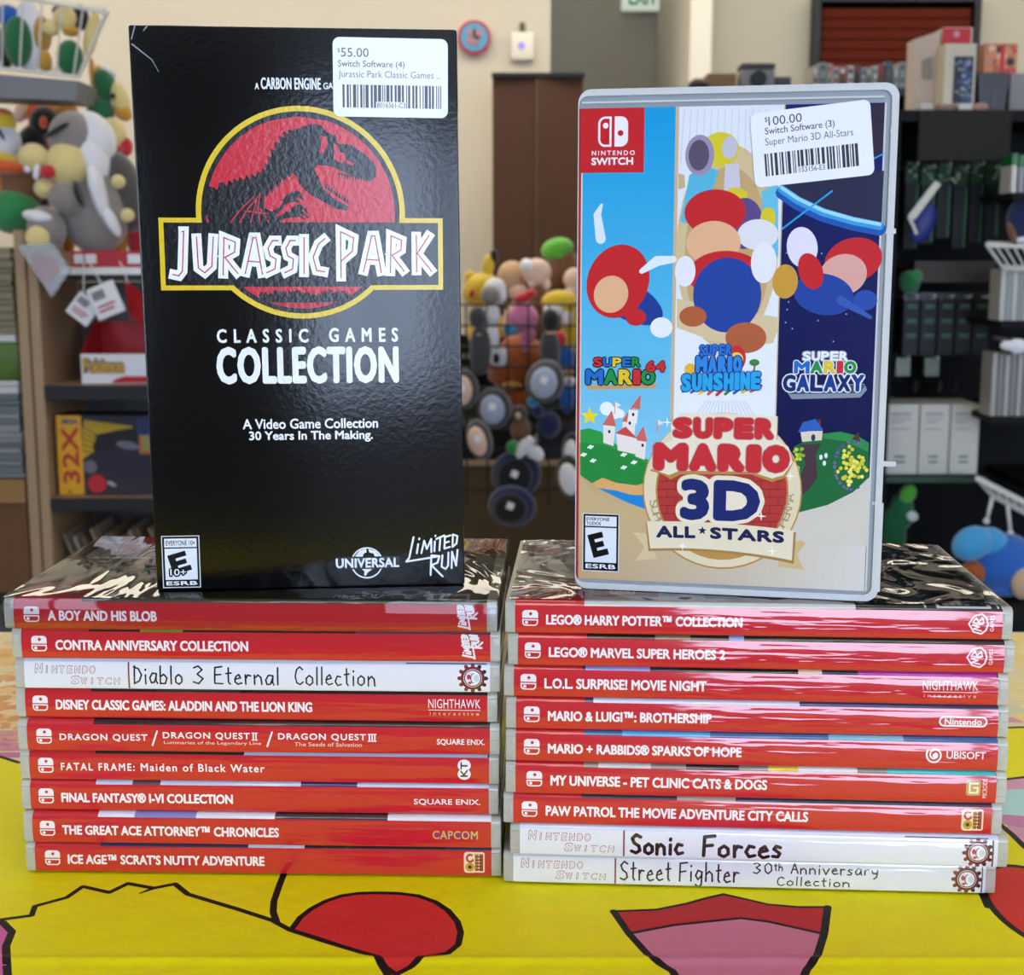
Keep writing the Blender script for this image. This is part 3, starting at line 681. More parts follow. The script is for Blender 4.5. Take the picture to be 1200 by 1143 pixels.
RM = [(603, 741.5, 1174, 749.5), (605.5, 779, 1177.5, 789), (601.5, 815.5, 1169.5, 827), (605, 854, 1168, 863.5), (604.5, 891.5, 1168, 903.5), (605, 929, 1165.5, 941.5), (601.5, 964, 1161.5, 978.5), (610, 1000, 1168, 1017.5), (602, 1034, 1153, 1046.5)]
COV = [['#3b3a2c', '#221c22', '#d6d3e4', '#241d22', '#16121a', '#1b1a1c', '#c9c9dc', '#e6e3ea', '#2c2a52'], ['#c9c8c4', '#1c1712', '#2a2440', '#3d3a5e', '#2c5f96', '#8a8074', '#2f3142', '#d9d6e6', '#d9d6e6']]
DECO = {(0, 1): [(.045, .06, '#6f8f2a'), (.12, .166, '#4a3b55')], (0, 3): [(.05, .08, '#3a2f36')], (0, 5): [(.08, .166, '#a9b4cf')], (0, 6): [(.04, .05, '#5b3f46'), (.1, .12, '#372b62')],
        (0, 7): [(.04, .062, '#8187c4'), (.09, .13, '#2b2430')], (0, 8): [(.08, .1, '#d4d2dd'), (.1, .15, '#1c1a22')], (1, 1): [(.05, .062, '#7d6a4a'), (.075, .08, '#8aa0d0')], (1, 2): [(.028, .05, '#9c8fd0'), (.06, .1, '#141018'), (.1, .108, '#e9c9b0'), (.12, .166, '#b9309a')],
        (1, 3): [(.03, .1, '#d8d4e4'), (.1, .13, '#443c6c')], (1, 4): [(.04, .07, '#4c9fd6'), (.11, .135, '#7cb0c8')], (1, 5): [(.032, .05, '#c9c2c0'), (.062, .08, '#1d1a1f'), (.09, .1, '#e0c23c'), (.1, .12, '#e4ddd8'), (.13, .166, '#39b4b2')], (1, 6): [(.06, .08, '#b59a88')]}
LAB = [['wrapped red-spined game case on top of the left stack under the black box', 'red-spined game case second from the top of the left stack, above the white one',
        'white-spined game case with handwritten title in the left stack', 'red-spined game case directly under the white handwritten case of the left stack',
        'red-spined game case with three-part title and small subtitles, left stack', 'red-spined game case with black on white oval mark at its right end, left stack',
        'red-spined game case third from the bottom of the left stack', 'red-spined game case with yellow lettered mark at right end, second from bottom of left stack',
        'red-spined game case at the very bottom of the left stack on the yellow cloth'],
       ['red-spined game case on top of the right stack with crinkled film and white cover', 'red-spined game case second from the top of the right stack, white shield mark',
        'red-spined game case third from the top of the right stack', 'red-spined game case with white oval mark at the right end, right stack',
        'red-spined game case with white swirl mark at the right end, right stack', 'red-spined game case with square gold mark at the right end, right stack',
        'red-spined game case directly above the two white handwritten ones of the right stack', 'white-spined game case with thick black handwriting, second from bottom of right stack',
        'white-spined game case with thin two-line handwriting at the bottom of the right stack']]
CASE = {}
for s, (MS, yaw0, nm) in enumerate(((LM, -.031, 'left'), (RM, -.060, 'right'))):
    for k, (xl, yl, xr, yr) in enumerate(MS):
        z = Z0+(8-k)*PITCHZ
        pl, pr = onz(xl, yl, z+.0002), onz(xr, yr, z+.0002)
        yaw = .5*yaw0+.5*math.atan2(pr.y-pl.y, pr.x-pl.x)
        a = V((math.cos(yaw), math.sin(yaw), 0)); o = (pl+pr)/2-a*(CU/2)
        o.z = z; ymid = (0.0, -.0125)[s]
        sp = Spine(o, yaw, (yl+yr)/2-16)
        root = thing('game_case', LAB[s][k], 'game case', o, yaw, 'game cases in the %s stack' % nm)
        white = (s, k) in ((0, 2), (1, 7), (1, 8))
        mtx = world_of(root)
        dr = (left_draw, right_draw)[s](k, sp)
        if k: make_case(mtx, root, {'draw': dr, 'white': white}, COV[s][k], not white, DECO.get((s, k)))
        CASE[(s, k)] = (root, mtx, sp, dr)
TOPZ = Z0+8*PITCHZ+CT
def local(mtx, P3): return mtx.inverted() @ P3
def label_plate(root, quad_o, a, b, w_, h, draw, off=.00008, label=None, name='price_label'):
    """rounded white sticker w x h on plane (o,a,b); draw(A) adds its print"""
    T = Art(); r = min(w_, h)*.09; T.rrect(0, 0, w_, h, r, '#efeff2'); draw(T)
    o = V(quad_o); a = V(a).normalized(); b_ = V(b).normalized(); n = a.cross(b_)
    bm_ = T.bm(lambda u, v, q: o+a*u+b_*v+n*(q+off))
    return link(name, bm_, mat('sticker_paper', rough=.35, coat=.3, coat_rough=.15, attr=True), root, label=label)

# top case of the left stack: banner, dark cover with pale blot, sticker at the back, shrink wrap
def top_case(s, extra):
    root, mtx, sp, dr = CASE[(s, 0)]
    def cv(x, y):                                             # pixel on the top face -> (u, arc)
        q = local(mtx, onz(x, y, TOPZ)); return (q.x, VTOP+q.y-R2)
    def draw(B): extra(B, cv); dr(B)
    make_case(mtx, root, {'draw': draw}, COV[s][0], False)
    return root, mtx, cv
def sw_logo_flat(B, u0, v0, u1, v1):
    """console mark as printed on a cover corner (u right, v up), two rounded halves"""
    um = (u0+u1)/2; g = (u1-u0)*.05; r = (u1-u0)*.24
    B.rrect(u0, v0, um-g, v1, r, W_); B.rect(um-g-r, v0, um-g, v1, W_)
    B.rrect(u0+.0007, v0+.0007, um-g-.0007, v1-.0007, r*.7, RED); B.rect(um-g-r, v0+.0007, um-g-.0007, v1-.0007, RED)
    B.rrect(um+g, v0, u1, v1, r, W_); B.rect(um+g, v0, um+g+r, v1, W_)
    B.ellipse((u0+um)/2, v0+(v1-v0)*.7, (u1-u0)*.095, (u1-u0)*.095, W_); B.ellipse((um+u1)/2, v0+(v1-v0)*.45, (u1-u0)*.095, (u1-u0)*.095, RED)
def banner_on_top(B, mtxcv):
    """corner banner lying on the cover, read from the left end of the case"""
    B.rect(SU0, VS, SU0+.0235, VTOP+.0225, RED)
    T = Art(); sw_logo_flat(T, .0075, .0085, .0165, .0185)
    T.text('NINTENDO', .0055, .0062, .0185, .0074, W_, .01, 0, 1.2); T.text('SWITCH', .0055, .0030, .0185, .0056, W_, .02)
    for vs, fs, c, k in T.P: B.P.append(([(SU0+.0235-y, VTOP+x-.0005) for x, y in vs], fs, c, B.n+k))   # cover top is at the left end
    B.n += T.n
def l_top(B, cv):
    for x, y, ru, rv, c in ((330, 665, .03, .03, '#8b8132'), (260, 668, .02, .018, '#6c6b45'), (200, 660, .016, .02, '#57583f'), (430, 690, .03, .006, '#2b1a20'), (500, 690, .02, .006, '#211d2b'), (150, 668, .02, .01, '#45452f')):
        u, v = cv(x, y); B.ellipse(u, v, ru, rv, c)
    banner_on_top(B, cv)
    u0, v0 = cv(447, 698); u1, v1 = cv(506, 691)
    B.ellipse((u0+u1)/2, (v0+v1)/2, .0085, .0042, '#b7bac2'); B.ellipse((u0+u1)/2+.001, (v0+v1)/2, .003, .003, '#4a4468')
    u0, v0 = cv(500, 703); B.rect(u0, v0, u0+.0145, v0+.0085, '#c9cbd0'); B.rect(u0+.002, v0+.0012, u0+.004, v0+.0072, '#26262a'); B.rect(u0+.0055, v0+.0014, u0+.0135, v0+.0045, '#232326')
    B.text('M', u0+.006, v0+.002, u0+.013, v0+.006, '#26262a', .05)
def r_top(B, cv):
    u1, v1 = cv(905, 650); u0, v0 = cv(862, 712)
    B.rect(.118, VS, SU1, VEND, '#211f1f'); B.rect(SU0+.0235, VS, .118, VEND, '#cfcdca')
    banner_on_top(B, cv)
    u, v = cv(695, 699); ub, vb = cv(770, 688); B.rect(u, v, ub, vb, '#c8353c'); B.text('LEGO', u+(ub-u)*.26, v+.003, u+(ub-u)*.66, vb-.003, '#e4c23e', .06); B.text('LEGO', u+(ub-u)*.27, v+.0034, u+(ub-u)*.65, vb-.0034, '#f6f1ec', .02)
    u, v = cv(785, 699); B.rect(u, v, u+.004, v+.0015, '#8d8a88'); B.rect(u+.008, v, u+.012, v+.002, '#8d8a88')
    u, v = cv(826, 702); B.rect(u, v, u+.028, v+.016, '#8e8a9c'); B.rect(u+.01, v+.004, u+.022, v+.013, '#b24458')
    u, v = cv(1098, 711); B.rect(u, v, u+.018, v+.007, '#c9c8c9'); B.rect(u+.0012, v+.001, u+.0168, v+.006, '#2a2828'); [B.rect(u+.0025+i*.0024, v+.002, u+.0044+i*.0024, v+.0048, '#d4d2d4') for i in range(4)]
    for q in (u-.004, u+.02, u+.0215): B.rect(q, v, q+.0006, v+.008, '#c9c8c9')
def smudge(T, x0, x1, v0, v1, seed):
    """a line of type far too small to read: irregular ticks running away from the viewer"""
    rr = random.Random(seed); v = v0
    while v < v1:
        h = rr.uniform(.0005, .0012); a = rr.uniform(0, .35)*(x1-x0)
        T.rect(x0+a, v, x1-rr.uniform(0, .3)*(x1-x0), min(v+h, v1), '#5c5c63'); v += h+.0006
root, mtx, cv = top_case(0, l_top)
def on_top(mtx, u, v, z=CT): return mtx @ V((u, v, z))
xa = mtx.to_3x3() @ V((1, 0, 0)); ya = mtx.to_3x3() @ V((0, 1, 0))
# sticker lies sideways: its text runs from front to back
q = local(mtx, onz(99, 654, TOPZ))
q0 = local(mtx, onz(176, 656, TOPZ)); q1 = local(mtx, onz(120, 632, TOPZ))
u0, v1_ = q.x, q0.y
label_plate(root, on_top(mtx, u0, v1_), xa, ya, .0455, CDp-.002-v1_, lambda T: ([smudge(T, x, x+ww, .003, v, k) for k, (x, ww, v) in enumerate(((.003, .003, .010), (.0088, .0022, .0165), (.0138, .0022, .0190)))], [T.rect(.020+i*.0019, .003, .020+i*.0019+.0009+.0005*(i % 3), CDp-.006-v1_, '#2c2c31') for i in range(11)]), .00035, 'white barcode sticker at the back edge', 'price_label')
# wrap: a closed thin skin over the top, ends and front
b = NB(); box(b, -.0006, CU+.0006, -.0008, CDp+.0006, .0002, CT+.0005, .0012, 0, mtx); fr_ = (mtx.to_3x3() @ V((0, -1, 0))).normalized(); b.normal_update()
for f in b.faces: f.material_index = 1 if f.normal.dot(fr_) > .5 else 0
link('shrink_wrap', b, [M_WRAP, M_WRAP2], root, 30, label='clear crinkled shrink wrap')
root, mtx, cv = top_case(1, r_top)
xa = mtx.to_3x3() @ V((1, 0, 0)); ya = mtx.to_3x3() @ V((0, 1, 0))
q = local(mtx, onz(624, 661, TOPZ))
label_plate(root, on_top(mtx, q.x, q.y), xa, ya, .058, CDp-.0025-q.y, lambda T: ([smudge(T, x, x+.0026, .003, v, 20+k) for k, (x, v) in enumerate(((.0105, .010), (.0195, .016), (.027, .024)))], [T.rect(.036+i*.0018, .003, .0369+i*.0018+.0005*(i % 3), .030, '#2c2c31') for i in range(10)]), .00012, 'white barcode sticker at the back edge', 'price_label')
b = NB(); b.faces.new([b.verts.new(mtx @ V((u, d, CT+.0004))) for u, d in ((.0015, .0024), (CU-.0015, .0024), (CU-.0015, CDp-.0015), (.0015, CDp-.0015))]); link('sleeve_film', b, M_SLEEVE, root, label='clear crinkled sleeve film')
# ------------------------------------------------------------------ tall black slipcase box on the left stack
JPY, JPW, JPH, JPD = .0909, .10725, .1896, .033
root = thing('slipcase_box', 'tall black cardboard game box with red dinosaur emblem standing on the left stack', 'box', (-.12352, .00458, TOPZ+.0007), JPY)
mj = world_of(root) @ M.Rotation(-.008, 4, 'Y') if False else world_of(root) @ M.Rotation(.0, 4, 'Y')
mj = world_of(root) @ M(((1, 0, -.009, 0), (0, 1, 0, 0), (.0, 0, 1, 0), (0, 0, 0, 1)))     # the sleeve has racked a little to the left
b = NB(); box(b, 0, JPW, 0, JPD, 0, JPH, .0008, 0, mj)
m_black = mat('black_gloss_card', '#050608', .19, bump=.05, bscale=520, bdetail=3, spec=.55)
link('box_body', b, m_black, root, 30)
o = mj @ V((0, 0, 0)); ax = mj.to_3x3() @ V((1, 0, 0)); up = (mj.to_3x3() @ V((0, 0, 1))).normalized()
n_ = ax.cross(V((0, 0, 1))); FP = Plane(o, ax, up-ax*up.dot(ax)); SK = up.dot(ax)
A = Art()
def T(s, x0, y0, x1, y1, c='#eceef1', bold=0., space=1., shear=0.): A.text(s, *FP.bx(x0, y0, x1, y1), c, bold, shear, space)
T('A', 298.6, 97, 303.5, 104.7, bold=.03); T('CARBON ENGINE', 305.6, 91, 376, 105, bold=.02, space=1.05); T('GAME', 378.7, 97, 401, 104.7, bold=.02)
# round emblem: yellow outline of disc plus banner, black inside, red sky above and below
YL = '#e3c31c'; RD = '#c91f31'
u0, v0, u1, v1 = FP.bx(229.5, 124, 474.5, 373.5); cu, cv_ = (u0+u1)/2, (v0+v1)/2; R = (u1-u0)/2; RV = (v1-v0)/2
bq = FP.pts([(184.5, 256), (518.5, 255), (519.5, 338.5), (190, 341.5)])
bx0, bx1 = (bq[0][0]+bq[3][0])/2, (bq[1][0]+bq[2][0])/2; by0, by1 = (bq[2][1]+bq[3][1])/2, (bq[0][1]+bq[1][1])/2
mm = .0016
A.ellipse(cu, cv_, R, RV, YL, n=90); A.rect(bx0, by0, bx1, by1, YL)
A.ellipse(cu, cv_, R-mm*1.1, RV-mm*1.1, '#050608', n=90); A.rect(bx0+mm, by0+mm, bx1-mm, by1-mm, '#050608')
rr = R-.0034; rv = RV-.0034
def seg(ylo, yhi):                                            # slice of the red disc
    lo = max(-1, (ylo-cv_)/rv); hi = min(1, (yhi-cv_)/rv); pts = []
    for i in range(25): t = lo+(hi-lo)*i/24; pts.append((cu+rr*math.sqrt(max(0, 1-t*t)), cv_+rv*t))
    return pts+[(2*cu-x, y) for x, y in reversed(pts)]
ytop = FP.px(352, 260.5)[1]; ybot = FP.px(352, 336)[1]
A.poly(seg(ytop, cv_+rv), RD); A.poly(seg(cv_-rv, ybot), RD)
Z = lambda L: FP.pts([(140+x/2.857, 20+y/2.857) for x, y in L])
BKK = '#050608'
# dinosaur skeleton silhouette
A.poly(Z([(299, 565), (318, 572), (330, 578), (332, 556), (350, 552), (358, 570), (366, 545), (378, 556), (384, 538), (398, 552), (402, 533), (416, 548), (424, 528), (436, 543), (444, 522), (456, 536), (462, 514), (474, 526), (478, 502), (490, 512), (484, 488), (500, 494),
          (492, 464), (510, 470), (502, 440), (522, 446), (516, 418), (536, 424), (532, 396), (552, 404), (548, 382), (566, 392), (562, 372), (580, 382), (600, 372), (630, 362), (658, 356), (680, 366), (692, 384), (724, 398), (732, 424), (776, 428), (812, 452), (850, 484), (860, 508), (857, 536), (842, 548),
          (800, 540), (760, 522), (712, 502), (662, 494), (652, 512), (668, 542), (682, 574), (712, 602), (746, 624), (768, 634), (762, 648), (728, 644), (690, 622), (654, 604), (622, 582), (602, 556), (590, 530), (578, 520), (572, 540), (560, 530), (552, 556), (544, 540), (532, 578), (524, 556), (512, 596), (504, 574), (494, 606),
          (484, 588), (486, 640), (520, 655), (520, 687), (302, 687), (280, 640), (284, 600)]), BKK)
for L in ([(672, 398), (692, 400), (698, 424), (680, 458), (668, 452), (676, 426)], [(716, 424), (730, 428), (736, 452), (752, 456), (758, 478), (744, 490), (718, 476)], [(760, 480), (776, 484), (786, 492), (776, 497), (760, 490)]): A.poly(Z(L), RD)
for i in range(12): x = 736+i*9; A.poly(Z([(x-4, 520+i*1.9), (x+5, 522+i*1.9), (x+1, 543+i*1.2)]), BKK)
for i in range(9): x = 690+i*9; A.poly(Z([(x-4, 572+i*6), (x+6, 576+i*6.5), (x+4, 552+i*7)]), BKK)
for L in ([(372, 687), (410, 640), (450, 600)], [(402, 687), (432, 640), (458, 610)], [(440, 687), (452, 640), (462, 600)], [(470, 687), (465, 640), (470, 590)], [(500, 687), (470, 640)], [(420, 650), (520, 660)]): A.stroke(Z(L), .0004, RD)
for L in ([(500, 670), (540, 640), (560, 610), (580, 600), (606, 600), (614, 612)], [(556, 616), (574, 592), (596, 588), (608, 592)], [(565, 612), (590, 612), (603, 622)], [(520, 680), (570, 660), (590, 642), (615, 640), (632, 660)], [(585, 646), (602, 632), (625, 642)], [(588, 652), (606, 652), (632, 672)], [(560, 662), (600, 664), (618, 676)]): A.stroke(Z(L), [.0022]+[.0011]*(len(L)-2)+[.0004], BKK)
# treetops under the banner
rr_ = random.Random(4)
for i in range(46):
    x = 470+i*6.6; yy = 930+rr_.uniform(-8, 8)
    u, v = Z([(x, yy)])[0]
    for q in range(5): a = rr_.uniform(.2, PI-.2); A.stroke([(u, v-.001), (u+.0013*math.cos(a), v+.0009*math.sin(a))], [.0006, .0002], BKK)
A.poly(Z([(468, 950), (500, 934), (560, 938), (600, 930), (650, 940), (700, 932), (766, 938), (760, 950), (700, 954), (620, 956), (520, 955)]), BKK)
# emblem lettering: angular strokes, white with a fine red inline
LET = {'J': [[(.62, 1), (.74, 1), (.66, .16), (.42, .06), (.0, .09)]], 'U': [[(.06, .98), (.16, .18), (.5, .06), (.86, .22), (.94, .98)]], 'R': [[(.06, .0), (.1, .98), (.78, .86), (.74, .6), (.16, .46), (.94, .04)]],
       'A': [[(.02, .04), (.46, .98), (.62, .98), (.98, .02)], [(.22, .36), (.82, .34)]], 'S': [[(.98, .9), (.5, .9), (.14, .7), (.3, .5), (.8, .42), (.72, .16), (.04, .06)]], 'I': [[(.5, .98), (.5, .02)]],
       'C': [[(.98, .94), (.5, .8), (.1, .46), (.36, .12), (.98, .08)]], 'P': [[(.14, .0), (.1, .97), (.94, .84), (.86, .56), (.16, .36)]], 'K': [[(.1, .98), (.12, .02)], [(.84, .98), (.16, .5), (.98, .04)]]}
for ch, x0, x1, y0, y1 in (('J', 170, 236, 710, 884), ('U', 246, 326, 726, 872), ('R', 336, 408, 728, 872), ('A', 412, 488, 728, 872), ('S', 484, 540, 728, 872), ('S', 544, 598, 728, 872), ('I', 600, 636, 728, 870), ('C', 636, 697, 726, 872),
                           ('P', 727, 795, 706, 882), ('A', 808, 886, 722, 866), ('R', 896, 964, 722, 864), ('K', 980, 1054, 720, 864)):
    for wd, c in ((.0033, '#f4f4f6'), (.0004, '#b3263a')):
        for L in LET[ch]:
            i0 = 8 if x1-x0 > 40 else 0
            pts = Z([(x0+i0+(x1-x0-2*i0)*x, y1-8-(y1-y0-16)*y) for x, y in L])
            A.miter(pts, wd, c)
T('CLASSIC', 254, 385.5, 361.5, 402, bold=.03, space=1.9); T('GAMES', 385.5, 384, 466.5, 401, bold=.03, space=1.9)
T('COLLECTION', 253.5, 406, 467.4, 450, bold=.035, space=1.12)
T('A Video Game Collection', 284.4, 490.5, 443, 502.5, bold=.022); T('30 Years In The Making.', 291.9, 505, 437, 518.5, bold=.022)
def rating(A, FP, x0, y0, x1, y1, top, ten):
    """rating box: white panel with leaning black E between a caption and a black foot"""
    u0, v0, u1, v1 = FP.bx(x0, y0, x1, y1); w_, h = u1-u0, v1-v0
    A.rect(u0-.0003, v0-.0003, u1+.0003, v1+.0003, '#d9dade'); A.rect(u0, v0, u1, v1, '#0c0d12'); q = w_*.055
    A.rect(u0+q, v0+h*.79, u1-q, v1-q, '#e4e8f2'); A.rect(u0+q, v0+h*.145, u1-q, v0+h*.765, '#e4e8f2')
    if len(top) == 1: A.text(top[0], u0+q*1.8, v0+h*.825, u1-q*1.8, v1-q*2, '#14151b', .01)
    else:
        A.text(top[0], u0+q*1.6, v0+h*.885, u0+w_*.74, v1-q*1.7, '#14151b', .02); A.text(top[1], u0+q*1.6, v0+h*.805, u0+w_*.5, v0+h*.865, '#14151b', .02)
    a = math.radians(16); E0 = (u0+w_*.28, v0+h*.24); ew, eh = w_*.54, h*.40
    if not ten: E0 = (u0+w_*.30, v0+h*.22); ew, eh = w_*.46, h*.42
    rot = lambda x, y: (E0[0]+(x*ew)*math.cos(a)-(y*eh)*math.sin(a), E0[1]+(x*ew)*math.sin(a)+(y*eh)*math.cos(a))
    for r in ((0, 0, .36, 1), (0, 0, 1, .26), (0, .38, .86, .62), (0, .75, .95, 1)): A.poly([rot(r[0], r[1]), rot(r[2], r[1]), rot(r[2], r[3]), rot(r[0], r[3])], '#0c0d12')
    if ten:
        A.text('10+', u0+w_*.15, v0+h*.20, u0+w_*.66, v0+h*.38, '#0c0d12', .12); A.text('10+', u0+w_*.19, v0+h*.23, u0+w_*.63, v0+h*.36, '#eef1f6', .01)
    A.text('ESRB', u0+q*1.3, v0+h*.035, u1-q*1.3, v0+h*.115, '#f0f1f4', .03)
rating(A, FP, 191, 629, 233.5, 688, ('EVERYONE 10+',), True)
u0, v0, u1, v1 = FP.bx(411.5, 641, 448.5, 678.5); gx, gy, gr = (u0+u1)/2, (v0+v1)/2, (u1-u0)/2
WW = '#e9edf2'
A.ring(gx, gy, gr*.97, gr*.97, .0005, WW, -20, 200); A.ring(gx, gy, gr*.97, gr*.97, .0005, WW, 200, 340)
A.poly([(gx+gr*x, gy+gr*y) for x, y in ((-.75, .45), (-.45, .8), (-.05, .92), (.0, .7), (-.2, .6), (-.25, .42), (-.5, .35))], WW); A.poly([(gx+gr*x, gy+gr*y) for x, y in ((.1, .9), (.55, .75), (.82, .42), (.5, .4), (.42, .6), (.15, .68))], WW)
A.poly([(gx+gr*x, gy+gr*y) for x, y in ((-.35, -.28), (.25, -.28), (.3, -.45), (.05, -.62), (-.08, -.85), (-.2, -.8), (-.16, -.55), (-.32, -.42))], WW)
q = FP.bx(393, 653, 468, 666); A.rect(q[0], q[1]-.0003, q[2], q[3]+.0002, '#050608'); T('UNIVERSAL', 393.5, 654, 468, 665.5, bold=.035, c=WW, space=1.05)
q = FP.bx(476, 627, 535, 675); brush(A, *q, .045, '#eef0f4')
for L in ([(155, 52), (178, 70), (186, 84)], [(158, 30), (154, 46)], [(172, 31), (168, 36)]): A.stroke(FP.pts(L), [.0005, .0003, .0002][:len(L)], '#8f98a2')
skew = lambda u, v, w_: FP.o+FP.a*(u)+FP.b*v+FP.n*(w_+.00006)
b = A.bm(skew); link('front_print', b, mat('box_print', rough=.19, attr=True, bump=.05, bscale=520, bdetail=3, spec=.55), root)
A2 = Art(); A2.rect(.0006, JPH*.86, JPD-.0006, JPH-.0006, '#b3202a'); so = mj @ V((JPW, 0, 0)); sa = mj.to_3x3() @ V((0, 1, 0)); su = mj.to_3x3() @ V((0, 0, 1)); sn = sa.cross(V((0, 0, 1)))
link('side_print', A2.bm(lambda u, v, w_: so+sa*u+su*v+sn*(w_+.00006)), MATS['box_print'], root, label='red block at the top of the right side')
def price_tag(root, PL, quad, lines, code, digits, seed, off):
    """measured sticker on a printed face"""
    q = PL.pts(quad); c = [sum(p[i] for p in q)/4 for i in (0, 1)]
    a = V((q[1][0]-q[0][0]+q[2][0]-q[3][0], q[1][1]-q[0][1]+q[2][1]-q[3][1])); w_ = a.length/2; a.normalize(); n2 = V((-a.y, a.x))
    h = ((V(q[0])-V(q[3])).length+(V(q[1])-V(q[2])).length)/2
    o2 = V(c)-a*w_/2-n2*h/2
    loc = lambda x, y: ((V(PL.px(x, y))-o2).dot(a), (V(PL.px(x, y))-o2).dot(n2))
    def draw(T):
        for s, x0, ya, yb, x1, bd in lines:
            ua, _ = loc(x0, (ya+yb)/2); ub, _ = loc(x1, (ya+yb)/2-(x1-x0)*lines_slope); m0 = loc(x0, yb)[1]; m1 = loc(x0, ya)[1]
            T.text(s, ua, m0, ub, m1, '#33363f', bd)
        x0, y0, x1, y1 = code; u0 = loc(x0, (y0+y1)/2)[0]; u1 = loc(x1, (y0+y1)/2)[0]; v0, v1 = loc(x0, y1)[1], loc(x0, y0)[1]
        T.barcode(u0, v0, u1, v1, '#20232b', seed)
        x0, y0, x1, y1, s = digits; u0 = loc(x0, y0)[0]; u1 = loc(x1, y0)[0]; hh = v1-v0
        T.rect(u0-.0003, v0-.0002, u1+.0003, v0+hh*.27, '#efeff2'); T.text(s, u0, v0+.0001, u1, v0+hh*.24, '#33363f', .005)
    W3 = lambda p: PL.o+PL.a*p[0]+PL.b*p[1]
    label_plate(root, W3(o2), PL.a*a.x+PL.b*a.y, PL.a*n2.x+PL.b*n2.y, w_, h, draw, off, 'white price sticker with barcode')
lines_slope = 0
price_tag(root, FP, [(389.5, 43.5), (524.5, 46), (525, 139), (391, 136.5)], [('$', 395.5, 56.5, 62, 398.5, 0), ('55.00', 399.5, 56, 66.5, 432, 0), ('Switch Software (4)', 396, 70.5, 80.5, 474, .004), ('Jurassic Park Classic Games ..', 396.5, 82.5, 93, 515, -.004)],
          (401.5, 99, 517, 126), (441.7, 118, 475, 124, '8016561-C3'), 11, .0004)

# ------------------------------------------------------------------ game case standing on the right stack
MYAW, MW, MH, MT = -.19785, .10335, .16975, .0111
mo = V((.02202, .00978, TOPZ+.0006))
ca = V((math.cos(MYAW), math.sin(MYAW), 0)); cn = V((math.sin(MYAW), -math.cos(MYAW), 0))
root = thing('game_case', 'clear game case standing upright on the right stack, three-panel cover with a price sticker', 'game case', mo, MYAW)
# sleeve frame: u runs down the case, d to the right, z towards the viewer; front face lies on mo
mm_ = M(((0, ca.x*MW/CDp, cn.x, 0), (0, ca.y*MW/CDp, cn.y, 0), (-MH/CU, 0, 0, 0), (0, 0, 0, 1)))
org = mo+V((0, 0, MH))-cn*CT; mm_.translation = org
MP = Plane(mo, ca, V((0, 0, 1)))
# shell: back tray plus a raised rounded rim on three sides, so the rim reads as clear moulded plastic
b = NB()
def rr_pts(u0, v0, u1, v1, r, n=6):
    pts = []
    for cx, cy, a in ((u1-r, v1-r, 0), (u0+r, v1-r, 90), (u0+r, v0+r, 180), (u1-r, v0+r, 270)):
        for k in range(n+1): t = math.radians(a+k*90/n); pts.append((cx+r*math.cos(t), cy+r*math.sin(t)))
    return pts
W3 = lambda u, v, d: MP.o+MP.a*u+MP.b*v-MP.n*d                # d = depth behind the front face
prism(b, [W3(u, v, .0009) for u, v in rr_pts(.0001, .0001, MW, MH, .0045)], -MP.n*(MT-.0009)); fixn(b)
link('case_shell', b, plastic('shell_grey_plastic', '#aab1b6', .82, .3), root, 30)
ins = MP.bx(677, 131, 1040, 690)
sheet = MP.pts([(677.5, 129.5), (1037, 118), (1012, 695), (675, 676)])
su0, su1, sv0, sv1 = .0012, (sheet[1][0]+sheet[2][0])/2, (sheet[2][1]+sheet[3][1])/2, (sheet[0][1]+sheet[1][1])/2
# rim ring
b = NB()
outer = rr_pts(0, 0, MW, MH, .0045); inner = rr_pts(.0012, sv0-.0008, su1+.0032, sv1+.0006, .002)
inner2 = rr_pts(.0012, .0022, MW-.0026, MH-.0026, .0035)
for ring_, d0, d1, inn in ((outer, 0, .0012, rr_pts(.0003, .0022, MW-.0022, MH-.0022, .003)),):
    n = len(ring_)
    fo = [b.verts.new(W3(u, v, d0)) for u, v in ring_]; fi = [b.verts.new(W3(u, v, d0)) for u, v in inn]
    bo = [b.verts.new(W3(u, v, d1)) for u, v in ring_]; bi = [b.verts.new(W3(u, v, d1)) for u, v in inn]
    for i in range(n):
        j = (i+1) % n
        b.faces.new((fo[i], fo[j], fi[j], fi[i])); b.faces.new((fi[i], fi[j], bi[j], bi[i])); b.faces.new((bo[j], bo[i], bi[i], bi[j])); b.faces.new((fo[j], fo[i], bo[i], bo[j]))
for v0, v1 in ((sv1+.0016, sv1+.0022), (sv1+.0044, sv1+.005)): 
    c = W3((su0+su1)/2, (v0+v1)/2, .0005); box(b, -(su1-su0)/2, (su1-su0)/2, -.0003, .0004, -(v1-v0)/2, (v1-v0)/2, 0, 0, M.Translation(c) @ M.Rotation(MYAW, 4, 'Z'))
def bar(u0, u1, v0, v1, d0=.0001, d1=.001):
    c = W3((u0+u1)/2, (v0+v1)/2, (d0+d1)/2); box(b, -(u1-u0)/2, (u1-u0)/2, -(d1-d0)/2, (d1-d0)/2, -(v1-v0)/2, (v1-v0)/2, 0, 0, M.Translation(c) @ M.Rotation(MYAW, 4, 'Z'))
for x0, y0, x1, y1 in ((1043, 151, 1051, 155), (1041, 222, 1049, 226), (1022, 588, 1030, 592)):
    q = MP.bx(x0, y0, x1, y1); bar(*[q[i] for i in (0, 2, 1, 3)])
for y0, y1 in ((268, 274), (541, 547)):
    q = MP.bx(1031, y0, 1050, y1); bar(q[0], q[2], q[1], q[3])
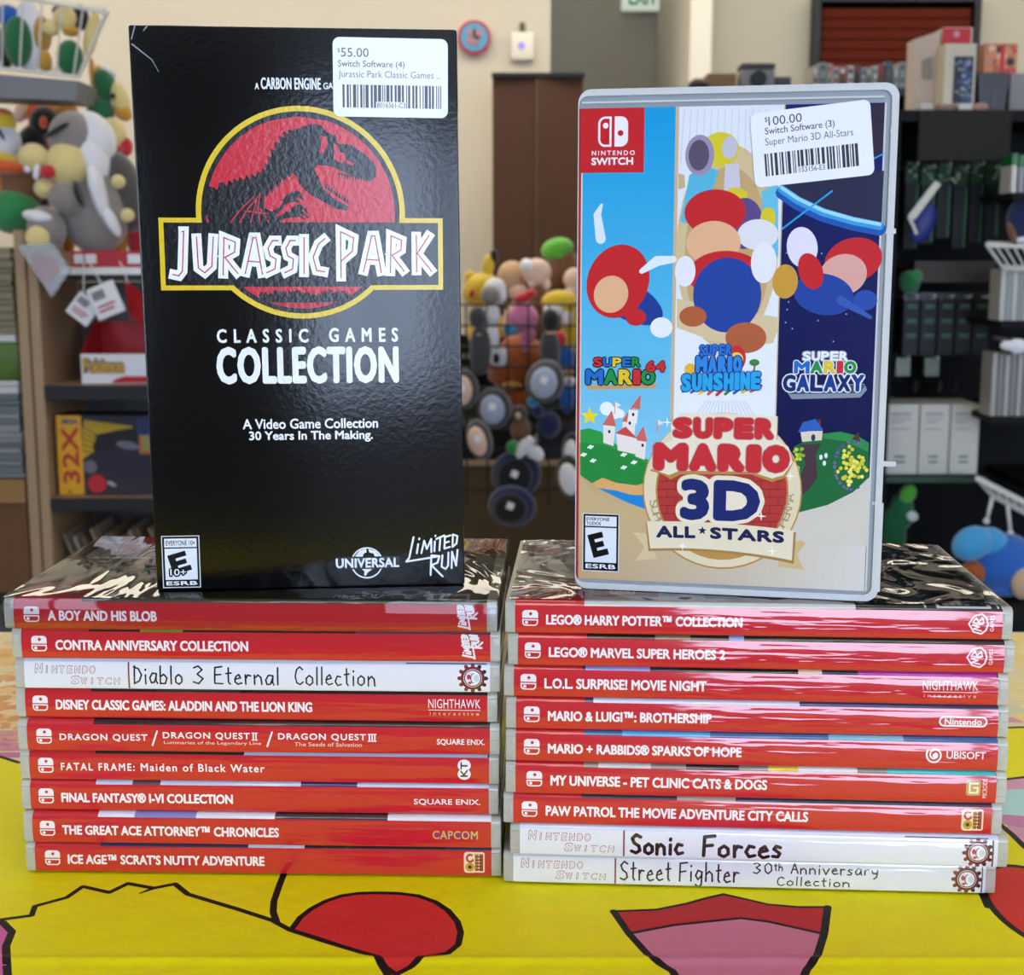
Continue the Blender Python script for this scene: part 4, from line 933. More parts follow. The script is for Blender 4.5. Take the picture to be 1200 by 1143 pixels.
q = MP.bx(1047, 130, 1049.5, 268); bar(q[0], q[2], q[1], q[3]); q = MP.bx(1030, 590, 1032.5, 694); bar(q[0]-.0002, q[2]+.0002, q[1], q[3])
bar(su1+.0002, su1+.0008, sv0, sv1)
fixn(b); link('rim', b, M_PLAST2, root, label='clear moulded rim around the cover')
# cover sheet: red spine wraps round the left edge
A = Art(); SKY = '#139bd7'
A.rect(su0, sv0, su1, sv1, '#cdb592')
def poly(L, c): A.poly(MP.pts(L), c)
def el(x, y, rx, ry, c, rot=0, a0=0, a1=360):
    u, v = MP.px(x, y); k = (MP.px(x+1, y)[0]-u); kv = v-MP.px(x, y+1)[1]; A.ellipse(u, v, rx*k, ry*kv, c, a0, a1, rot)
def st(L, wpx, c): k = MP.px(801, 300)[0]-MP.px(800, 300)[0]; A.stroke(MP.pts(L), [w_*k for w_ in wpx] if hasattr(wpx, '__len__') else wpx*k, c)
A.gradh(su0, sv0, su1, sv0+(sv1-sv0)*.42, '#c6a677', '#d6d2ce', 30)
A.grad(su0, sv0+(sv1-sv0)*.30, su0+.0014, sv1, '#d9c9b4', '#e6dfd6', 3)
def panel(x0, x1, ytop, ybot, c0, c1):
    ua = (MP.px(x0[0], ytop)[0]+MP.px(x0[1], ybot)[0])/2; ub = (MP.px(x1[0], ytop)[0]+MP.px(x1[1], ybot)[0])/2
    A.grad(ua, MP.px((x0[0]+x1[0])/2, ybot)[1], ub, sv1 if ytop < 130 else MP.px(x0[0], ytop)[1], c0, c1, 24); return ua, ub
pa = panel((682, 681), (791, 785), 120, 560, '#8fcdea', SKY)
# left panel: plain hills, water, towers, cloud, star
poly([(680, 504), (690, 502), (704, 506), (722, 521), (745, 532), (772, 545), (757, 568), (756, 586), (740, 590), (722, 582), (704, 572), (693, 566), (680, 557)], '#2f9a45')
poly([(680, 519), (705, 521), (740, 534), (768, 548), (757, 568), (752, 570), (720, 568), (693, 566), (680, 557)], '#25893d')
poly([(693, 567), (706, 560), (722, 566), (745, 569), (757, 566), (756, 581), (740, 580), (722, 576), (702, 572)], '#dfab6b')
poly([(700, 572), (722, 575), (742, 581), (756, 580), (757, 597), (735, 589)], '#1f86d2')
el(711, 479, 8, 8, '#f3f4f6'); el(720, 484, 9, 7, '#f3f4f6'); el(727, 485, 5, 5, '#f3f4f6')
u, v = MP.px(691, 488); A.star(u, v, .0032, '#f0d92c')
for x, y, w_, h, rc in ((714, 497, 14, 22, 30), (737, 493, 15, 26, 0), (751, 515, 13, 20, 22)):
    poly([(x-w_/2, y), (x+w_/2, y+2), (x+w_/2-2, y+h+4), (x-w_/2, y+h)], '#efe3de'); poly([(x-w_/2-1, y+1), (x+w_/2+1, y+3), (x+3, y-16)], '#d6685d')
poly([(737, 480), (748, 481), (746, 497), (735, 495)], '#f2ece6'); poly([(739, 478), (750, 480), (751, 462)], '#d6685d')
poly([(722, 508), (746, 514), (752, 534), (724, 528)], '#f0e4de'); poly([(721, 508), (733, 500), (747, 514)], '#cf4a45')
for x, y in ((714, 506), (742, 486), (738, 496), (753, 522)): el(x, y, 1.5, 2, '#2a2e3c')
for x0, y0 in ((722, 476), (772, 497)): st([(x0-2, y0+10), (x0-1, y0-5)], .8, '#d86a62'); poly([(x0-1, y0-5), (x0+6, y0-1), (x0-1, y0+2)], '#f0e9e6')
for x, y in ((692, 524), (684, 533), (695, 540), (731, 533), (743, 542), (731, 548)): el(x, y, 4, 1.6, '#e9efe6', 15); el(x, y, 1.5, 2.6, '#e9efe6', 15)
# middle panel: striped white, cream ring and water
pb = panel((794, 790), (913, 912), 120, 560, '#eef0f6', '#e3e5ec')
for i in range(13):
    x = 802+i*8; st([(x, 128), (x-2+(i-6)*.4, 190)], 1, '#cfd2dc')
for i in range(15):
    a = -1+i/7; st([(850+a*22, 470), (850+a*58, 520)], 1.2, '#d2d8ea')
el(852, 290, 60, 120, '#d7bf93'); el(852, 300, 50, 104, '#c7a670')
poly([(797, 260), (808, 205), (826, 194), (842, 200), (830, 240), (804, 262)], '#58b7d6'); poly([(892, 225), (912, 215), (912, 300), (898, 300)], '#69bfdb')
poly([(795, 222), (803, 220), (802, 205), (795, 203)], '#c9b184')
poly([(793, 384), (830, 398), (870, 408), (906, 402), (911, 388), (911, 372), (793, 350)], '#dcc59c')
# right panel: night sky with a bright blue horizon arc and a light beam
pc = panel((915, 913), (1037, 1019), 116, 560, '#0c1245', '#131f66')
poly([(915, 210), (1036, 200), (1033, 262), (985, 256), (945, 240), (915, 222)], '#2a2c48')
for i, (dy, wd, c) in enumerate(((6, 14, '#1e58ae'), (2, 9, '#3f9bd8'), (0, 4, '#9edcf2'))):
    st([(916, 220+dy), (935, 233+dy), (965, 247+dy), (1000, 257+dy), (1031, 263+dy)], wd, c)
st([(917, 268), (975, 224)], 2, '#2ca3dd'); st([(1020, 188), (1035, 180)], 2, '#2ca3dd')
poly([(1022, 122), (1037, 121), (1034, 180), (1022, 186)], '#30283c')
rr_ = random.Random(9)
for i in range(30): el(rr_.uniform(920, 1022), rr_.uniform(280, 475), .9, .9, '#8fb4ea')
# green planet with a small blue-roofed house and flower beds
poly([(930, 524), (945, 516), (965, 509), (990, 507), (1005, 511), (1018, 519), (1018, 560), (1000, 577), (970, 592), (935, 601)], '#1d6a3a')
poly([(960, 509), (985, 506), (1005, 511), (1018, 519), (1018, 530), (990, 517), (966, 514)], '#2f8d4a')
poly([(937, 521), (962, 520), (956, 534), (958, 560), (948, 574), (938, 582), (936, 562), (944, 544)], '#4a3540')
poly([(938, 506), (964, 505), (963, 516), (940, 518)], '#e1d3bd'); poly([(935, 507), (941, 495), (956, 491), (961, 499), (965, 504)], '#2f62b8'); st([(960, 492), (961, 498)], 2.4, '#7c2d33'); el(953, 513, 2.5, 4, '#263a66')
poly([(998, 515), (1006, 506), (1008, 518)], '#4d3538')
rr_ = random.Random(5)
for i in range(60):
    a = rr_.uniform(0, 2*PI); r = rr_.uniform(0, 1); x, y = 999+18*r*math.cos(a), 546+24*r*math.sin(a)
    if x < 1017: el(x, y, 2.2, 2.2, rr_.choice(('#e2dc4b', '#cfc83a', '#efe87a')))
for i in range(40):
    a = rr_.uniform(1.2, 5.2); x, y = 999+21*math.cos(a), 546+28*math.sin(a)
    if x < 1017: el(x, y, 1.6, 1.6, rr_.choice(('#7a63a8', '#5c4a90')))
for i in range(18): el(rr_.uniform(931, 942), rr_.uniform(526, 552), 2, 2, rr_.choice(('#cfd34a', '#8fb53a')))
for x, y in ((962, 536), (968, 534), (966, 543)): el(x, y, 2, 3, '#e6e9ee')
# sand curve along the foot of the panels
def bez(p0, p1, p2, n=14): return [((1-t)**2*p0[0]+2*t*(1-t)*p1[0]+t*t*p2[0], (1-t)**2*p0[1]+2*t*(1-t)*p1[1]+t*t*p2[1]) for t in [i/n for i in range(n+1)]]
poly(bez((679, 557), (700, 590), (760, 600))+[(760, 640), (678, 640)], '#cbae82'); poly(bez((930, 602), (990, 598), (1019, 559))+[(1017, 640), (930, 640)], '#d3cbc1')
# plain balloon shapes where the cover's figures stand
el(735, 352, 46, 22, '#1e3f93', -28); el(724, 330, 36, 44, '#c9282e', -20); el(716, 345, 20, 22, '#e9b48a', -20); el(775, 384, 13, 12, '#eceff5'); st([(704, 280), (700, 252), (705, 240)], [12, 9, 3], '#dfe8ee'); st([(752, 318), (770, 306), (789, 304)], [6, 12, 8], '#e4ecf2')
el(745, 372, 12, 10, '#c9282e')
el(844, 175, 22, 20, '#dcc92e'); el(820, 182, 17, 24, '#9c8fae'); el(819, 182, 12, 18, '#5c5068'); el(855, 173, 9, 13, '#c7c2d0'); poly([(850, 192), (866, 192), (868, 225), (848, 225)], '#cfc9d6'); el(862, 229, 14, 9, '#dcc92e'); el(872, 262, 22, 30, '#5a4a86'); el(900, 256, 9, 13, '#dcc92e'); el(888, 275, 24, 18, '#e4e2e6')
el(838, 249, 36, 27, '#c9282e'); el(836, 285, 32, 26, '#e9b48a'); el(850, 322, 44, 28, '#c9282e'); el(852, 346, 40, 44, '#23459c'); el(803, 318, 12, 18, '#ece9f0'); el(895, 308, 15, 24, '#ece9f0'); el(874, 396, 24, 18, '#b5603c'); el(812, 371, 16, 12, '#b5603c')
el(1000, 305, 34, 26, '#c9282e', 15); el(988, 322, 28, 24, '#e0a79c', 15); el(965, 345, 36, 24, '#23459c', -12); el(940, 290, 18, 24, '#e6dff0', 10); el(950, 318, 14, 22, '#c9282e', 20); el(920, 330, 15, 20, '#cf9a3c'); el(1014, 352, 14, 12, '#2c4fa6')
st([(985, 352), (1020, 372)], [10, 4], '#3a5cb0')
# title lettering
def word(s, x0, y0, x1, y1, cs, bold, out, ob, slope=0., space=1.):
    """per-letter coloured word on a slanted baseline with an outline"""
    n = len(s); wts = [1.25 if ch in 'MW' else (.55 if ch == 'I' else 1) for ch in s]; tot = sum(wts); x = x0
    cells = []
    for ch, w_ in zip(s, wts):
        e = x+(x1-x0)*w_/tot; dy = slope*(x-x0); cells.append((ch, x+.4, y0+dy, e-.4, y1+dy)); x = e
    k = MP.px(801, 300)[0]-MP.px(800, 300)[0]
    for (ch, a, t, e, bt) in cells:
        q = MP.bx(a, t, e, bt); A.text(ch, q[0]-ob*k, q[1]-ob*k, q[2]+ob*k, q[3]+ob*k, out, .11)
    for i, (ch, a, t, e, bt) in enumerate(cells): A.text(ch, *MP.bx(a, t, e, bt), cs[i % len(cs)], bold)
Rr, Bb, Yy, Gg = '#cf2f36', '#1f6fc4', '#e8c62f', '#23924a'
poly([(686, 452), (770, 450), (768, 455), (690, 457)], '#c9a26a')
word('SUPER', 695, 419, 751, 430, (Rr, Bb, Yy, Bb, Gg), .05, '#151212', 1.2); word('MARIO', 686, 433, 768, 451, (Bb, Gg, Yy, Rr, Gg), .06, '#151212', 1.4); word('64', 757, 423, 780, 436, (Rr,), .05, '#6c1c22', 1.2)
for i in range(9): c = (Gg, Bb, Yy, '#d8663c', Rr)[i % 5]; st([(800+i*10, 463-abs(i-4)), (812+i*10, 452)], 3.5, c)
el(863, 420, 11, 15, Rr); el(863, 421, 8, 8, '#f0d05a'); el(809, 433, 7, 7, '#eab93c'); el(884, 425, 6, 4, '#2d8a4a'); st([(883, 437), (885, 426)], 2, '#8c5a36')
word('SUPER', 819, 404, 858, 417, ('#2b74cf',), .04, '#163a86', .8, -.02); word('MARIO', 815, 417, 870, 437, ('#3486dc',), .06, '#12306f', 1.3); word('SUNSHINE', 798, 438, 892, 459, ('#2fa5e0',), .06, '#123f8a', 1.3, -.03)
poly([(917, 452), (1013, 450), (1016, 457), (1008, 466), (928, 468)], '#8b95a6'); poly([(917, 453), (1014, 451), (1008, 461), (926, 462)], '#454f66')
word('SUPER', 940, 412, 994, 423, ('#eef0f4',), .05, '#8b95a6', 1); word('MARIO', 930, 423, 1004, 438, (Bb, Gg, Yy, Rr, Gg), .06, '#e6e9f0', 1.2); word('GALAXY', 917, 439, 1013, 459, ('#152a6a', '#1a3c8c'), .05, '#e4e8f0', 1.5)
# round gold medal with brick centre, ribbon and letters
GO, GD = '#e6d6b6', '#b98c4a'
el(845.5, 576, 93.5, 92, GD); el(845.5, 575, 92, 91, GO); el(845.5, 576, 78, 81, GD); el(845.5, 576, 76, 79, '#b63a38'); el(845.5, 576, 77, 80, '#c0904c', 0, 222, 318)
for j in range(9):
    y = 545+j*9.5; hw = 74*math.sqrt(max(0, 1-((y-576)/78)**2)); st([(845-hw, y), (845+hw, y)], 1, '#8a2a2c')
    for i in range(9):
        x = 772+i*20+(10 if j % 2 else 0)
        if abs(x-845) < hw-3 and y < 618: st([(x, y), (x, y+9.5)], 1, '#8a2a2c')
for s_, side in (('SUPERMA', -1), ('SUPERMA', 1)):
    for i, ch in enumerate(s_):
        a = math.radians((190+i*5.5) if side < 0 else (322+i*5.5)); x, y = 845.5+85*math.cos(a), 576-86*math.sin(a)
        u, v = MP.px(x, y); t = a-PI/2 if side < 0 else a+PI/2; t = (a+PI/2) if True else t
        k = .0013; A.textq(ch, (u-k*math.cos(t), v-k*math.sin(t)), (2*k*math.cos(t), 2*k*math.sin(t)), (-2*k*math.sin(t), 2*k*math.cos(t)), '#a8946c', .0)
poly([(742, 624), (757, 625), (770, 655), (745, 657), (755, 641)], '#dcc59a'); poly([(938, 633), (944, 637), (934, 650), (942, 668), (912, 664), (915, 640)], '#d3b682')
poly(bez((757, 612), (845, 612), (933, 624))+bez((930, 661), (845, 642), (760, 646)), '#a9824a'); poly(bez((758, 611), (845, 610), (930, 622))+bez((928, 657), (845, 640), (762, 643)), '#e9dcc2')
# red title on a cream block
poly([(786, 500), (797, 485), (866, 488), (912, 488), (911, 516), (922, 522), (931, 540), (920, 560), (905, 565), (880, 556), (830, 556), (798, 556), (786, 562), (776, 556), (762, 552), (772, 528), (790, 518)], GD)
poly([(786, 498), (798, 484), (866, 486), (911, 488), (910, 515), (924, 524), (929, 542), (918, 557), (905, 561), (880, 553), (830, 552), (796, 552), (784, 557), (762, 549), (774, 522), (788, 516)], '#efe3cc')
word('SUPER', 788, 489, 908, 514, ('#cb3037',), .085, '#b98a86', .9, .012); word('MARIO', 765, 519, 926, 552, ('#cb3037',), .095, '#b98a86', .9, .02)
A.text('3D', *[a+d for a, d in zip(MP.bx(796, 561, 892, 611), (-.0012, -.0012, .0012, .0012))], '#efe3cc', .14); A.poly(MP.pts([(852, 570), (878, 572), (878, 602), (852, 602)]), '#efe3cc'); A.text('3D', *MP.bx(797, 562, 891, 611), '#1d2a6c', .06, 0, 1.02)
k_ = MP.px(769, 630); k2 = MP.px(918, 638)
def ribbon(s, x0, x1, ya, yb):
    h = 14; p0 = MP.px(x0, ya+h/2); p1 = MP.px(x1, yb+h/2); q0 = MP.px(x0, ya-h/2)
    A.textq(s, p0, (p1[0]-p0[0], p1[1]-p0[1]), (q0[0]-p0[0], q0[1]-p0[1]), '#1d2350', .06, 0, 1.08)
ribbon('ALL', 769, 815, 623, 624); ribbon('STARS', 832, 919, 624.5, 630); u, v = MP.px(823, 622); A.star(u, v, .0016, '#1d2350', .42)
for x, y in ((782, 495), (926, 558), (892, 605), (800, 640), (905, 646)): u, v = MP.px(x, y); A.star(u, v, .0018, '#fbf8ef', .22, 4)
# corner banner with the console mark, rating box
q = MP.pts([(678.5, 129), (755.5, 126), (754.5, 201), (679, 204)]); bu, bv = (q[1][0]+q[2][0])/2, (q[2][1]+q[3][1])/2
A.rect(su0-.0004, bv, bu, sv1, '#c9262e'); q = MP.bx(701, 136.5, 736, 172)
sw_logo_flat(A, q[0], q[1], q[2], q[3]); A.text('NINTENDO', *MP.bx(693.5, 176.5, 744, 182), '#f3ecec', .02, 0, 1.4); A.text('SWITCH', *MP.bx(693, 184.5, 742, 193.5), '#f3ecec', .04, 0, 1.05)
rating(A, MP, 683.5, 603, 724.5, 669, ('EVERYONE', 'TODOS'), False)
b = A.bm(MP.fn(-.00005))
lay = b.loops.layers.float_color['Col']
def quadc(L, c):
    f = b.faces.new([b.verts.new(p) for p in L])
    for lp in f.loops: lp[lay] = col(c)
arc = [(su0, .00006), (.0006, .0003), (.0001, .0009), (-.00012, .002), (-.00012, .0102)]
for (ua, da), (ub, db) in zip(arc, arc[1:]): quadc([W3(ua, sv0, da), W3(ub, sv0, db), W3(ub, sv1, db), W3(ua, sv1, da)], '#c4262d')
link('cover_sleeve', b, M_COVER, root)
lines_slope = -.055
price_tag(root, MP, [(881, 134.5), (1021, 115), (1023.5, 206), (882.5, 219.5)], [('$', 896, 137.5, 144, 899.5, 0), ('100.00', 900.5, 137, 147.5, 940, 0), ('Switch Software (3)', 896.5, 150, 160.5, 979, .004), ('Super Mario 3D All-Stars', 897, 162.5, 173.5, 1001, -.004)],
          (896.5, 180.5, 1009, 207), (937, 200, 967, 205, '153156-E3'), 23, .0003)
# ------------------------------------------------------------------ plush toy builder
def plush_mat(name, c): return mat('plush_'+name, c, .95, sheen=.5, bump=.5, bscale=260, vary=.10, vscale=40)
for n_, c_ in dict(grey='#8c857f', dark='#4b4644', cream='#e4d08a', white='#e6e6ea', green='#2f8a4c', deepgreen='#14693a', yellow='#e2bf2f', gold='#c9922f', orange='#e2622c', red='#c8242c', black='#131214', brown='#7a5236',
                   tan='#cda985', peach='#e6c6b2', pink='#dc7fae', lime='#63bb38', blue='#1f62b8', sky='#3f9fd6', navy='#16234f', rust='#a5521d', charcoal='#3a3d40', paleblue='#a9b6cc', tag='#efefef').items(): plush_mat(n_, c_)
PM = lambda n: MATS['plush_'+n]
def plush(name, label, cat, Y, base, parts, group=None):
    """parts: (part name, material, [(px, py, rx, ry, rdepth, dy, tilt)]) in photo pixels at depth plane Y"""
    b0 = at(base[0], base[1], Y); root = thing(name, label, cat, b0, 0, group); k = mpp(Y)
    for pn, mn, blobs in parts:
        b = NB()
        for q in blobs:
            x, y, rx, ry = q[:4]; rd = q[4] if len(q) > 4 else min(rx, ry); dy = q[5] if len(q) > 5 else 0; tl = q[6] if len(q) > 6 else 0
            c = at(x, y, Y); c.y += dy*k
            ell(b, c, (rx*k, rd*k, ry*k), M.Rotation(math.radians(tl), 3, 'Y'))
        link(pn, b, PM(mn), root, 'all')
    return root
# ------------------------------------------------------------------ display shelves on the left
YS = 2.15; kS = mpp(YS)
m_wood = mat('light_maple', '#a98d6c', .6, vary=.08, vscale=12); m_gback = mat('grey_backboard', '#6f7072', .8)
def shelf_x(px): return at(px, 400, YS).x
root = thing('display_shelf', 'tan display shelf unit with black-edged boards behind the black box', 'shelf', (shelf_x(60), YS, FZ))
xa_, xb_ = at(33, 330, YS).x, -.16; SD = .26
ztop = at(60, 314, YS).z
b = NB(); box(b, xa_, xa_+.019, YS, YS+SD, FZ, ztop+.03, .001); link('side_panel', b, m_wood, root)
b = NB(); box(b, xb_, xb_+.019, YS, YS+SD, FZ, ztop+.03, .001); link('side_panel', b, m_wood, root)
b = NB(); box(b, xa_+.019, xb_, YS+SD-.012, YS+SD, FZ, ztop-.03); link('back_panel', b, m_gback, root, label='grey back panel')
SH = []
for py0, py1 in ((314, 329), (452, 468), (584, 598), (722, 738), (850, 866)):
    z1, z0 = at(60, py0, YS).z, at(60, py1, YS).z; SH.append(z1)
    b = NB(); box(b, xa_+.0195, xb_-.0005, YS+.004, YS+SD-.0125, z0, z1); o = link('shelf_board', b, m_wood, root)
    b = NB(); box(b, xa_+.0195, xb_-.0005, YS-.003, YS+.0035, z0-.001, z1); link('edge_strip', b, BLACKM, o, label='black edge strip')
b = NB(); box(b, xa_+.02, xb_-.001, YS-.006, YS-.0035, SH[0]-.012, SH[0]+.001); link('price_strip', b, WHITEM, root, label='pale price strip along the top board')
# neighbouring unit: its side panel and the goods on it
root = thing('display_shelf', 'tan shelf unit at the left edge of the photo carrying stacked magazines', 'shelf', (xa_-.3, YS, FZ))
xe = xa_-.004
b = NB(); box(b, xe-.019, xe, YS, YS+SD, FZ, at(20, 270, YS).z, .001); link('side_panel', b, m_wood, root)
b = NB(); box(b, xe-.62, xe-.6, YS, YS+SD, FZ, at(20, 270, YS).z, .001); link('side_panel', b, m_wood, root)
b = NB(); box(b, xe-.6, xe-.0195, YS+SD-.012, YS+SD, FZ, at(20, 300, YS).z); link('back_panel', b, m_gback, root)
zb = at(10, 697, YS).z
for z1 in (zb, FZ+.12):
    b = NB(); box(b, xe-.599, xe-.0195, YS+.002, YS+SD-.0125, z1-.02, z1); link('shelf_board', b, BLACKM, root)
root = thing('cardboard_box', 'brown cardboard box at the left edge, below the stacked magazines', 'box', (xe-.25, YS+.02, zb+.001))
zc = at(10, 562, YS).z
b = NB(); box(b, xe-.45, xe-.024, YS+.006, YS+.24, zb+.001, zc, .002); link('carton', b, mat('brown_card', '#6d4a2b', .8, vary=.06, vscale=10), root)
b = NB(); box(b, xe-.4495, xe-.0245, YS+.001, YS+.0055, zc-.045, zc-.001); link('lid_flap', b, mat('pale_card', '#9c7648', .8), root)
# stacks of thin magazines, one green
rr_ = random.Random(2); z = zc+.0012; k = 0
zt = at(10, 285, YS).z
m_pap = [mat('magazine_grey', '#8d8f8e', .5), mat('magazine_cream', '#82795a', .5), mat('magazine_pale', '#c9cac6', .5), mat('magazine_slate', '#66706f', .5)]
while z < zt-.012:
    h = rr_.choice((.0085, .0105, .015)); yy = (z-zc)/(zt-zc)
    if .44 < yy < .58: k += 1; z0 = z; 
    col_i = m_pap[rr_.choice((0, 3)) if yy < .36 else (2 if yy < .40 or .55 < yy < .59 else 1)]
    if .40 <= yy < .52:
        h = at(10, 408, YS).z-at(10, 452, YS).z
        o = NB(); box(o, xe-.40, xe-.026, YS+.012, YS+.2, z, z+h, .004)
        g = tag(link('book_bundle', o, mat('green_bundle', '#4d6b1c', .4, vary=.5, vscale=30), None, 30), 'green and black wrapped bundle between the magazines at the left edge', 'bundle'); z += h+.0012; continue
    o = NB(); dx = rr_.uniform(0, .012); box(o, xe-.40-dx, xe-.026-dx*.4, YS+.008+rr_.uniform(0, .008), YS+.22, z, z+h-.0012, .001)
    low = yy < .45
    tag(link('magazine', o, col_i, None), 'thin grey magazine in the stack below the green bundle at the left edge' if low else 'thin cream magazine in the stack above the green bundle at the left edge', 'magazine',
        'magazines under the green bundle' if low else 'magazines over the green bundle'); z += h
# ---- goods on the shelf unit
zA, zB, zC, zD = [q+.0008 for q in SH[:4]]
# red and white counter tray with gold lettering
root = thing('counter_tray', 'red and white cardboard counter tray with gold lettering on the middle shelf', 'box', (at(130, 452, YS+.05).x, YS+.05, zB))
x0, x1 = at(95, 430, YS+.03).x, at(215, 430, YS+.03).x; zl = at(120, 415, YS+.03).z; zh = at(150, 377, YS+.15).z; y0, y1 = YS+.03, YS+.17
m_redc, m_whc = mat('red_card', '#b3141d', .5), mat('white_card', '#e4e3e4', .5)
b = NB(); box(b, x0, x1, y0, y0+.003, zB, zl); link('front_panel', b, m_whc, root)
b = NB(); box(b, x0, x1, y1-.003, y1, zB, zh, 0); link('back_panel', b, m_redc, root, label='red back panel')
b = NB()
for x in (x0, x1-.003): prism(b, [(x, y0+.003, zB), (x, y1-.003, zB), (x, y1-.003, zh), (x, (y0+y1)/2+.02, zh), (x, y0+.003, zl)], (.003, 0, 0))
link('side_panel', fixn(b), m_redc, root, label='red side panels')
b = NB(); box(b, x0+.003, x1-.003, y0+.003, y1-.003, zB+.0004, zB+.003); link('bottom', b, m_redc, root)
T_ = Plane((x0, y0-.0006, zB), (1, 0, 0), (0, 0, 1)); A = Art()
for bd, c in ((.09, '#2f3c78'), (.03, '#c9a136')): A.text('Pok\u00e9mon', *T_.bx(97, 419, 146, 438), c, bd)
A.poly(T_.pts([(130, 449), (136, 444), (150, 440), (190, 440), (190, 449)]), '#b3141d'); q = T_.bx(147, 420, 172, 441); A.rrect(*q, .004, '#dfe3ea')
link('front_print', A.bm(T_.fn(), eps=1e-4), PRINT_BG, root)
# tray on top board under the plush toys
root = thing('display_tray', 'low red and white tray on the top shelf beneath the grey plush', 'tray', (at(130, 312, YS+.02).x, YS+.02, zA))
x0, x1 = at(86, 312, YS+.02).x, at(176, 312, YS+.02).x; zt_ = at(100, 294, YS).z
b = NB(); box(b, x0, x1, YS+.012, YS+.016, zA, zt_); box(b, x0, x0+.004, YS+.0165, YS+.12, zA, zt_); box(b, x1-.004, x1, YS+.0165, YS+.12, zA, zt_); box(b, x0+.004, x1-.004, YS+.0165, YS+.12, zA, zA+.004); link('tray', b, m_redc, root)
b = NB()
for a, c in ((87, 98), (100, 113), (150, 172)): box(b, at(a, 305, YS+.01).x, at(c, 305, YS+.01).x, YS+.009, YS+.0115, at(a, 309, YS).z, at(a, 298, YS).z)
link('label_card', b, m_whc, root, label='white label cards')
# hanging tags and blister bag under the big plush
def tagcard(px, py, w_, h, ang, Y, name, label, mats, cat='tag', sx=None):
    c = at(px, py, Y); root = thing(name, label, cat, c); k = mpp(Y); b = NB()
    box(b, -w_*k/2, w_*k/2, -.002, .002, -h*k/2, h*k/2, .0008, 0, M.Translation(c) @ M.Rotation(math.radians(ang), 4, 'Y')); link('card', b, mats[0], root)
    b = NB(); R = M.Translation(c) @ M.Rotation(math.radians(ang), 4, 'Y')
    for i in range(9): box(b, (-.36+i*.05)*w_*k, (-.36+i*.05+.022)*w_*k, -.0032, -.0022, .08*h*k, .36*h*k, 0, 0, R)
    link('barcode', b, BLACKM, root)
    b = NB(); box(b, -w_*k*.36, w_*k*.2, -.0032, -.0022, -.3*h*k, -.24*h*k, 0, 0, R); box(b, -w_*k*.36, w_*k*.3, -.0032, -.0022, -.16*h*k, -.10*h*k, 0, 0, R); link('small_print', b, mats[1], root)
    return root, c
rt, c = tagcard(124, 352, 34, 38, -22, YS-.03, 'hang_tag', 'white barcode hang tag dangling over the tray with gold lettering', (m_whc, m_redc))
b = NB(); tube(b, [at(120, 336, YS-.03), at(112, 320, YS-.02), at(100, 300, YS-.012)], .0012); link('string', b, MATS['white_card'], rt)
rt, c = tagcard(98, 362, 30, 30, 38, YS-.02, 'hang_tag', 'white and red hang tag turned on its corner, behind the barcode tag', (m_whc, m_redc))
b = NB(); tube(b, [at(98, 343, YS-.02), at(98, 325, YS-.012), at(98, 308, YS-.008)], .0012); link('string', b, MATS['white_card'], rt)
b = NB(); prism(b, [at(152, 372, YS+.015), at(146, 330, YS-.02), at(166, 343, YS+.0), at(172, 380, YS+.02)], (0, .012, 0)); root = thing('hang_tag', 'red-backed folded tag next to the barcode hang tag', 'tag', at(156, 355, YS)); link('card', fixn(b), m_redc, root)
b = NB(); tube(b, [at(150, 334, YS-.012), at(146, 318, YS-.008), at(140, 306, YS-.009)], .0012); link('string', b, MATS['white_card'], root)
root = thing('blister_bag', 'clear bag with red and brown card hanging under the left plush toys', 'bag', at(50, 320, YS-.08))
b = NB(); prism(b, [at(20, 288, YS-.08), at(60, 284, YS-.08), at(82, 316, YS-.085), at(60, 348, YS-.09), at(40, 318, YS-.085)], (0, .012, 0)); link('bag', fixn(b), plastic('bag_film', '#b9b7b5', .35, .15), root)
b = NB(); prism(b, [at(36, 300, YS-.074), at(62, 300, YS-.074), at(70, 318, YS-.076), at(54, 334, YS-.08), at(40, 316, YS-.076)], (0, .005, 0)); link('card', fixn(b), mat('rust_card', '#a3402c', .5), root)
b = NB(); cyl(b, at(26, 290, YS-.078), at(26, 288, YS+.0), .0015); link('hook', b, WIREW, root)
# yellow-spined console box on the lower shelf
root = thing('console_box', 'game hardware box with yellow side band on the lower shelf', 'box', (at(130, 583, YS+.03).x, YS+.03, zC))
y0 = YS+.03; BP = Plane((0, y0-.0008, 0), (1, 0, 0), (0, 0, 1))
x0, x1 = BP.px(67.5, 530)[0], BP.px(230, 530)[0]; z1 = BP.px(80, 487)[1]
b = NB(); box(b, x0, x1, y0, y0+.07, zC, z1, .001); link('carton', b, mat('dark_carton', '#191722', .45), root)
A = Art(); A.rect(x0, zC+.0008, x1, z1, '#17151f'); p = BP.pts
A.grad(BP.px(97, 530)[0], zC+.0008, x1, z1, '#2a2330', '#1d1a2c', 6)
for i in range(13): A.poly(p([(98+i*4.5, 492+i*.6), (101+i*4.5, 492+i*.6), (106+i*4, 510-i*.6), (102+i*4, 512-i)]), '#c9a414')
A.poly(p([(97, 497), (112, 512), (120, 534), (108, 531), (97, 538)]), '#c9a414')
for i in range(5): A.stroke(p([(97, 500+i*7), (116, 512+i*5)]), .002, '#241f2a')
def e2(x, y, rx, ry, c, rot=0): u, v = BP.px(x, y); A.ellipse(u, v, rx*kS, ry*kS, c, rot=rot)
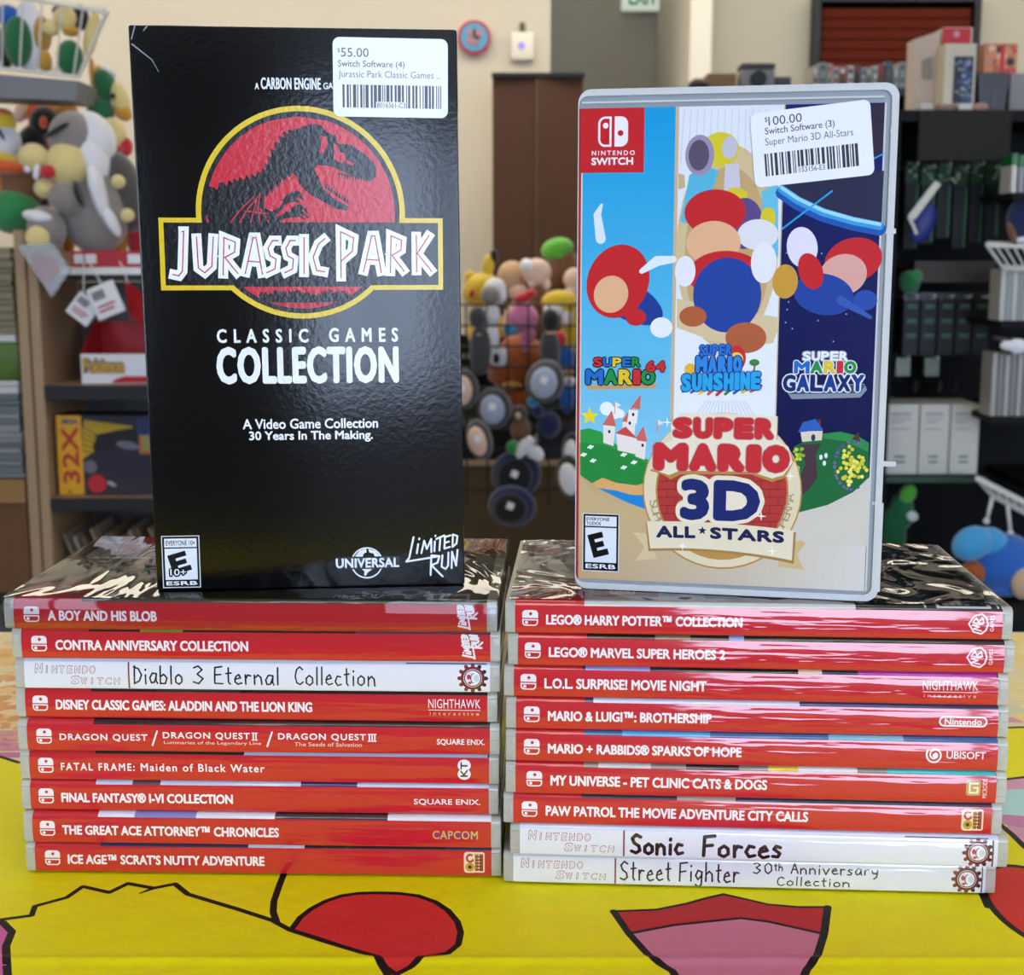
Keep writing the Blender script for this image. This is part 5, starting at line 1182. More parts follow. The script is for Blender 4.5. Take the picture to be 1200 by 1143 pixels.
e2(160, 530, 52, 26, '#0c0b12', -8); e2(165, 545, 56, 20, '#201a33', -8); e2(150, 522, 14, 5, '#6d6a78', -10); e2(106, 547, 8, 8, '#6f6877'); e2(114, 567, 11, 11, '#c3202a'); e2(131, 567, 6, 2.4, '#a9a5ad', -25)
A.rect(*BP.bx(163, 497, 178, 532), '#b5642a'); A.rect(*BP.bx(166, 503, 176, 528), '#8c8a52'); A.rect(*BP.bx(160, 490, 178, 510), '#1d2c63')
A.rect(x0, zC+.0008, BP.px(97, 530)[0], z1, '#e3a615')
A.text('SEGA', *BP.bx(72, 491, 92, 497), '#2a3f7c', .05); u0, v0, u1, v1 = BP.bx(73, 500, 93, 567); A.textq('32X', (u1, v0), (0, v1-v0), (-(u1-u0), 0), '#b8321c', .03); A.rect(*BP.bx(80, 575, 85, 578), '#8c6a14')
link('front_print', A.bm(BP.fn(), eps=5e-5), PRINT_BG, root)
# slanting rows of backing boards in the lowest bay
m_brd = [mat('board_cream', '#a39680', .6), mat('board_white', '#b9b3a6', .6), mat('board_brown', '#7d6a50', .6)]
for i in range(14):
    px = 116+i*11; x = at(px, 700, YS+.06).x
    b = NB(); h = (zC-zD)*.72+rr_.uniform(-.012, .006); box(b, -.0014, .0014, -.05, .10, .0005, h, 0, 0, M.Translation((x, YS+.09, zD+.0016)) @ M.Rotation(math.radians(-20+rr_.uniform(-1.5, 1.5)), 4, 'Y'))
    tag(link('backing_board', b, m_brd[i % 3], None), 'thin pale card leaning in the row on the lowest shelf behind the left stack', 'card', 'cards leaning on the lowest shelf')
# ---- plush toys on the top board
plush('plush_monster', 'big grey plush toy with white crest and cream snout sitting on the top shelf', 'plush toy', YS+.05, (110, 300), [
    ('body', 'grey', [(112, 247, 40, 50, 34), (96, 238, 24, 28, 22, -12)]), ('head', 'grey', [(88, 162, 28, 30, 30, -6)]),
    ('crest', 'white', [(99, 168, 35, 37, 31, 4), (112, 186, 17, 32, 30, -2, -18), (123, 226, 9, 34, 20, -24, -14), (135, 256, 7, 24, 14, -24, -26)]),
    ('muzzle', 'cream', [(86, 194, 25, 26, 26, -20), (50, 186, 17, 15, 16, -32), (62, 222, 13, 12, 18, -24)]), ('mouth', 'red', [(70, 204, 9, 8, 7, -42)]), ('tooth', 'white', [(57, 204, 4, 9, 4, -42, 10), (46, 201, 4, 4, 4, -40)]),
    ('brow', 'black', [(78, 156, 17, 3.5, 5, -36, -30)]), ('back_shell', 'dark', [(144, 225, 22, 46, 26, 10, -12)]), ('spike', 'cream', [(143, 214, 8, 8, 9, -16)]), ('spike', 'cream', [(153, 253, 8, 8, 9, -14)]),
    ('arm', 'grey', [(88, 234, 20, 17, 17, -34, 20)]), ('cuff', 'black', [(104, 229, 4.5, 15, 16, -34, -14)]), ('foot', 'grey', [(66, 268, 21, 25, 22, -34, -20)]), ('sole', 'cream', [(62, 280, 14, 14, 6, -54, -20)]), ('toes', 'white', [(60, 255, 17, 7, 10, -48, 10)])])
plush('plush_bird', 'plush bird with white face, orange beak and green base at the left edge', 'plush toy', YS+.12, (14, 274), [
    ('body', 'brown', [(24, 218, 28, 30, 24)]), ('base', 'green', [(20, 248, 30, 26, 26, -10)]), ('head', 'white', [(2, 168, 22, 24, 22)]), ('crest', 'orange', [(2, 135, 13, 8, 12)]), ('hood', 'yellow', [(2, 144, 16, 15, 16)]),
    ('bill', 'orange', [(12, 196, 28, 9, 18, -16, 8)]), ('upper_bill', 'yellow', [(8, 186, 22, 7, 16, -14, 12)]), ('eye', 'black', [(9, 158, 2, 9, 3, -23, -28)]), ('wing', 'gold', [(4, 222, 6, 20, 10, -18)])])
plush('plush_blackbird', 'black plush toy with an orange patch behind the grey plush', 'plush toy', YS+.215, (42, 258), [
    ('body', 'black', [(37, 208, 21, 49, 20), (38, 172, 17, 24, 18)]), ('head', 'black', [(52, 143, 17, 18, 16)]), ('patch', 'orange', [(56, 145, 4.5, 7, 5, -15)])])
plush('plush_fish', 'orange and white plush on the top shelf behind the black plush', 'plush toy', YS+.28, (45, 258), [
    ('body', 'orange', [(48, 131, 20, 14, 15), (46, 195, 16, 61, 14)]), ('fin', 'peach', [(28, 131, 8, 14, 8, -6, 30)])])
plush('plush_dragon', 'green and yellow plush toy beside the top left corner of the black box', 'plush toy', YS+.21, (125, 305), [
    ('body', 'black', [(119, 126, 7, 34, 12), (124, 215, 14, 88, 14)]), ('shell', 'deepgreen', [(126, 101, 13, 19, 14, -10, -20), (121, 132, 15, 16, 15, -8)]), ('trim', 'gold', [(113, 96, 4, 26, 10, -8, -6), (119, 86, 3, 8, 8, -10)]),
    ('head', 'cream', [(142, 114, 10, 18, 14, -8, -20)]), ('eye', 'black', [(139, 115, 3, 3.5, 3, -22)]), ('arm', 'gold', [(146, 132, 12, 9, 9, -8, 40)]), ('back_crest', 'white', [(128, 84, 10, 4, 10, -4, 30)])])
plush('plush_duckling', 'round yellow plush toy between the grey plush and the black box', 'plush toy', YS+.14, (130, 305), [
    ('head', 'cream', [(131, 157, 17, 18, 17)]), ('body', 'gold', [(134, 184, 12, 10, 12), (136, 245, 14, 58, 12, 6)]), ('scarf', 'red', [(147, 172, 8, 11, 9, 2), (136, 175, 12, 4, 12, -4)]), ('foot', 'white', [(140, 190, 6, 5, 6, -8), (150, 195, 7, 4, 6, -6)])])
plush('plush_sprout', 'small golden plush peeking out above the grey plush head', 'plush toy', YS+.25, (78, 300), [('head', 'gold', [(78, 130, 13, 11, 12), (78, 215, 12, 82, 12)]), ('band', 'blue', [(71, 119, 6, 5, 6, 4)])])
plush('plush_critter', 'red and white plush behind the black box at the right end of the top shelf', 'plush toy', YS+.16, (165, 310), [('body', 'red', [(166, 283, 16, 24, 16)]), ('head', 'white', [(160, 262, 8, 9, 8, -8)])])
# ---- white wire basket with two plush turtles at the top left
YW = YS+.0; kW = mpp(YW)
root = thing('wire_basket', 'white wire basket holding green plush toys above the left shelf', 'basket', at(40, 85, YW))
def wt(b, L, r=.0022, Y=YW): tube(b, [at(x, y, Y+dy) for x, y, dy in L], r, 6)
b = NB(); wt(b, [(-60, -10, 0), (20, -4, 0), (75, 6, 0), (124, 15, 0)], .003); wt(b, [(124, 15, 0), (92, 90, .03)], .003); wt(b, [(92, 90, .03), (40, 84, .03), (-60, 74, .03)], .003); wt(b, [(124, 15, 0), (128, 12, .16)], .003); wt(b, [(92, 90, .03), (96, 84, .16), (-60, 70, .16)], .0025); wt(b, [(128, 12, .16), (96, 84, .16)], .0025); wt(b, [(128, 12, .16), (-60, -12, .16)], .0025); link('frame', b, WIREW, root)
for a, c in ((3, 2), (27, 23), (49, 45), (72, 66), (97, 86)):
    b = NB(); wt(b, [(a, -4+(a*.15), 0), (c, 80+c*.1, .03)], .0018); link('wire', b, WIREW, root)
b = NB(); prism(b, [at(-60, 82, YW+.035), at(92, 95, YW+.035), at(88, 118, YW+.035), at(-60, 112, YW+.035)], (0, .12, 0)); link('bottom_tray', fixn(b), mat('grey_tray', '#77787c', .5), root, label='grey tray under the basket')
b = NB()
p0 = at(90, 106, YW+.155); cyl(b, V((p0.x, YW+.2285, p0.z+.01)), V((p0.x, YW+.2285, zA+.0002)), .006, seg=10); cyl(b, V((p0.x, YW+.14, p0.z)), V((p0.x, YW+.2285, p0.z)), .005, seg=8)
link('post', b, WIREW, root, True)
plush('plush_turtle', 'plush turtle with round green shell and white rim in the wire basket, left one', 'plush toy', YW+.09, (25, 80), [
    ('shell', 'deepgreen', [(24, 50, 16, 28, 14, -8)]), ('rim', 'white', [(32, 42, 20, 38, 12, 4)]), ('body', 'gold', [(50, 40, 10, 20, 12), (54, 72, 8, 12, 9, -4)]), ('belly', 'black', [(6, 56, 9, 24, 9)]), ('cap', 'blue', [(8, 18, 14, 12, 10)])])
plush('plush_turtle', 'plush turtle with yellow head over a green shell in the wire basket, right one', 'plush toy', YW+.08, (80, 86), [
    ('shell', 'deepgreen', [(82, 68, 15, 20, 14)]), ('head', 'cream', [(78, 22, 13, 13, 12, -6), (62, 34, 10, 9, 9, -6)]), ('hair', 'black', [(92, 20, 10, 14, 10, 6), (68, 12, 8, 6, 8, 4)]), ('arm', 'gold', [(86, 38, 10, 6, 8, -8)]), ('tail', 'cream', [(106, 40, 8, 26, 8, 4, 14)])])
# ------------------------------------------------------------------ things on the back wall
c = at(556, 45, YB); root = thing('wall_clock', 'round clock with red rim and blue face on the cream wall', 'clock', (c.x, YB-.03, c.z))
kB = mpp(YB); b = NB(); cyl(b, (c.x, YB-.001, c.z), (c.x, YB-.03, c.z), 18.5*kB, seg=40); link('rim', b, mat('clock_red', '#b03048', .4), root, 40)
b = NB(); cyl(b, (c.x, YB-.0305, c.z), (c.x, YB-.034, c.z), 15*kB, seg=40); link('dial', b, mat('clock_blue', '#4d9ec4', .5, vary=.1, vscale=20), root, 40)
b = NB()
for dx, dz, rx, rz_, in ((-4, 4, 4, 5), (5, 3, 4, 6), (0, -6, 5, 4), (-6, -4, 3, 4)): ell(b, (c.x+dx*kB, YB-.0355, c.z+dz*kB), (rx*kB, .003, rz_*kB))
link('dial_picture', b, mat('dial_print', '#b0808a', .6, vary=.5, vscale=60), root, 'all')
b = NB(); box(b, c.x-.003, c.x+.003, YB-.041, YB-.0395, c.z, c.z+.03); box(b, c.x, c.x+.022, YB-.041, YB-.0395, c.z-.003, c.z+.003); link('hands', b, BLACKM, root)
c = at(612, 55, YB); root = thing('alarm_panel', 'small white alarm panel with violet light on the cream wall', 'alarm panel', (c.x, YB-.03, c.z))
b = NB(); box(b, c.x-13*kB, c.x+13*kB, YB-.03, YB-.001, c.z-15*kB, c.z+15*kB, .006); link('case', b, mat('panel_ivory', '#e9e2d3', .4), root, 30)
b = NB(); cyl(b, (c.x-1*kB, YB-.0305, c.z), (c.x-1*kB, YB-.033, c.z), 4*kB, seg=20); link('light', b, mat('violet_light', '#8f88e0', .4, emit='#a8a2ff', estr=.25), root, label='violet indicator light')
b = NB(); box(b, c.x-3*kB, c.x+3*kB, YB-.02, YB-.001, c.z+17*kB, c.z+26*kB, .003); link('bracket', b, mat('bracket_grey', '#56524c', .5), root, label='dark bracket above the case')
YR = YB+1.1; c = at(753, -2, YR-.05); kR = mpp(YR); root = thing('exit_sign', 'lit white exit sign with green letters hanging in the recess', 'sign', (c.x, YR-.06, c.z))
b = NB(); box(b, c.x-24*kR, c.x+24*kR, YR-.08, YR-.04, c.z-14*kR, c.z+14*kR, .006); link('housing', b, mat('exit_white', '#e9efe6', .4, emit='#e4f2e4', estr=.35), root, 30)
A = Art(); A.text('EXIT', c.x-16*kR, c.z-8.5*kR, c.x+16*kR, c.z+9*kR, '#2fae7a', .03); EP = Plane((0, YR-.081, 0), (1, 0, 0), (0, 0, 1)); link('letters', A.bm(EP.fn(), eps=1e-4), PRINT_BG, root, label='green letters')
b = NB(); box(b, c.x-.05, c.x+.05, YR-.04, YR-.001, c.z-.05, c.z+.05); link('wall_mount', b, WHITEM, root)
# folding wooden screen
YD = YB-.45; root = thing('folding_screen', 'dark brown wooden two-leaf screen in front of the cream wall', 'screen', (at(630, 300, YD).x, YD, FZ))
m_dark = mat('walnut', '#4c2d18', .75, vary=.15, vscale=6)
xa, xm, xz = at(577, 90, YD).x, at(629, 90, YD).x, at(684, 90, YD).x; z1 = at(630, 90, YD).z
for x0, x1, d in ((xa, xm-.0005, .02), (xm+.0005, xz, -.0)):
    b = NB(); prism(b, [(x0, YD+d, FZ), (x1, YD+.03-d, FZ), (x1, YD+.03-d, z1), (x0, YD+d, z1)], (0, .03, 0)); o = link('leaf', fixn(b), m_dark, root)
b = NB(); box(b, xa-.003, xz+.003, YD-.004, YD+.064, z1+.0005, z1+.014); link('top_cap', b, BLACKM, root)
# ------------------------------------------------------------------ black wire grid with plush toys
YG = 3.1; kG = mpp(YG)
root = thing('grid_panel', 'black wire grid rack between the black box and the clear game case', 'grid rack', at(610, 592, YG))
gx0, gx1 = at(522, 400, YG).x, at(700, 400, YG).x; gz1 = at(600, 357, YG).z; gz0 = at(600, 592, YG).z
b = NB(); x = gx0; step = 24.2*kG; n = 0
while x <= gx1+.001: cyl(b, (x, YG, gz0), (x, YG, gz1), .0026, seg=6); x += step
link('upright_wires', b, BLACKM, root)
b = NB(); z = gz1
while z >= gz0-.001: cyl(b, (gx0, YG-.005, z), (gx1, YG-.005, z), .0026, seg=6); z -= step
link('cross_wires', b, BLACKM, root)
for x in (gx0, gx1):
    b = NB(); cyl(b, (x, YG+.01, FZ), (x, YG+.01, gz1), .011, seg=10); link('leg', b, BLACKM, root, True)
b = NB()
for py, Yp, y0, y1 in ((418, YG+.25, YG+.19, YG+.40), (494, YG+.1, YG+.02, YG+.40)): z = at(600, py, Yp).z; box(b, gx0+.012, gx1-.012, y0, y1, z-.006, z)
link('bin_floor', b, BLACKM, root)
b = NB(); box(b, gx0+.012, gx1-.012, YG+.402, YG+.412, at(600, 545, YG+.3).z, at(600, 395, YG+.3).z); link('back_panel', b, BLACKM, root)  # black backing added to darken the view through the wires
for x in (gx0, gx1):
    b = NB(); cyl(b, (x, YG+.40, FZ), (x, YG+.40, gz1-.05), .011, seg=10); link('leg', b, BLACKM, root, True)
b = NB(); z = at(600, 632, 4.2).z; box(b, at(470, 600, 4.2).x, at(700, 600, 4.2).x, 4.2, 4.5, FZ, at(600, 545, 4.2).z, .004)
root = thing('cardboard_box', 'large brown carton standing on the floor behind the wire grid', 'box', (at(600, 600, 4.2).x, 4.2, FZ)); link('carton', b, mat('dull_card', '#4a3c2a', .8, vary=.08, vscale=6), root)
plush('plush_mouse', 'yellow plush toy with black tipped ear and red cheek on top of the wire grid', 'plush toy', YG+.21, (566, 414), [
    ('body', 'yellow', [(570, 388, 22, 28, 20)]), ('head', 'yellow', [(566, 342, 24, 22, 20)]), ('ear', 'yellow', [(572, 312, 7, 14, 6, 0, 8)]), ('ear_tip', 'black', [(579, 300, 5, 8, 5)]), ('ear', 'yellow', [(551, 326, 7, 9, 6)]), ('cheek', 'red', [(553.5, 343, 3, 5, 3, -18, 20)])])
plush('plush_donkey', 'grey and white plush toy hanging over the yellow one on the grid', 'plush toy', YG+.05, (576, 414), [('head', 'white', [(580, 338, 13, 12, 11), (586, 346, 8, 10, 9)]), ('muzzle', 'grey', [(575, 345, 12, 11, 11, -8)]), ('body', 'white', [(576, 369, 10, 14, 10), (577, 398, 8, 18, 8)])])
plush('plush_pear', 'round tan plush toy in the middle of the grid top', 'plush toy', YG+.33, (598, 414), [('head', 'tan', [(600, 324, 17, 18, 16)]), ('body', 'peach', [(607, 342, 11, 10, 11, -6), (604, 380, 15, 26, 13)])])
plush('plush_bunny', 'cream and peach plush toy leaning on the tan one', 'plush toy', YG+.26, (628, 414), [('head', 'peach', [(629, 319, 17, 16, 15)]), ('cap', 'white', [(617, 312, 8, 9, 10, -6)]), ('leg', 'peach', [(623, 332, 5, 6, 5, -6)]), ('leg', 'peach', [(640, 333, 5, 7, 5, -6)]), ('body', 'brown', [(632, 370, 15, 40, 12)])])
plush('plush_parrot', 'pink plush toy with a red bow behind the wire grid', 'plush toy', YG+.07, (612, 414), [('body', 'pink', [(613, 373, 18, 17, 15), (619, 392, 9, 10, 9), (604, 388, 5, 4, 4)]), ('head', 'peach', [(612, 352, 8, 8, 8, 3)]), ('bow', 'red', [(613, 349, 12, 6, 8, -6, -16), (621, 344, 8, 5, 7, -6, -10)]), ('foot', 'sky', [(598, 386, 9, 6, 7, -4)]), ('tail', 'pink', [(616, 402, 6, 12, 6)])])
plush('plush_lettuce', 'bright green topped brown plush toy beside the clear game case', 'plush toy', YG+.35, (656, 414), [('cap', 'lime', [(653, 292, 19, 13, 14, 0, -14)]), ('body', 'brown', [(654, 322, 14, 26, 14), (666, 312, 12, 20, 12), (656, 374, 18, 29, 13)])])
plush('plush_chick', 'yellow and white plush toy right of the pink one on the grid', 'plush toy', YG+.185, (656, 414), [('head', 'yellow', [(656, 355, 22, 15, 15)]), ('face', 'white', [(648, 363, 12, 8, 8, -10), (664, 372, 7, 8, 7, -10)]), ('body', 'yellow', [(668, 385, 11, 28, 12)]), ('beak', 'peach', [(663, 378, 5, 5, 5, -14)])])
plush('plush_pig', 'pale pink plush toy half hidden by the clear game case', 'plush toy', YG+.27, (674, 414), [('head', 'peach', [(673, 328, 13, 14, 12), (670, 344, 9, 9, 9, -4)]), ('body', 'peach', [(676, 380, 11, 34, 11)])])
plush('plush_ball', 'large orange-brown plush with a white eye behind the wire grid', 'plush toy', YG+.13, (607, 492), [('body', 'rust', [(607, 427, 40, 34, 26), (604, 468, 24, 21, 20)]), ('eye', 'white', [(585, 416, 11, 13, 6, -24)]), ('pupil', 'black', [(582, 418, 4, 6, 4, -30)]), ('brow', 'black', [(584, 400, 11, 3, 4, -24, -40)]), ('lip', 'gold', [(600, 450, 12, 5, 6, -22)])])
plush('plush_bat', 'dark grey plush toy on the left of the wire grid', 'plush toy', YG-.04, (564, 440), [('head', 'charcoal', [(560, 372, 11, 13, 9)]), ('body', 'charcoal', [(563, 410, 13, 30, 9)]), ('collar', 'tan', [(562, 392, 6, 2, 8)])])
plush('plush_bat', 'dark grey plush toy on the right of the wire grid', 'plush toy', YG-.04, (645, 440), [('head', 'black', [(645, 376, 11, 14, 9)]), ('body', 'charcoal', [(644, 412, 12, 28, 9)]), ('collar', 'tan', [(645, 390, 7, 2, 9)])])
plush('plush_robot', 'small red and blue plush toy at the right end of the wire grid', 'plush toy', YG+.06, (664, 492), [('body', 'blue', [(664, 420, 9, 16, 9), (664, 464, 9, 22, 9)]), ('head', 'red', [(656, 398, 8, 10, 8)]), ('belt', 'gold', [(665, 436, 8, 3, 9)]), ('shoe', 'white', [(667, 446, 7, 6, 7, -6)])])
# furry slippers hung on hooks, soles towards the viewer
def slipper(px, py, rx, ry, rim, sole, label, tilt=0, d=.05, side=0):
    root = thing('plush_slipper', label, 'slipper', at(px, py, YG-d)); k = kG; Y = YG-d
    b = NB(); ell(b, at(px+2, py-1, Y), (rx*1.22*k, 15*k, ry*1.2*k), M.Rotation(math.radians(tilt), 3, 'Y')); link('upper', b, PM(rim), root, 'all')
    b = NB(); c = at(px, py, Y); c.y -= 11.5*k; ell(b, c, (rx*.86*k, 6*k, ry*.86*k), M.Rotation(math.radians(tilt), 3, 'Y')); link('sole', b, PM(sole), root, 'all')
    b = NB(); c = at(px, py-4, Y); c.y -= 17.8*k; box(b, -4*k, 4*k, -.001, .001, -4*k, 4*k, 0, 0, M.Translation(c) @ M.Rotation(math.radians(tilt+12), 4, 'Y')); link('label_patch', b, PM('tag'), root)
    b = NB(); tube(b, [at(px+side*rx*.9, py-ry*.8, Y), at(px+side*(rx*1.3+2), py-ry*.85, Y), at(px+side*(rx*1.3+2), py-ry*.85, YG-.008)] if side else [at(px, py-ry*1.1, Y), at(px, py-ry*1.25-5, Y), at(px, py-ry*1.25-6, YG-.008)], .0018, 6); link('hanging_loop', b, BLACKM, root)
slipper(542, 457, 14, 20, 'charcoal', 'peach', 'grey slipper with pale sole half hidden by the black box, on the wire grid')
slipper(577, 479, 17, 20, 'charcoal', 'paleblue', 'charcoal slipper with pale blue sole on the wire grid', -8)
slipper(637, 448, 18, 21, 'charcoal', 'paleblue', 'charcoal slipper with round grey sole on the right half of the wire grid', 10, .11, 1)
slipper(560, 516, 12, 20, 'charcoal', 'peach', 'charcoal slipper with narrow beige sole low on the wire grid', -14, .12, -1)
slipper(603, 557, 24, 24, 'navy', 'black', 'dark navy furry slipper with white label, the upper of two', 10)
slipper(598, 594, 23, 20, 'navy', 'black', 'dark navy furry slipper with white label, the lower of two', 10, .12, 1)
slipper(668, 531, 10, 20, 'black', 'tag', 'black slipper with white sole beside the clear game case, upper one')
slipper(666, 560, 13, 22, 'black', 'tag', 'black slipper with white sole beside the clear game case, lower one', -10, .12, 1)
plush('plush_blueberry', 'dark blue plush toy hanging low on the wire grid', 'plush toy', YG-.03, (640, 520), [('body', 'navy', [(643, 498, 14, 16, 10), (630, 482, 7, 8, 7)]), ('arm', 'sky', [(624, 470, 7, 7, 6, -8)])])
plush('plush_bear', 'brown plush toy in the middle of the wire grid', 'plush toy', YG-.03, (612, 520), [('body', 'brown', [(610, 503, 12, 16, 10)]), ('head', 'dark', [(608, 484, 11, 10, 9, -3)]), ('nose', 'tan', [(607, 486, 4, 4, 4, -14)])])
plush('plush_flower', 'white petal plush above the dark navy slippers', 'plush toy', YG-.10, (618, 530), [('petals', 'white', [(612, 526, 7, 13, 6, 0, 25), (622, 524, 8, 14, 6, -2, -10), (628, 531, 8, 12, 6, 0, -40)]), ('stem', 'green', [(601, 525, 8, 9, 7, 2)]), ('loop', 'black', [(629, 517, 1.4, 6, 46, 22)])])
# ------------------------------------------------------------------ slatted blind in its frame on the right back wall
kB = mpp(YB); bx0, bx1 = at(953, 40, YB).x, at(1138, 40, YB).x; bz1 = at(1040, 2, YB).z; bz0 = at(1040, 130, YB).z
b = NB(); box(b, bx0, bx1, YB-.02, YB-.001, bz0, bz1); w4 = struct('window_4', b, mat('blind_backing', '#070302', .9, spec=.1))
b = NB()
for i in range(9):
    z = bz1-.03-(i+.5)*(bz1-bz0-.06)/9; box(b, bx0+.02, bx1-.02, YB-.052, YB-.046, -.0165, .0165, 0, 0, M.Translation((0, YB-.049, z)) @ M.Rotation(math.radians(10), 4, 'X') @ M.Translation((0, -(YB-.049), 0)))
link('blind_slats', b, mat('mahogany_slat', '#571b0a', .8, spec=.2, vary=.1, vscale=6), w4)
b = NB()
for x in (bx0, bx1): box(b, x-.012, x+.012, YB-.075, YB-.0005, bz0, bz1+.012)
for z in (bz0, bz1): box(b, bx0+.013, bx1-.013, YB-.075, YB-.021, z-.012, z+.012)
link('window_frame', b, BLACKM, w4)
# ------------------------------------------------------------------ tall dark bookcase seen past the top of the clear case
YK = 3.25; kK = mpp(YK); root = thing('bookcase', 'tall dark bookcase behind the clear game case with boxes on top', 'bookcase', (at(940, 300, YK).x, YK, FZ))
kx0, kx1 = at(802, 110, YK).x, at(1078, 110, YK).x; kz = at(900, 103, YK).z
m_ebony = mat('ebony_wood', '#17130f', .5)
for x in (kx0, kx1-.02):
    b = NB(); box(b, x, x+.02, YK, YK+.3, FZ, kz-.02); link('side_panel', b, m_ebony, root)
b = NB(); box(b, kx0, kx1, YK, YK+.3, kz-.0195, kz); link('top_board', b, m_ebony, root)
b = NB(); box(b, kx0+.02, kx1-.02, YK+.288, YK+.3, FZ, kz-.02); link('back_panel', b, m_ebony, root)
for i in range(5):
    z = FZ+.1+i*.28; b = NB(); box(b, kx0+.0205, kx1-.0205, YK+.01, YK+.287, z-.02, z); link('shelf_board', b, m_ebony, root)
def corners(px0, py0, px1, py1, Y):
    a, d = at(px0, py0, Y), at(px1, py1, Y); ym = (py0+py1)/2; a.x = at(px0, ym, Y).x; d.x = at(px1, ym, Y).x; return a, d
def carton(name, label, cat, px0, py0, px1, py1, Y, depth, c, zbase=None, group=None, art=None, rz=0):
    """closed carton measured by its front face at plane Y; art(A, plane) prints that face"""
    a, d = corners(px0, py0, px1, py1, Y); z0 = d.z if zbase is None else zbase
    root = thing(name, label, cat, ((a.x+d.x)/2, Y, z0), 0, group)
    b = NB(); box(b, a.x, d.x, Y, Y+depth, z0, a.z, .0012); link('carton', b, c, root)
    if art:
        A = Art(); PLn = Plane((0, Y-.0006, 0), (1, 0, 0), (0, 0, 1)); art(A, PLn); link('front_print', A.bm(PLn.fn(), eps=6e-5), PRINT_BG, root)
    return root
carton('cardboard_box', 'small tan carton on the bookcase at its left end', 'box', 829, 86, 863, 103, YK+.06, .12, mat('tan_card', '#8f7350', .8), kz)
root = thing('headphones', 'black rounded headset lying at the left end of the bookcase top', 'headset', (at(818, 103, YK+.05).x, YK+.05, kz)); b = NB(); ell(b, at(818, 101, YK+.06), (.026, .03, .02)); link('ear_cup', b, BLACKM, root, 'all'); b = NB(); ell(b, at(826, 102, YK+.1), (.02, .03, .018)); link('ear_cup', b, BLACKM, root, 'all'); b = NB(); tube(b, [V((at(818, 101, YK+.06)))+V((0, .02, .014)), at(822, 99, YK+.09), at(826, 101, YK+.1)+V((0, .01, .014))], .004); link('headband', b, BLACKM, root)
root = thing('toy_camera', 'grey and black boxy gadget with round lens on the bookcase top', 'gadget', (at(895, 103, YK+.05).x, YK+.05, kz)); Yg = YK+.05
a, d = at(869, 76, Yg), at(908, 103, Yg); b = NB(); box(b, a.x, d.x, Yg, Yg+.07, kz, a.z-.01, .004); link('body', b, mat('gadget_grey', '#8b8883', .5), root, 30)
b = NB(); box(b, a.x, d.x, Yg-.004, Yg+.074, a.z-.0095, a.z+.004, .003); link('lid', b, mat('gadget_dark', '#3a3835', .5), root, 30)
c = at(888, 93, Yg); b = NB(); cyl(b, (c.x, Yg-.0005, c.z), (c.x, Yg-.02, c.z), 9*kK, seg=28); link('lens', b, BLACKM, root, 30)
carton('small_carton', 'small dark carton right of the boxy gadget on the bookcase top', 'box', 909, 90, 927, 103, YK+.05, .06, mat('smoke_card', '#4d4b48', .6), kz)
# row of boxed games on the bookcase top
gx = 952; rr_ = random.Random(12)
gc = ['#a9a29a', '#8f9a96', '#b9aea2', '#c9b7a4', '#8d4a40', '#cfc6bb', '#3b3c44', '#b7b0aa', '#7d8a86', '#d0c7bd', '#7a4a42', '#5c6360']
hl = ['at the left end', 'near the left end', 'left of centre', 'at the centre', 'right of centre']
i = 0
while gx < 1068:
    w_ = rr_.uniform(6.5, 10.5); top = rr_.uniform(72, 80)
    cc = gc[i % 12]; o = carton('boxed_game', 'boxed game with pale spine standing in the row below the slatted blind', 'boxed game', gx, top, gx+w_-1, 103, YK+.02, .12, mat('spine_%d' % (i % 12), cc, .5), kz, 'boxed games below the slatted blind',
           lambda A, PLn, gx=gx, w_=w_, top=top, i=i, cc=cc: (A.rect(*PLn.bx(gx+.6, top+1, gx+w_-1.6, 100), cc), A.rect(*PLn.bx(gx+1.4, top+3, gx+w_-2.4, top+9), ('#d8d2c8', '#5a5550', '#b23a38', '#3f5d86')[i % 4]), A.rect(*PLn.bx(gx+1.4, 92, gx+w_-2.4, 96), '#4d4a48')))
    o['label'] = 'boxed game with %s spine standing in the row below the slatted blind' % ('pale' if i % 12 in (0, 2, 3, 5, 7, 9) else 'dark or coloured'); o['group'] = 'boxed games below the slatted blind, %s' % ('pale' if i % 12 in (0, 2, 3, 5, 7, 9) else 'coloured')
    gx += w_; i += 1
# ------------------------------------------------------------------ black merchandise rack on the right
YP = 2.35; kP = mpp(YP)
root = thing('merchandise_rack', 'black merchandise rack with header panel along the right side', 'rack', (at(1130, 600, YP).x, YP, FZ))
rx0, rx1 = at(1000, 300, YP).x, at(1330, 300, YP).x; rz1 = at(1100, 134, YP-.12).z
m_rack = mat('rack_black', '#08080a', .75, spec=.3)
b = NB(); box(b, rx0, rx1, YP+.06, YP+.08, FZ, rz1-.02); link('back_panel', b, m_rack, root)
b = NB(); box(b, rx0, rx1, YP-.2, YP+.08, rz1-.0195, rz1); link('top_shelf', b, m_rack, root)
b = NB(); a, d = at(1078, 140, YP-.21), at(1183, 188, YP-.21); box(b, a.x, d.x, YP-.21, YP-.2005, d.z, rz1-.001); link('header_panel', b, mat('header_grey', '#2b2926', .8, spec=.2), root, label='dark grey header panel')
for x in (rx0, rx1-.03):
    b = NB(); box(b, x, x+.03, YP-.2, YP+.06, FZ, rz1-.02); link('upright', b, m_rack, root)
zs = at(1100, 556, YP-.16).z; b = NB(); box(b, rx0+.031, at(1152, 560, YP-.16).x, YP-.18, YP+.0595, zs-.014, zs); o = link('shelf_board', b, m_rack, root)
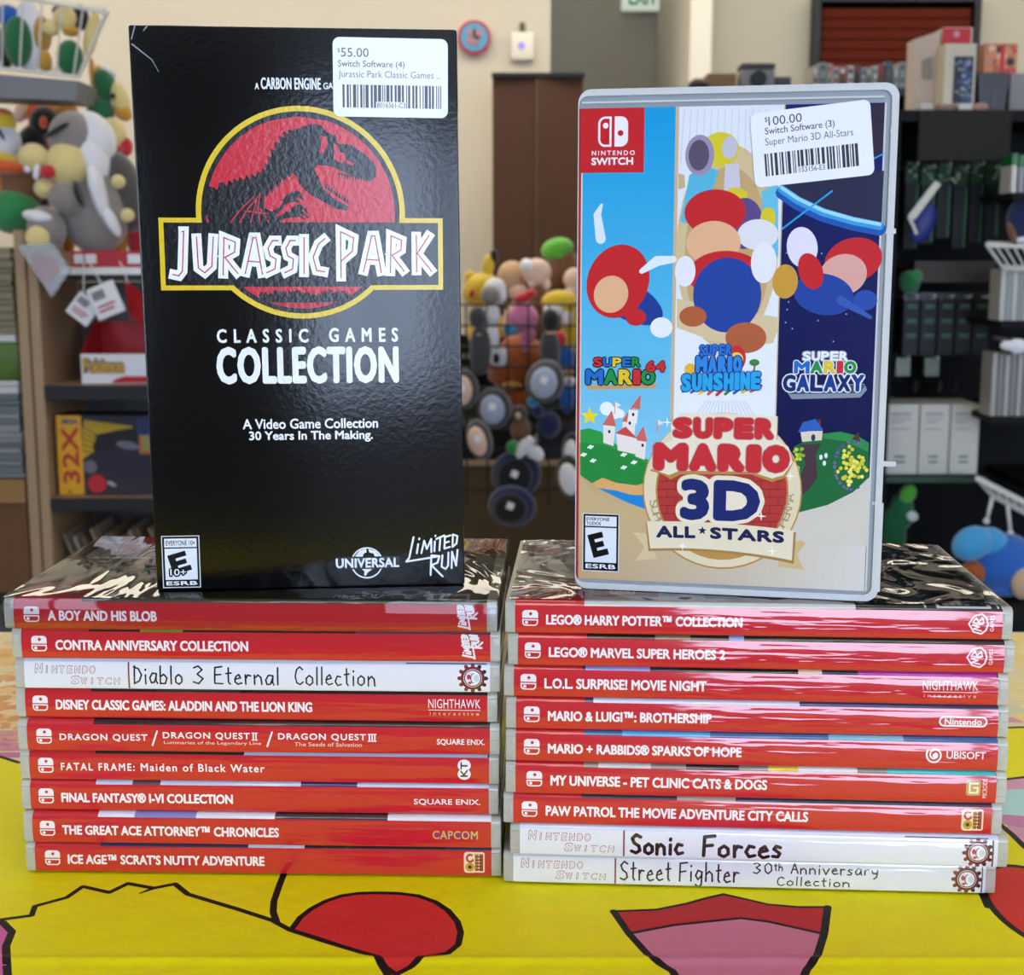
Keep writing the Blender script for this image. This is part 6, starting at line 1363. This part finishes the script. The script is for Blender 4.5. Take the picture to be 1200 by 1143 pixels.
b = NB(); box(b, rx0+.031, at(1152, 560, YP-.16).x, YP-.185, YP-.1805, zs-.012, zs-.001); link('edge_strip', b, mat('edge_green', '#0f3d1c', .5), o, label='green edge strip')
zm = at(1100, 308, YP-.1).z; b = NB(); a, d = at(1072, 306, YP-.1), at(1166, 331, YP-.1); box(b, a.x, d.x, YP-.1, YP-.08, d.z, a.z); link('cross_bar', b, mat('bar_brown', '#3b2f28', .6), root, label='brown cross bar')
for x_ in (1076, 1148):
    b = NB(); c = at(x_, 318, YP-.09); cyl(b, (c.x, YP-.08, c.z), (c.x, YP+.0592, c.z), .005); link('bar_bracket', b, m_rack, root)
zf = at(1150, 700, YP-.3).z; b = NB(); box(b, rx0+.031, rx1-.031, YP-.42, YP+.0595, zf-.02, zf); link('base_shelf', b, m_rack, root)
b = NB(); box(b, rx0+.031, rx1-.031, YP-.40, YP-.37, FZ, zf-.0205); link('kick_panel', b, m_rack, root)
def hung(name, label, px0, py0, px1, py1, Y, body, head, hh, group=None, extra=None, cat='package', hookc=None):
    a, d = corners(px0, py0, px1, py1, Y); root = thing(name, label, cat, ((a.x+d.x)/2, Y, d.z), 0, group); k = mpp(Y)
    b = NB(); box(b, a.x, d.x, Y, Y+.014, d.z, a.z-hh*k-.0004, .001); link('pack', b, body, root)
    b = NB(); box(b, a.x, d.x, Y+.002, Y+.005, a.z-hh*k, a.z); link('header_card', b, head, root)
    xc = (a.x+d.x)/2; b = NB(); tube(b, [V((xc, Y-.035, a.z-.004)), V((xc, Y-.03, a.z-.008)), V((xc, Y-.001, a.z-.008))], .002, 6); cyl(b, (xc, Y+.006, a.z-.008), (xc, YP+.0592, a.z-.008), .002, seg=6); link('hook', b, hookc or WIREW, root)
    if extra: extra(root, a, d, k)
    return root
m_pk, m_gr = mat('pack_black', '#08090a', .55, spec=.3), mat('pack_green', '#123a17', .55, spec=.3, vary=.5, vscale=50)
rr_ = random.Random(21)
spots = ['leftmost, next to the clear game case', 'second from the left', 'third from the left', 'fourth from the left', 'fifth from the left', 'rightmost, beside the wire basket']
for i in range(6):
    x = 1060+i*19; 
    def ex(root, a, d, k, i=i):
        b = NB()
        for q in range(4): p0 = rr_.uniform(0, .7); box(b, a.x+(d.x-a.x)*p0, a.x+(d.x-a.x)*(p0+.28), d.y-.0012, d.y+.0015, a.z-(3+q*4.5)*k-.002, a.z-(3+q*4.5)*k+rr_.uniform(.001, .005))
        link('header_lettering', b, mat('pale_ink', '#7f8c76', .6), root)
        b = NB(); box(b, a.x+(d.x-a.x)*.82, d.x-.0005, d.y-.0012, d.y-.0002, d.z+.004, a.z-26*k); link('edge_stripe', b, mat('stripe_green', '#174d20', .5), root)
    hung('hanging_package', 'black package with green header on the top hooks, '+spots[i], x, 189+(i % 2)*3, x+16, 292-(i % 3)*6, YP-.10-.012*(i % 2), m_pk, m_gr, 24, 'packages with green headers', ex)
root = thing('game_controller', 'blue game pad in a torn white pack hanging among the green-headed packages', 'game pad', at(1080, 270, YP-.20))
b = NB(); k = mpp(YP-.20); ell(b, at(1082, 262, YP-.20), (13*k, 8*k, 24*k), M.Rotation(.35, 3, 'Y')); link('pad', b, mat('pad_blue', '#1d2a78', .5), root, 'all')
b = NB(); prism(b, [at(1065, 252, YP-.225), at(1096, 212, YP-.225), at(1103, 216, YP-.225), at(1072, 258, YP-.225)], (0, .004, 0)); prism(b, [at(1064, 254, YP-.225), at(1067, 252, YP-.225), at(1076, 274, YP-.225), at(1073, 275, YP-.225)], (0, .004, 0)); link('torn_card', fixn(b), mat('torn_white', '#c9c9bb', .6), root, label='torn white card strips')
xg = at(1096.5, 240, YP-.106).x; z0_ = at(1096, 214, YP-.222).z; b = NB(); tube(b, [V((xg, YP-.222, z0_)), V((xg, YP-.2, z0_+.008)), V((xg, YP+.0585, z0_+.008))], .0012, 6); link('hook', b, WIREW, root)
hang5 = ['leftmost', 'second from the left', 'middle', 'second from the right', 'rightmost']
for i in range(5):
    x = 1058+i*20.5
    def ex2(root, a, d, k, i=i):
        A = Art(); PLn = Plane((0, d.y-.0006, 0), (1, 0, 0), (0, 0, 1)); A.rect(a.x+.001, d.z+.001, d.x-.001, a.z-11*k, '#0a0b0c')
        for q in range(9): u = a.x+(d.x-a.x)*(.25+.2*(q % 3)); v = a.z-(16+(q//3)*17)*k; A.rect(u, v-.004, u+.006, v+.004, '#3f6a58'); A.rect(u+.001, v-.002, u+.005, v, '#16201c')
        link('front_print', A.bm(PLn.fn(), eps=6e-5), PRINT_BG, root)
    hung('hanging_package', 'flat black hanging package above the white boxes, '+hang5[i]+' of five', x, 343, x+19, 417, YP-.08, m_pk, mat('pack_top', '#23282b', .4), 9, 'flat black packages above the white boxes', ex2)
for i, x in enumerate((1050, 1084)):
    hung('hanging_package', ('small white and green hanging package under the black row, ' + ('left one', 'right one')[i]), x, 414, x+17, 441, YP-.05, mat('pack_pale', '#8d9688', .5, vary=.4, vscale=60), m_gr, 5, 'small white and green packages')
for i, x in enumerate((1062, 1090, 1108)):
    root = thing('hanger_hook', 'empty black hook sticking out above the white boxes, %s one' % ('left', 'middle', 'right')[i], 'hook', at(x, 455, YP-.05)); c = at(x, 455, YP-.05); b = NB(); tube(b, [V((c.x, YP-.12, c.z+.02)), V((c.x, YP-.11, c.z)), V((c.x, YP+.0515, c.z))], .003, 6); link('rod', b, mat('hook_steel', '#55565a', .3, metal=.8), root); b = NB(); box(b, c.x-.012, c.x+.012, YP+.052, YP+.0595, c.z-.02, c.z+.02); link('back_plate', b, m_rack, root)
wl = ['nearest the clear game case', 'in the middle', 'rightmost']
for i, (a_, d_) in enumerate(((1036, 1076), (1077.5, 1112), (1113.5, 1147))):
    def wa(A, PLn, a_=a_, d_=d_):
        A.rect(*PLn.bx(a_+1, 476, d_-1, 553), '#c9c6ba')
        for y0, y1, f0, f1, c in ((484, 487, .2, .8, '#9a9a94'), (490, 492, .2, .8, '#a3a39c'), (494, 496, .2, .6, '#a3a39c'), (502, 504, .2, .75, '#a3a39c'), (534, 537, .3, .62, '#6f7c70'), (540, 543, .3, .62, '#6f7c70')): A.rect(*PLn.bx(a_+(d_-a_)*f0, y0, a_+(d_-a_)*f1, y1), c)
    carton('white_box', 'plain white upright box on the rack shelf, '+wl[i]+' of three', 'box', a_, 474, d_, 556, YP-.16, .12, mat('box_white', '#c9c6ba', .6), zs, 'white boxes on the rack shelf', wa)
# goods on the rack's top shelf
Yt = YP-.19
def swart(A, PLn):
    A.rect(*PLn.bx(1104, 33, 1138, 53), '#b8202c'); A.rect(*PLn.bx(1104, 53, 1138, 128), '#cfc5b6'); u, v = PLn.px(1121, 40); A.ellipse(u, v, .006, .006, '#b98a90')
carton('console_box', 'tall white box with red top band on the right rack', 'box', 1103.5, 32, 1138, 134, Yt+.08, .09, mat('box_ivory', '#c9bdae', .6), rz1, None, swart)
root = thing('console_box', 'white box with pinkish edge left of the red-topped box', 'box', (at(1085, 134, Yt+.1).x, Yt+.1, rz1))
b = NB(); prism(b, [(at(1070, 100, Yt+.11).x, Yt+.11, rz1), (at(1102, 100, Yt+.07).x, Yt+.07, rz1), (at(1102, 34, Yt+.07).x, Yt+.07, at(1102, 36, Yt+.07).z), (at(1072, 46, Yt+.11).x, Yt+.11, at(1072, 46, Yt+.11).z)], (0, .05, 0)); link('carton', fixn(b), mat('box_ivory2', '#cbb9ab', .6), root)
b = NB(); c0_, c1_ = at(1080, 90, Yt+.09), at(1094, 66, Yt+.08); prism(b, [at(1081, 92, Yt+.09), at(1092, 92, Yt+.078), at(1092, 66, Yt+.078), at(1081, 70, Yt+.09)], (0, .006, 0)); link('printed_figure', fixn(b), mat('grey_print', '#9a8f84', .6), root)
def pha(A, PLn):
    A.rect(*PLn.bx(1117, 66, 1140, 121), '#1b2333'); rr = random.Random(3)
    for q in range(40): u, v = PLn.px(rr.uniform(1120, 1138), rr.uniform(70, 117)); A.ellipse(u, v, .004, .003, rr.choice(('#5d6c9a', '#8d9ac0', '#3c4a6e', '#6f7f78')))
carton('phone_box', 'cream upright box with dark blue picture in front of the red-topped box', 'box', 1106, 51, 1143, 134, Yt+.02, .05, mat('box_cream', '#c3b9a2', .6), rz1, None, pha)
root = thing('pencil_cup', 'dark brown square cup on the right rack holding picture cards', 'cup', (at(1160, 136, Yt+.03).x, Yt+.03, rz1))
x0, x1 = at(1144, 130, Yt+.02).x, at(1181, 130, Yt+.02).x; z1 = at(1160, 85, Yt+.02).z; b = NB()
prism(b, [(x0+.006, Yt+.02, rz1), (x1-.006, Yt+.02, rz1), (x1, Yt+.02, z1), (x0, Yt+.02, z1)], (0, .005, 0)); prism(b, [(x0+.006, Yt+.09, rz1), (x1-.006, Yt+.09, rz1), (x1, Yt+.09, z1), (x0, Yt+.09, z1)], (0, .005, 0))
prism(b, [(x0+.006, Yt+.0252, rz1), (x0+.006, Yt+.0898, rz1), (x0, Yt+.0898, z1), (x0, Yt+.0252, z1)], (.005, 0, 0)); prism(b, [(x1-.006, Yt+.0252, rz1), (x1-.006, Yt+.0898, rz1), (x1, Yt+.0898, z1), (x1, Yt+.0252, z1)], (-.005, 0, 0)); link('cup', fixn(b), mat('cup_brown', '#1d1416', .4), root)
b = NB(); c = at(1164, 126, Yt+.019); box(b, c.x-.004, c.x+.004, Yt+.0185, Yt+.0195, rz1+.01, rz1+.035); link('label', b, mat('cup_label', '#4a4548', .5), root)
def pica(A, PLn):
    A.rect(*PLn.bx(1152, 55, 1190, 134), '#c98a68'); rr = random.Random(8)
    for q in range(26): u, v = PLn.px(rr.uniform(1155, 1187), rr.uniform(57, 88)); A.ellipse(u, v, .008, .007, rr.choice(('#d98a5c', '#3a2a20', '#e0b898', '#b8643a', '#c94a44')))
    A.rect(*PLn.bx(1172, 52, 1177, 90), '#c8242e')
carton('picture_box', 'orange picture box with red stripe standing behind the brown cup', 'box', 1151, 51, 1191, 134, Yt+.11, .03, mat('box_orange', '#b5764e', .6), rz1, None, pica)
carton('grey_carton', 'grey carton at the right edge of the rack top', 'box', 1183, 86, 1212, 134, Yt+.05, .1, mat('box_grey', '#8a8584', .6), rz1)
for n_, (x, y, w_, cc, lb) in enumerate(((1112, 128, 22, '#8c6a58', 'small brown packet lying in front of the cream box on the rack'), (1134, 127, 17, '#c9c6ba', 'small white packet lying in front of the brown cup'), (1152, 130, 18, '#a8745c', 'small reddish packet lying right of the white packet'), (1088, 129, 16, '#b9aea0', 'small pale packet lying left of the brown packet on the rack'))):
    a, d = at(x-w_/2, y, Yt-.02), at(x+w_/2, y, Yt-.02); root = thing('small_packet', lb, 'packet', ((a.x+d.x)/2, Yt-.005, rz1)); b = NB(); box(b, a.x, d.x, Yt-.008, Yt+.014, rz1+.0003, rz1+.011, .002); link('packet', b, mat('packet_%d' % n_, cc, .5), root, 30)
    b = NB(); box(b, a.x+.004, d.x-.004, Yt-.006, Yt+.012, rz1+.0112, rz1+.0118); link('label', b, m_whc, root)
# white wire baskets with cases in them
def basket(label, rim, low, Y, n):
    root = thing('wire_basket', label, 'basket', at(low[0][0]+20, low[0][1], Y)); b = NB()
    tube(b, [at(x, y, Y) for x, y in rim], .0036, 8); tube(b, [at(x, y, Y+.03) for x, y in low], .003, 8); tube(b, [at(x, y-3, Y+.12) for x, y in rim], .0036, 8); tube(b, [at(x, y-3, Y+.12) for x, y in low], .003, 8)
    tube(b, [at(*rim[0], Y), at(rim[0][0], rim[0][1]-3, Y+.12)], .0036, 8); tube(b, [at(*rim[0], Y), at(*low[0], Y+.03)], .003, 8); tube(b, [at(*low[0], Y+.03), at(low[0][0], low[0][1]-3, Y+.12)], .003, 8); tube(b, [at(low[-1][0], low[-1][1], Y+.03), at(low[-1][0], low[-1][1]-3, Y+.12)], .003, 8)
    link('frame', b, WIREW, root)
    for i in range(1, n):
        t = i/n; p = V(rim[0])+(V(rim[-1])-V(rim[0]))*t; q = V(low[0])+(V(low[-1])-V(low[0]))*t
        b = NB(); cyl(b, at(p.x, p.y, Y), at(q.x, q.y, Y+.03), .0022, seg=6); link('wire', b, WIREW, root)
    b = NB(); c = at(low[0][0]+30, low[0][1]-8, Y+.12); box(b, c.x+.03, c.x+.2, Y+.12, YP+.0598, c.z-.008, c.z+.008); link('bracket', b, m_rack, root, label='black bracket')
    return root
YBk = 2.02
basket('white wire basket at the right edge above the row of upright cases', [(1157, 288), (1260, 291)], [(1176, 315), (1262, 318)], YBk, 10)
basket('white wire basket at the right edge above the blue plush', [(1145, 562), (1262, 622)], [(1163, 582), (1268, 638)], YBk, 12)
root = thing('peg_hook', 'white hook under the lower wire basket, left one', 'hook', at(1160, 600, YBk+.03)); b = NB(); cyl(b, at(1163, 583, YBk+.03), at(1156, 611, YBk+.03), .004, .003); ell(b, at(1156, 611, YBk+.03), .006); link('hook', b, WIREW, root, 'all')
root = thing('peg_hook', 'white hook under the lower wire basket, right one', 'hook', at(1183, 612, YBk+.03)); b = NB(); cyl(b, at(1181, 592, YBk+.03), at(1184, 625, YBk+.03), .004, .003); ell(b, at(1184, 625, YBk+.03), .006); link('hook', b, WIREW, root, 'all')
zr = {}
for gi, (py0, py1, n, c1, c2, gl) in enumerate(((180, 226, 6, '#8d8d8a', '#1c6a2c', 'green-topped case standing in the row at the right edge, above the upper wire basket'), (316, 376, 9, '#8b8d88', '#a5a7a0', 'pale slim case standing in the row below the upper wire basket'), (414, 488, 8, '#75756f', '#8f8f88', 'dull grey slim case in the row at the right edge beside the white glove'))):
    Y = YBk+.06; zb_ = at(1190, py1, Y).z
    x_l = at((1187, 1174, 1164)[gi], py1, Y).x; x_r = at(1262, py1, Y).x
    root = thing('small_shelf', 'narrow black ledge at the right edge under the %s row of cases' % ('green-topped', 'upper pale', 'dull grey')[gi], 'shelf', (x_l, Y, zb_)); b = NB(); box(b, x_l-.004, x_r, Y-.01, YP+.0598, zb_-.012, zb_-.0004); link('ledge', b, m_rack, root)
    for i in range(n):
        px = (1187, 1174, 1164)[gi]+i*((8.5, 7, 7.5)[gi]); a = at(px, py0, Y); wv = 6.3*mpp(Y)
        root = thing('slim_case', gl, 'game case', (a.x, Y, zb_), 0, ('green-topped cases at the right edge', 'pale cases below the upper basket', 'grey cases at the right edge')[gi]); top = a.z-(i % 3)*.002
        b = NB(); box(b, a.x, a.x+wv, Y, Y+.06, zb_, top-.0002-(.02 if gi == 0 else 0), .0008); link('case', b, mat('slim_%d_%d' % (gi, i % 2), c1 if i % 2 else ('#c4c4bd', '#b4b5ae', '#9a9a92')[gi], .4), root)
        b = NB(); box(b, a.x, a.x+wv, Y, Y+.06, top-(.0196 if gi == 0 else -.0002), top+(0 if gi == 0 else .0012)); link('top_band', b, mat('slim_top_%d' % gi, c2, .4), root)
plush('plush_glove', 'white plush hand poking in at the right edge between two rows of cases', 'plush toy', YBk+.02, (1190, 408), [('hand', 'white', [(1192, 406, 12, 9, 8), (1180, 405, 8, 6, 6)]), ('arm', 'paleblue', [(1215, 404, 18, 8, 8)])])
rt = bpy.context.scene.objects
root = thing('glove_rod', 'white rod carrying the plush hand at the right edge', 'rod', at(1215, 404, YBk+.06)); b = NB(); cyl(b, at(1215, 404, YBk+.05), V((at(1215, 404, YBk+.05).x, YP+.06, at(1215, 404, YBk+.05).z)), .004); link('rod', b, WIREW, root)
plush('plush_cap_figure', 'dark blue plush half out of frame above the upper wire basket', 'plush toy', YBk+.10, (1196, 284), [('body', 'navy', [(1196, 258, 16, 26, 14)]), ('hand', 'white', [(1198, 282, 12, 5, 8, -6)]), ('arm', 'brown', [(1184, 274, 4, 14, 6, -6, -24)])])
Yq = YP-.30
plush('plush_bluebird', 'large blue plush with pale blue ear and tan spot at the right edge', 'plush toy', Yq, (1170, 700), [('body', 'blue', [(1176, 660, 40, 37, 30), (1178, 690, 34, 8, 24)]), ('ear', 'sky', [(1134, 634, 25, 20, 16, -16, -28), (1158, 634, 22, 18, 16, -8, 20)]), ('beak', 'rust', [(1138, 668, 16, 14, 14, -10)]), ('spot', 'tan', [(1190, 678, 15, 19, 8, -27)]), ('eye', 'black', [(1197, 682, 6, 10, 5, -34)]), ('foot', 'navy', [(1150, 692, 14, 6, 14, -14)])])
plush('plush_frog', 'green plush leaf toy low on the rack behind the clear game case', 'plush toy', YP-.1, (1058, 697), [('body', 'deepgreen', [(1056, 600, 15, 24, 12), (1046, 628, 16, 38, 12)]), ('leaf', 'lime', [(1062, 578, 10, 12, 7, -6, 30)]), ('tag', 'white', [(1066, 603, 7, 6, 2, -12, 30)])])
plush('plush_clover', 'green plush toy on the rack left of the flat black packages', 'plush toy', YP-.12, (1066, 345), [('body', 'deepgreen', [(1066, 331, 12, 14, 9)]), ('leaf', 'green', [(1072, 324, 8, 8, 6, -4)]), ('loop', 'green', [(1066, 322, 2, 3, 26, 22)])])
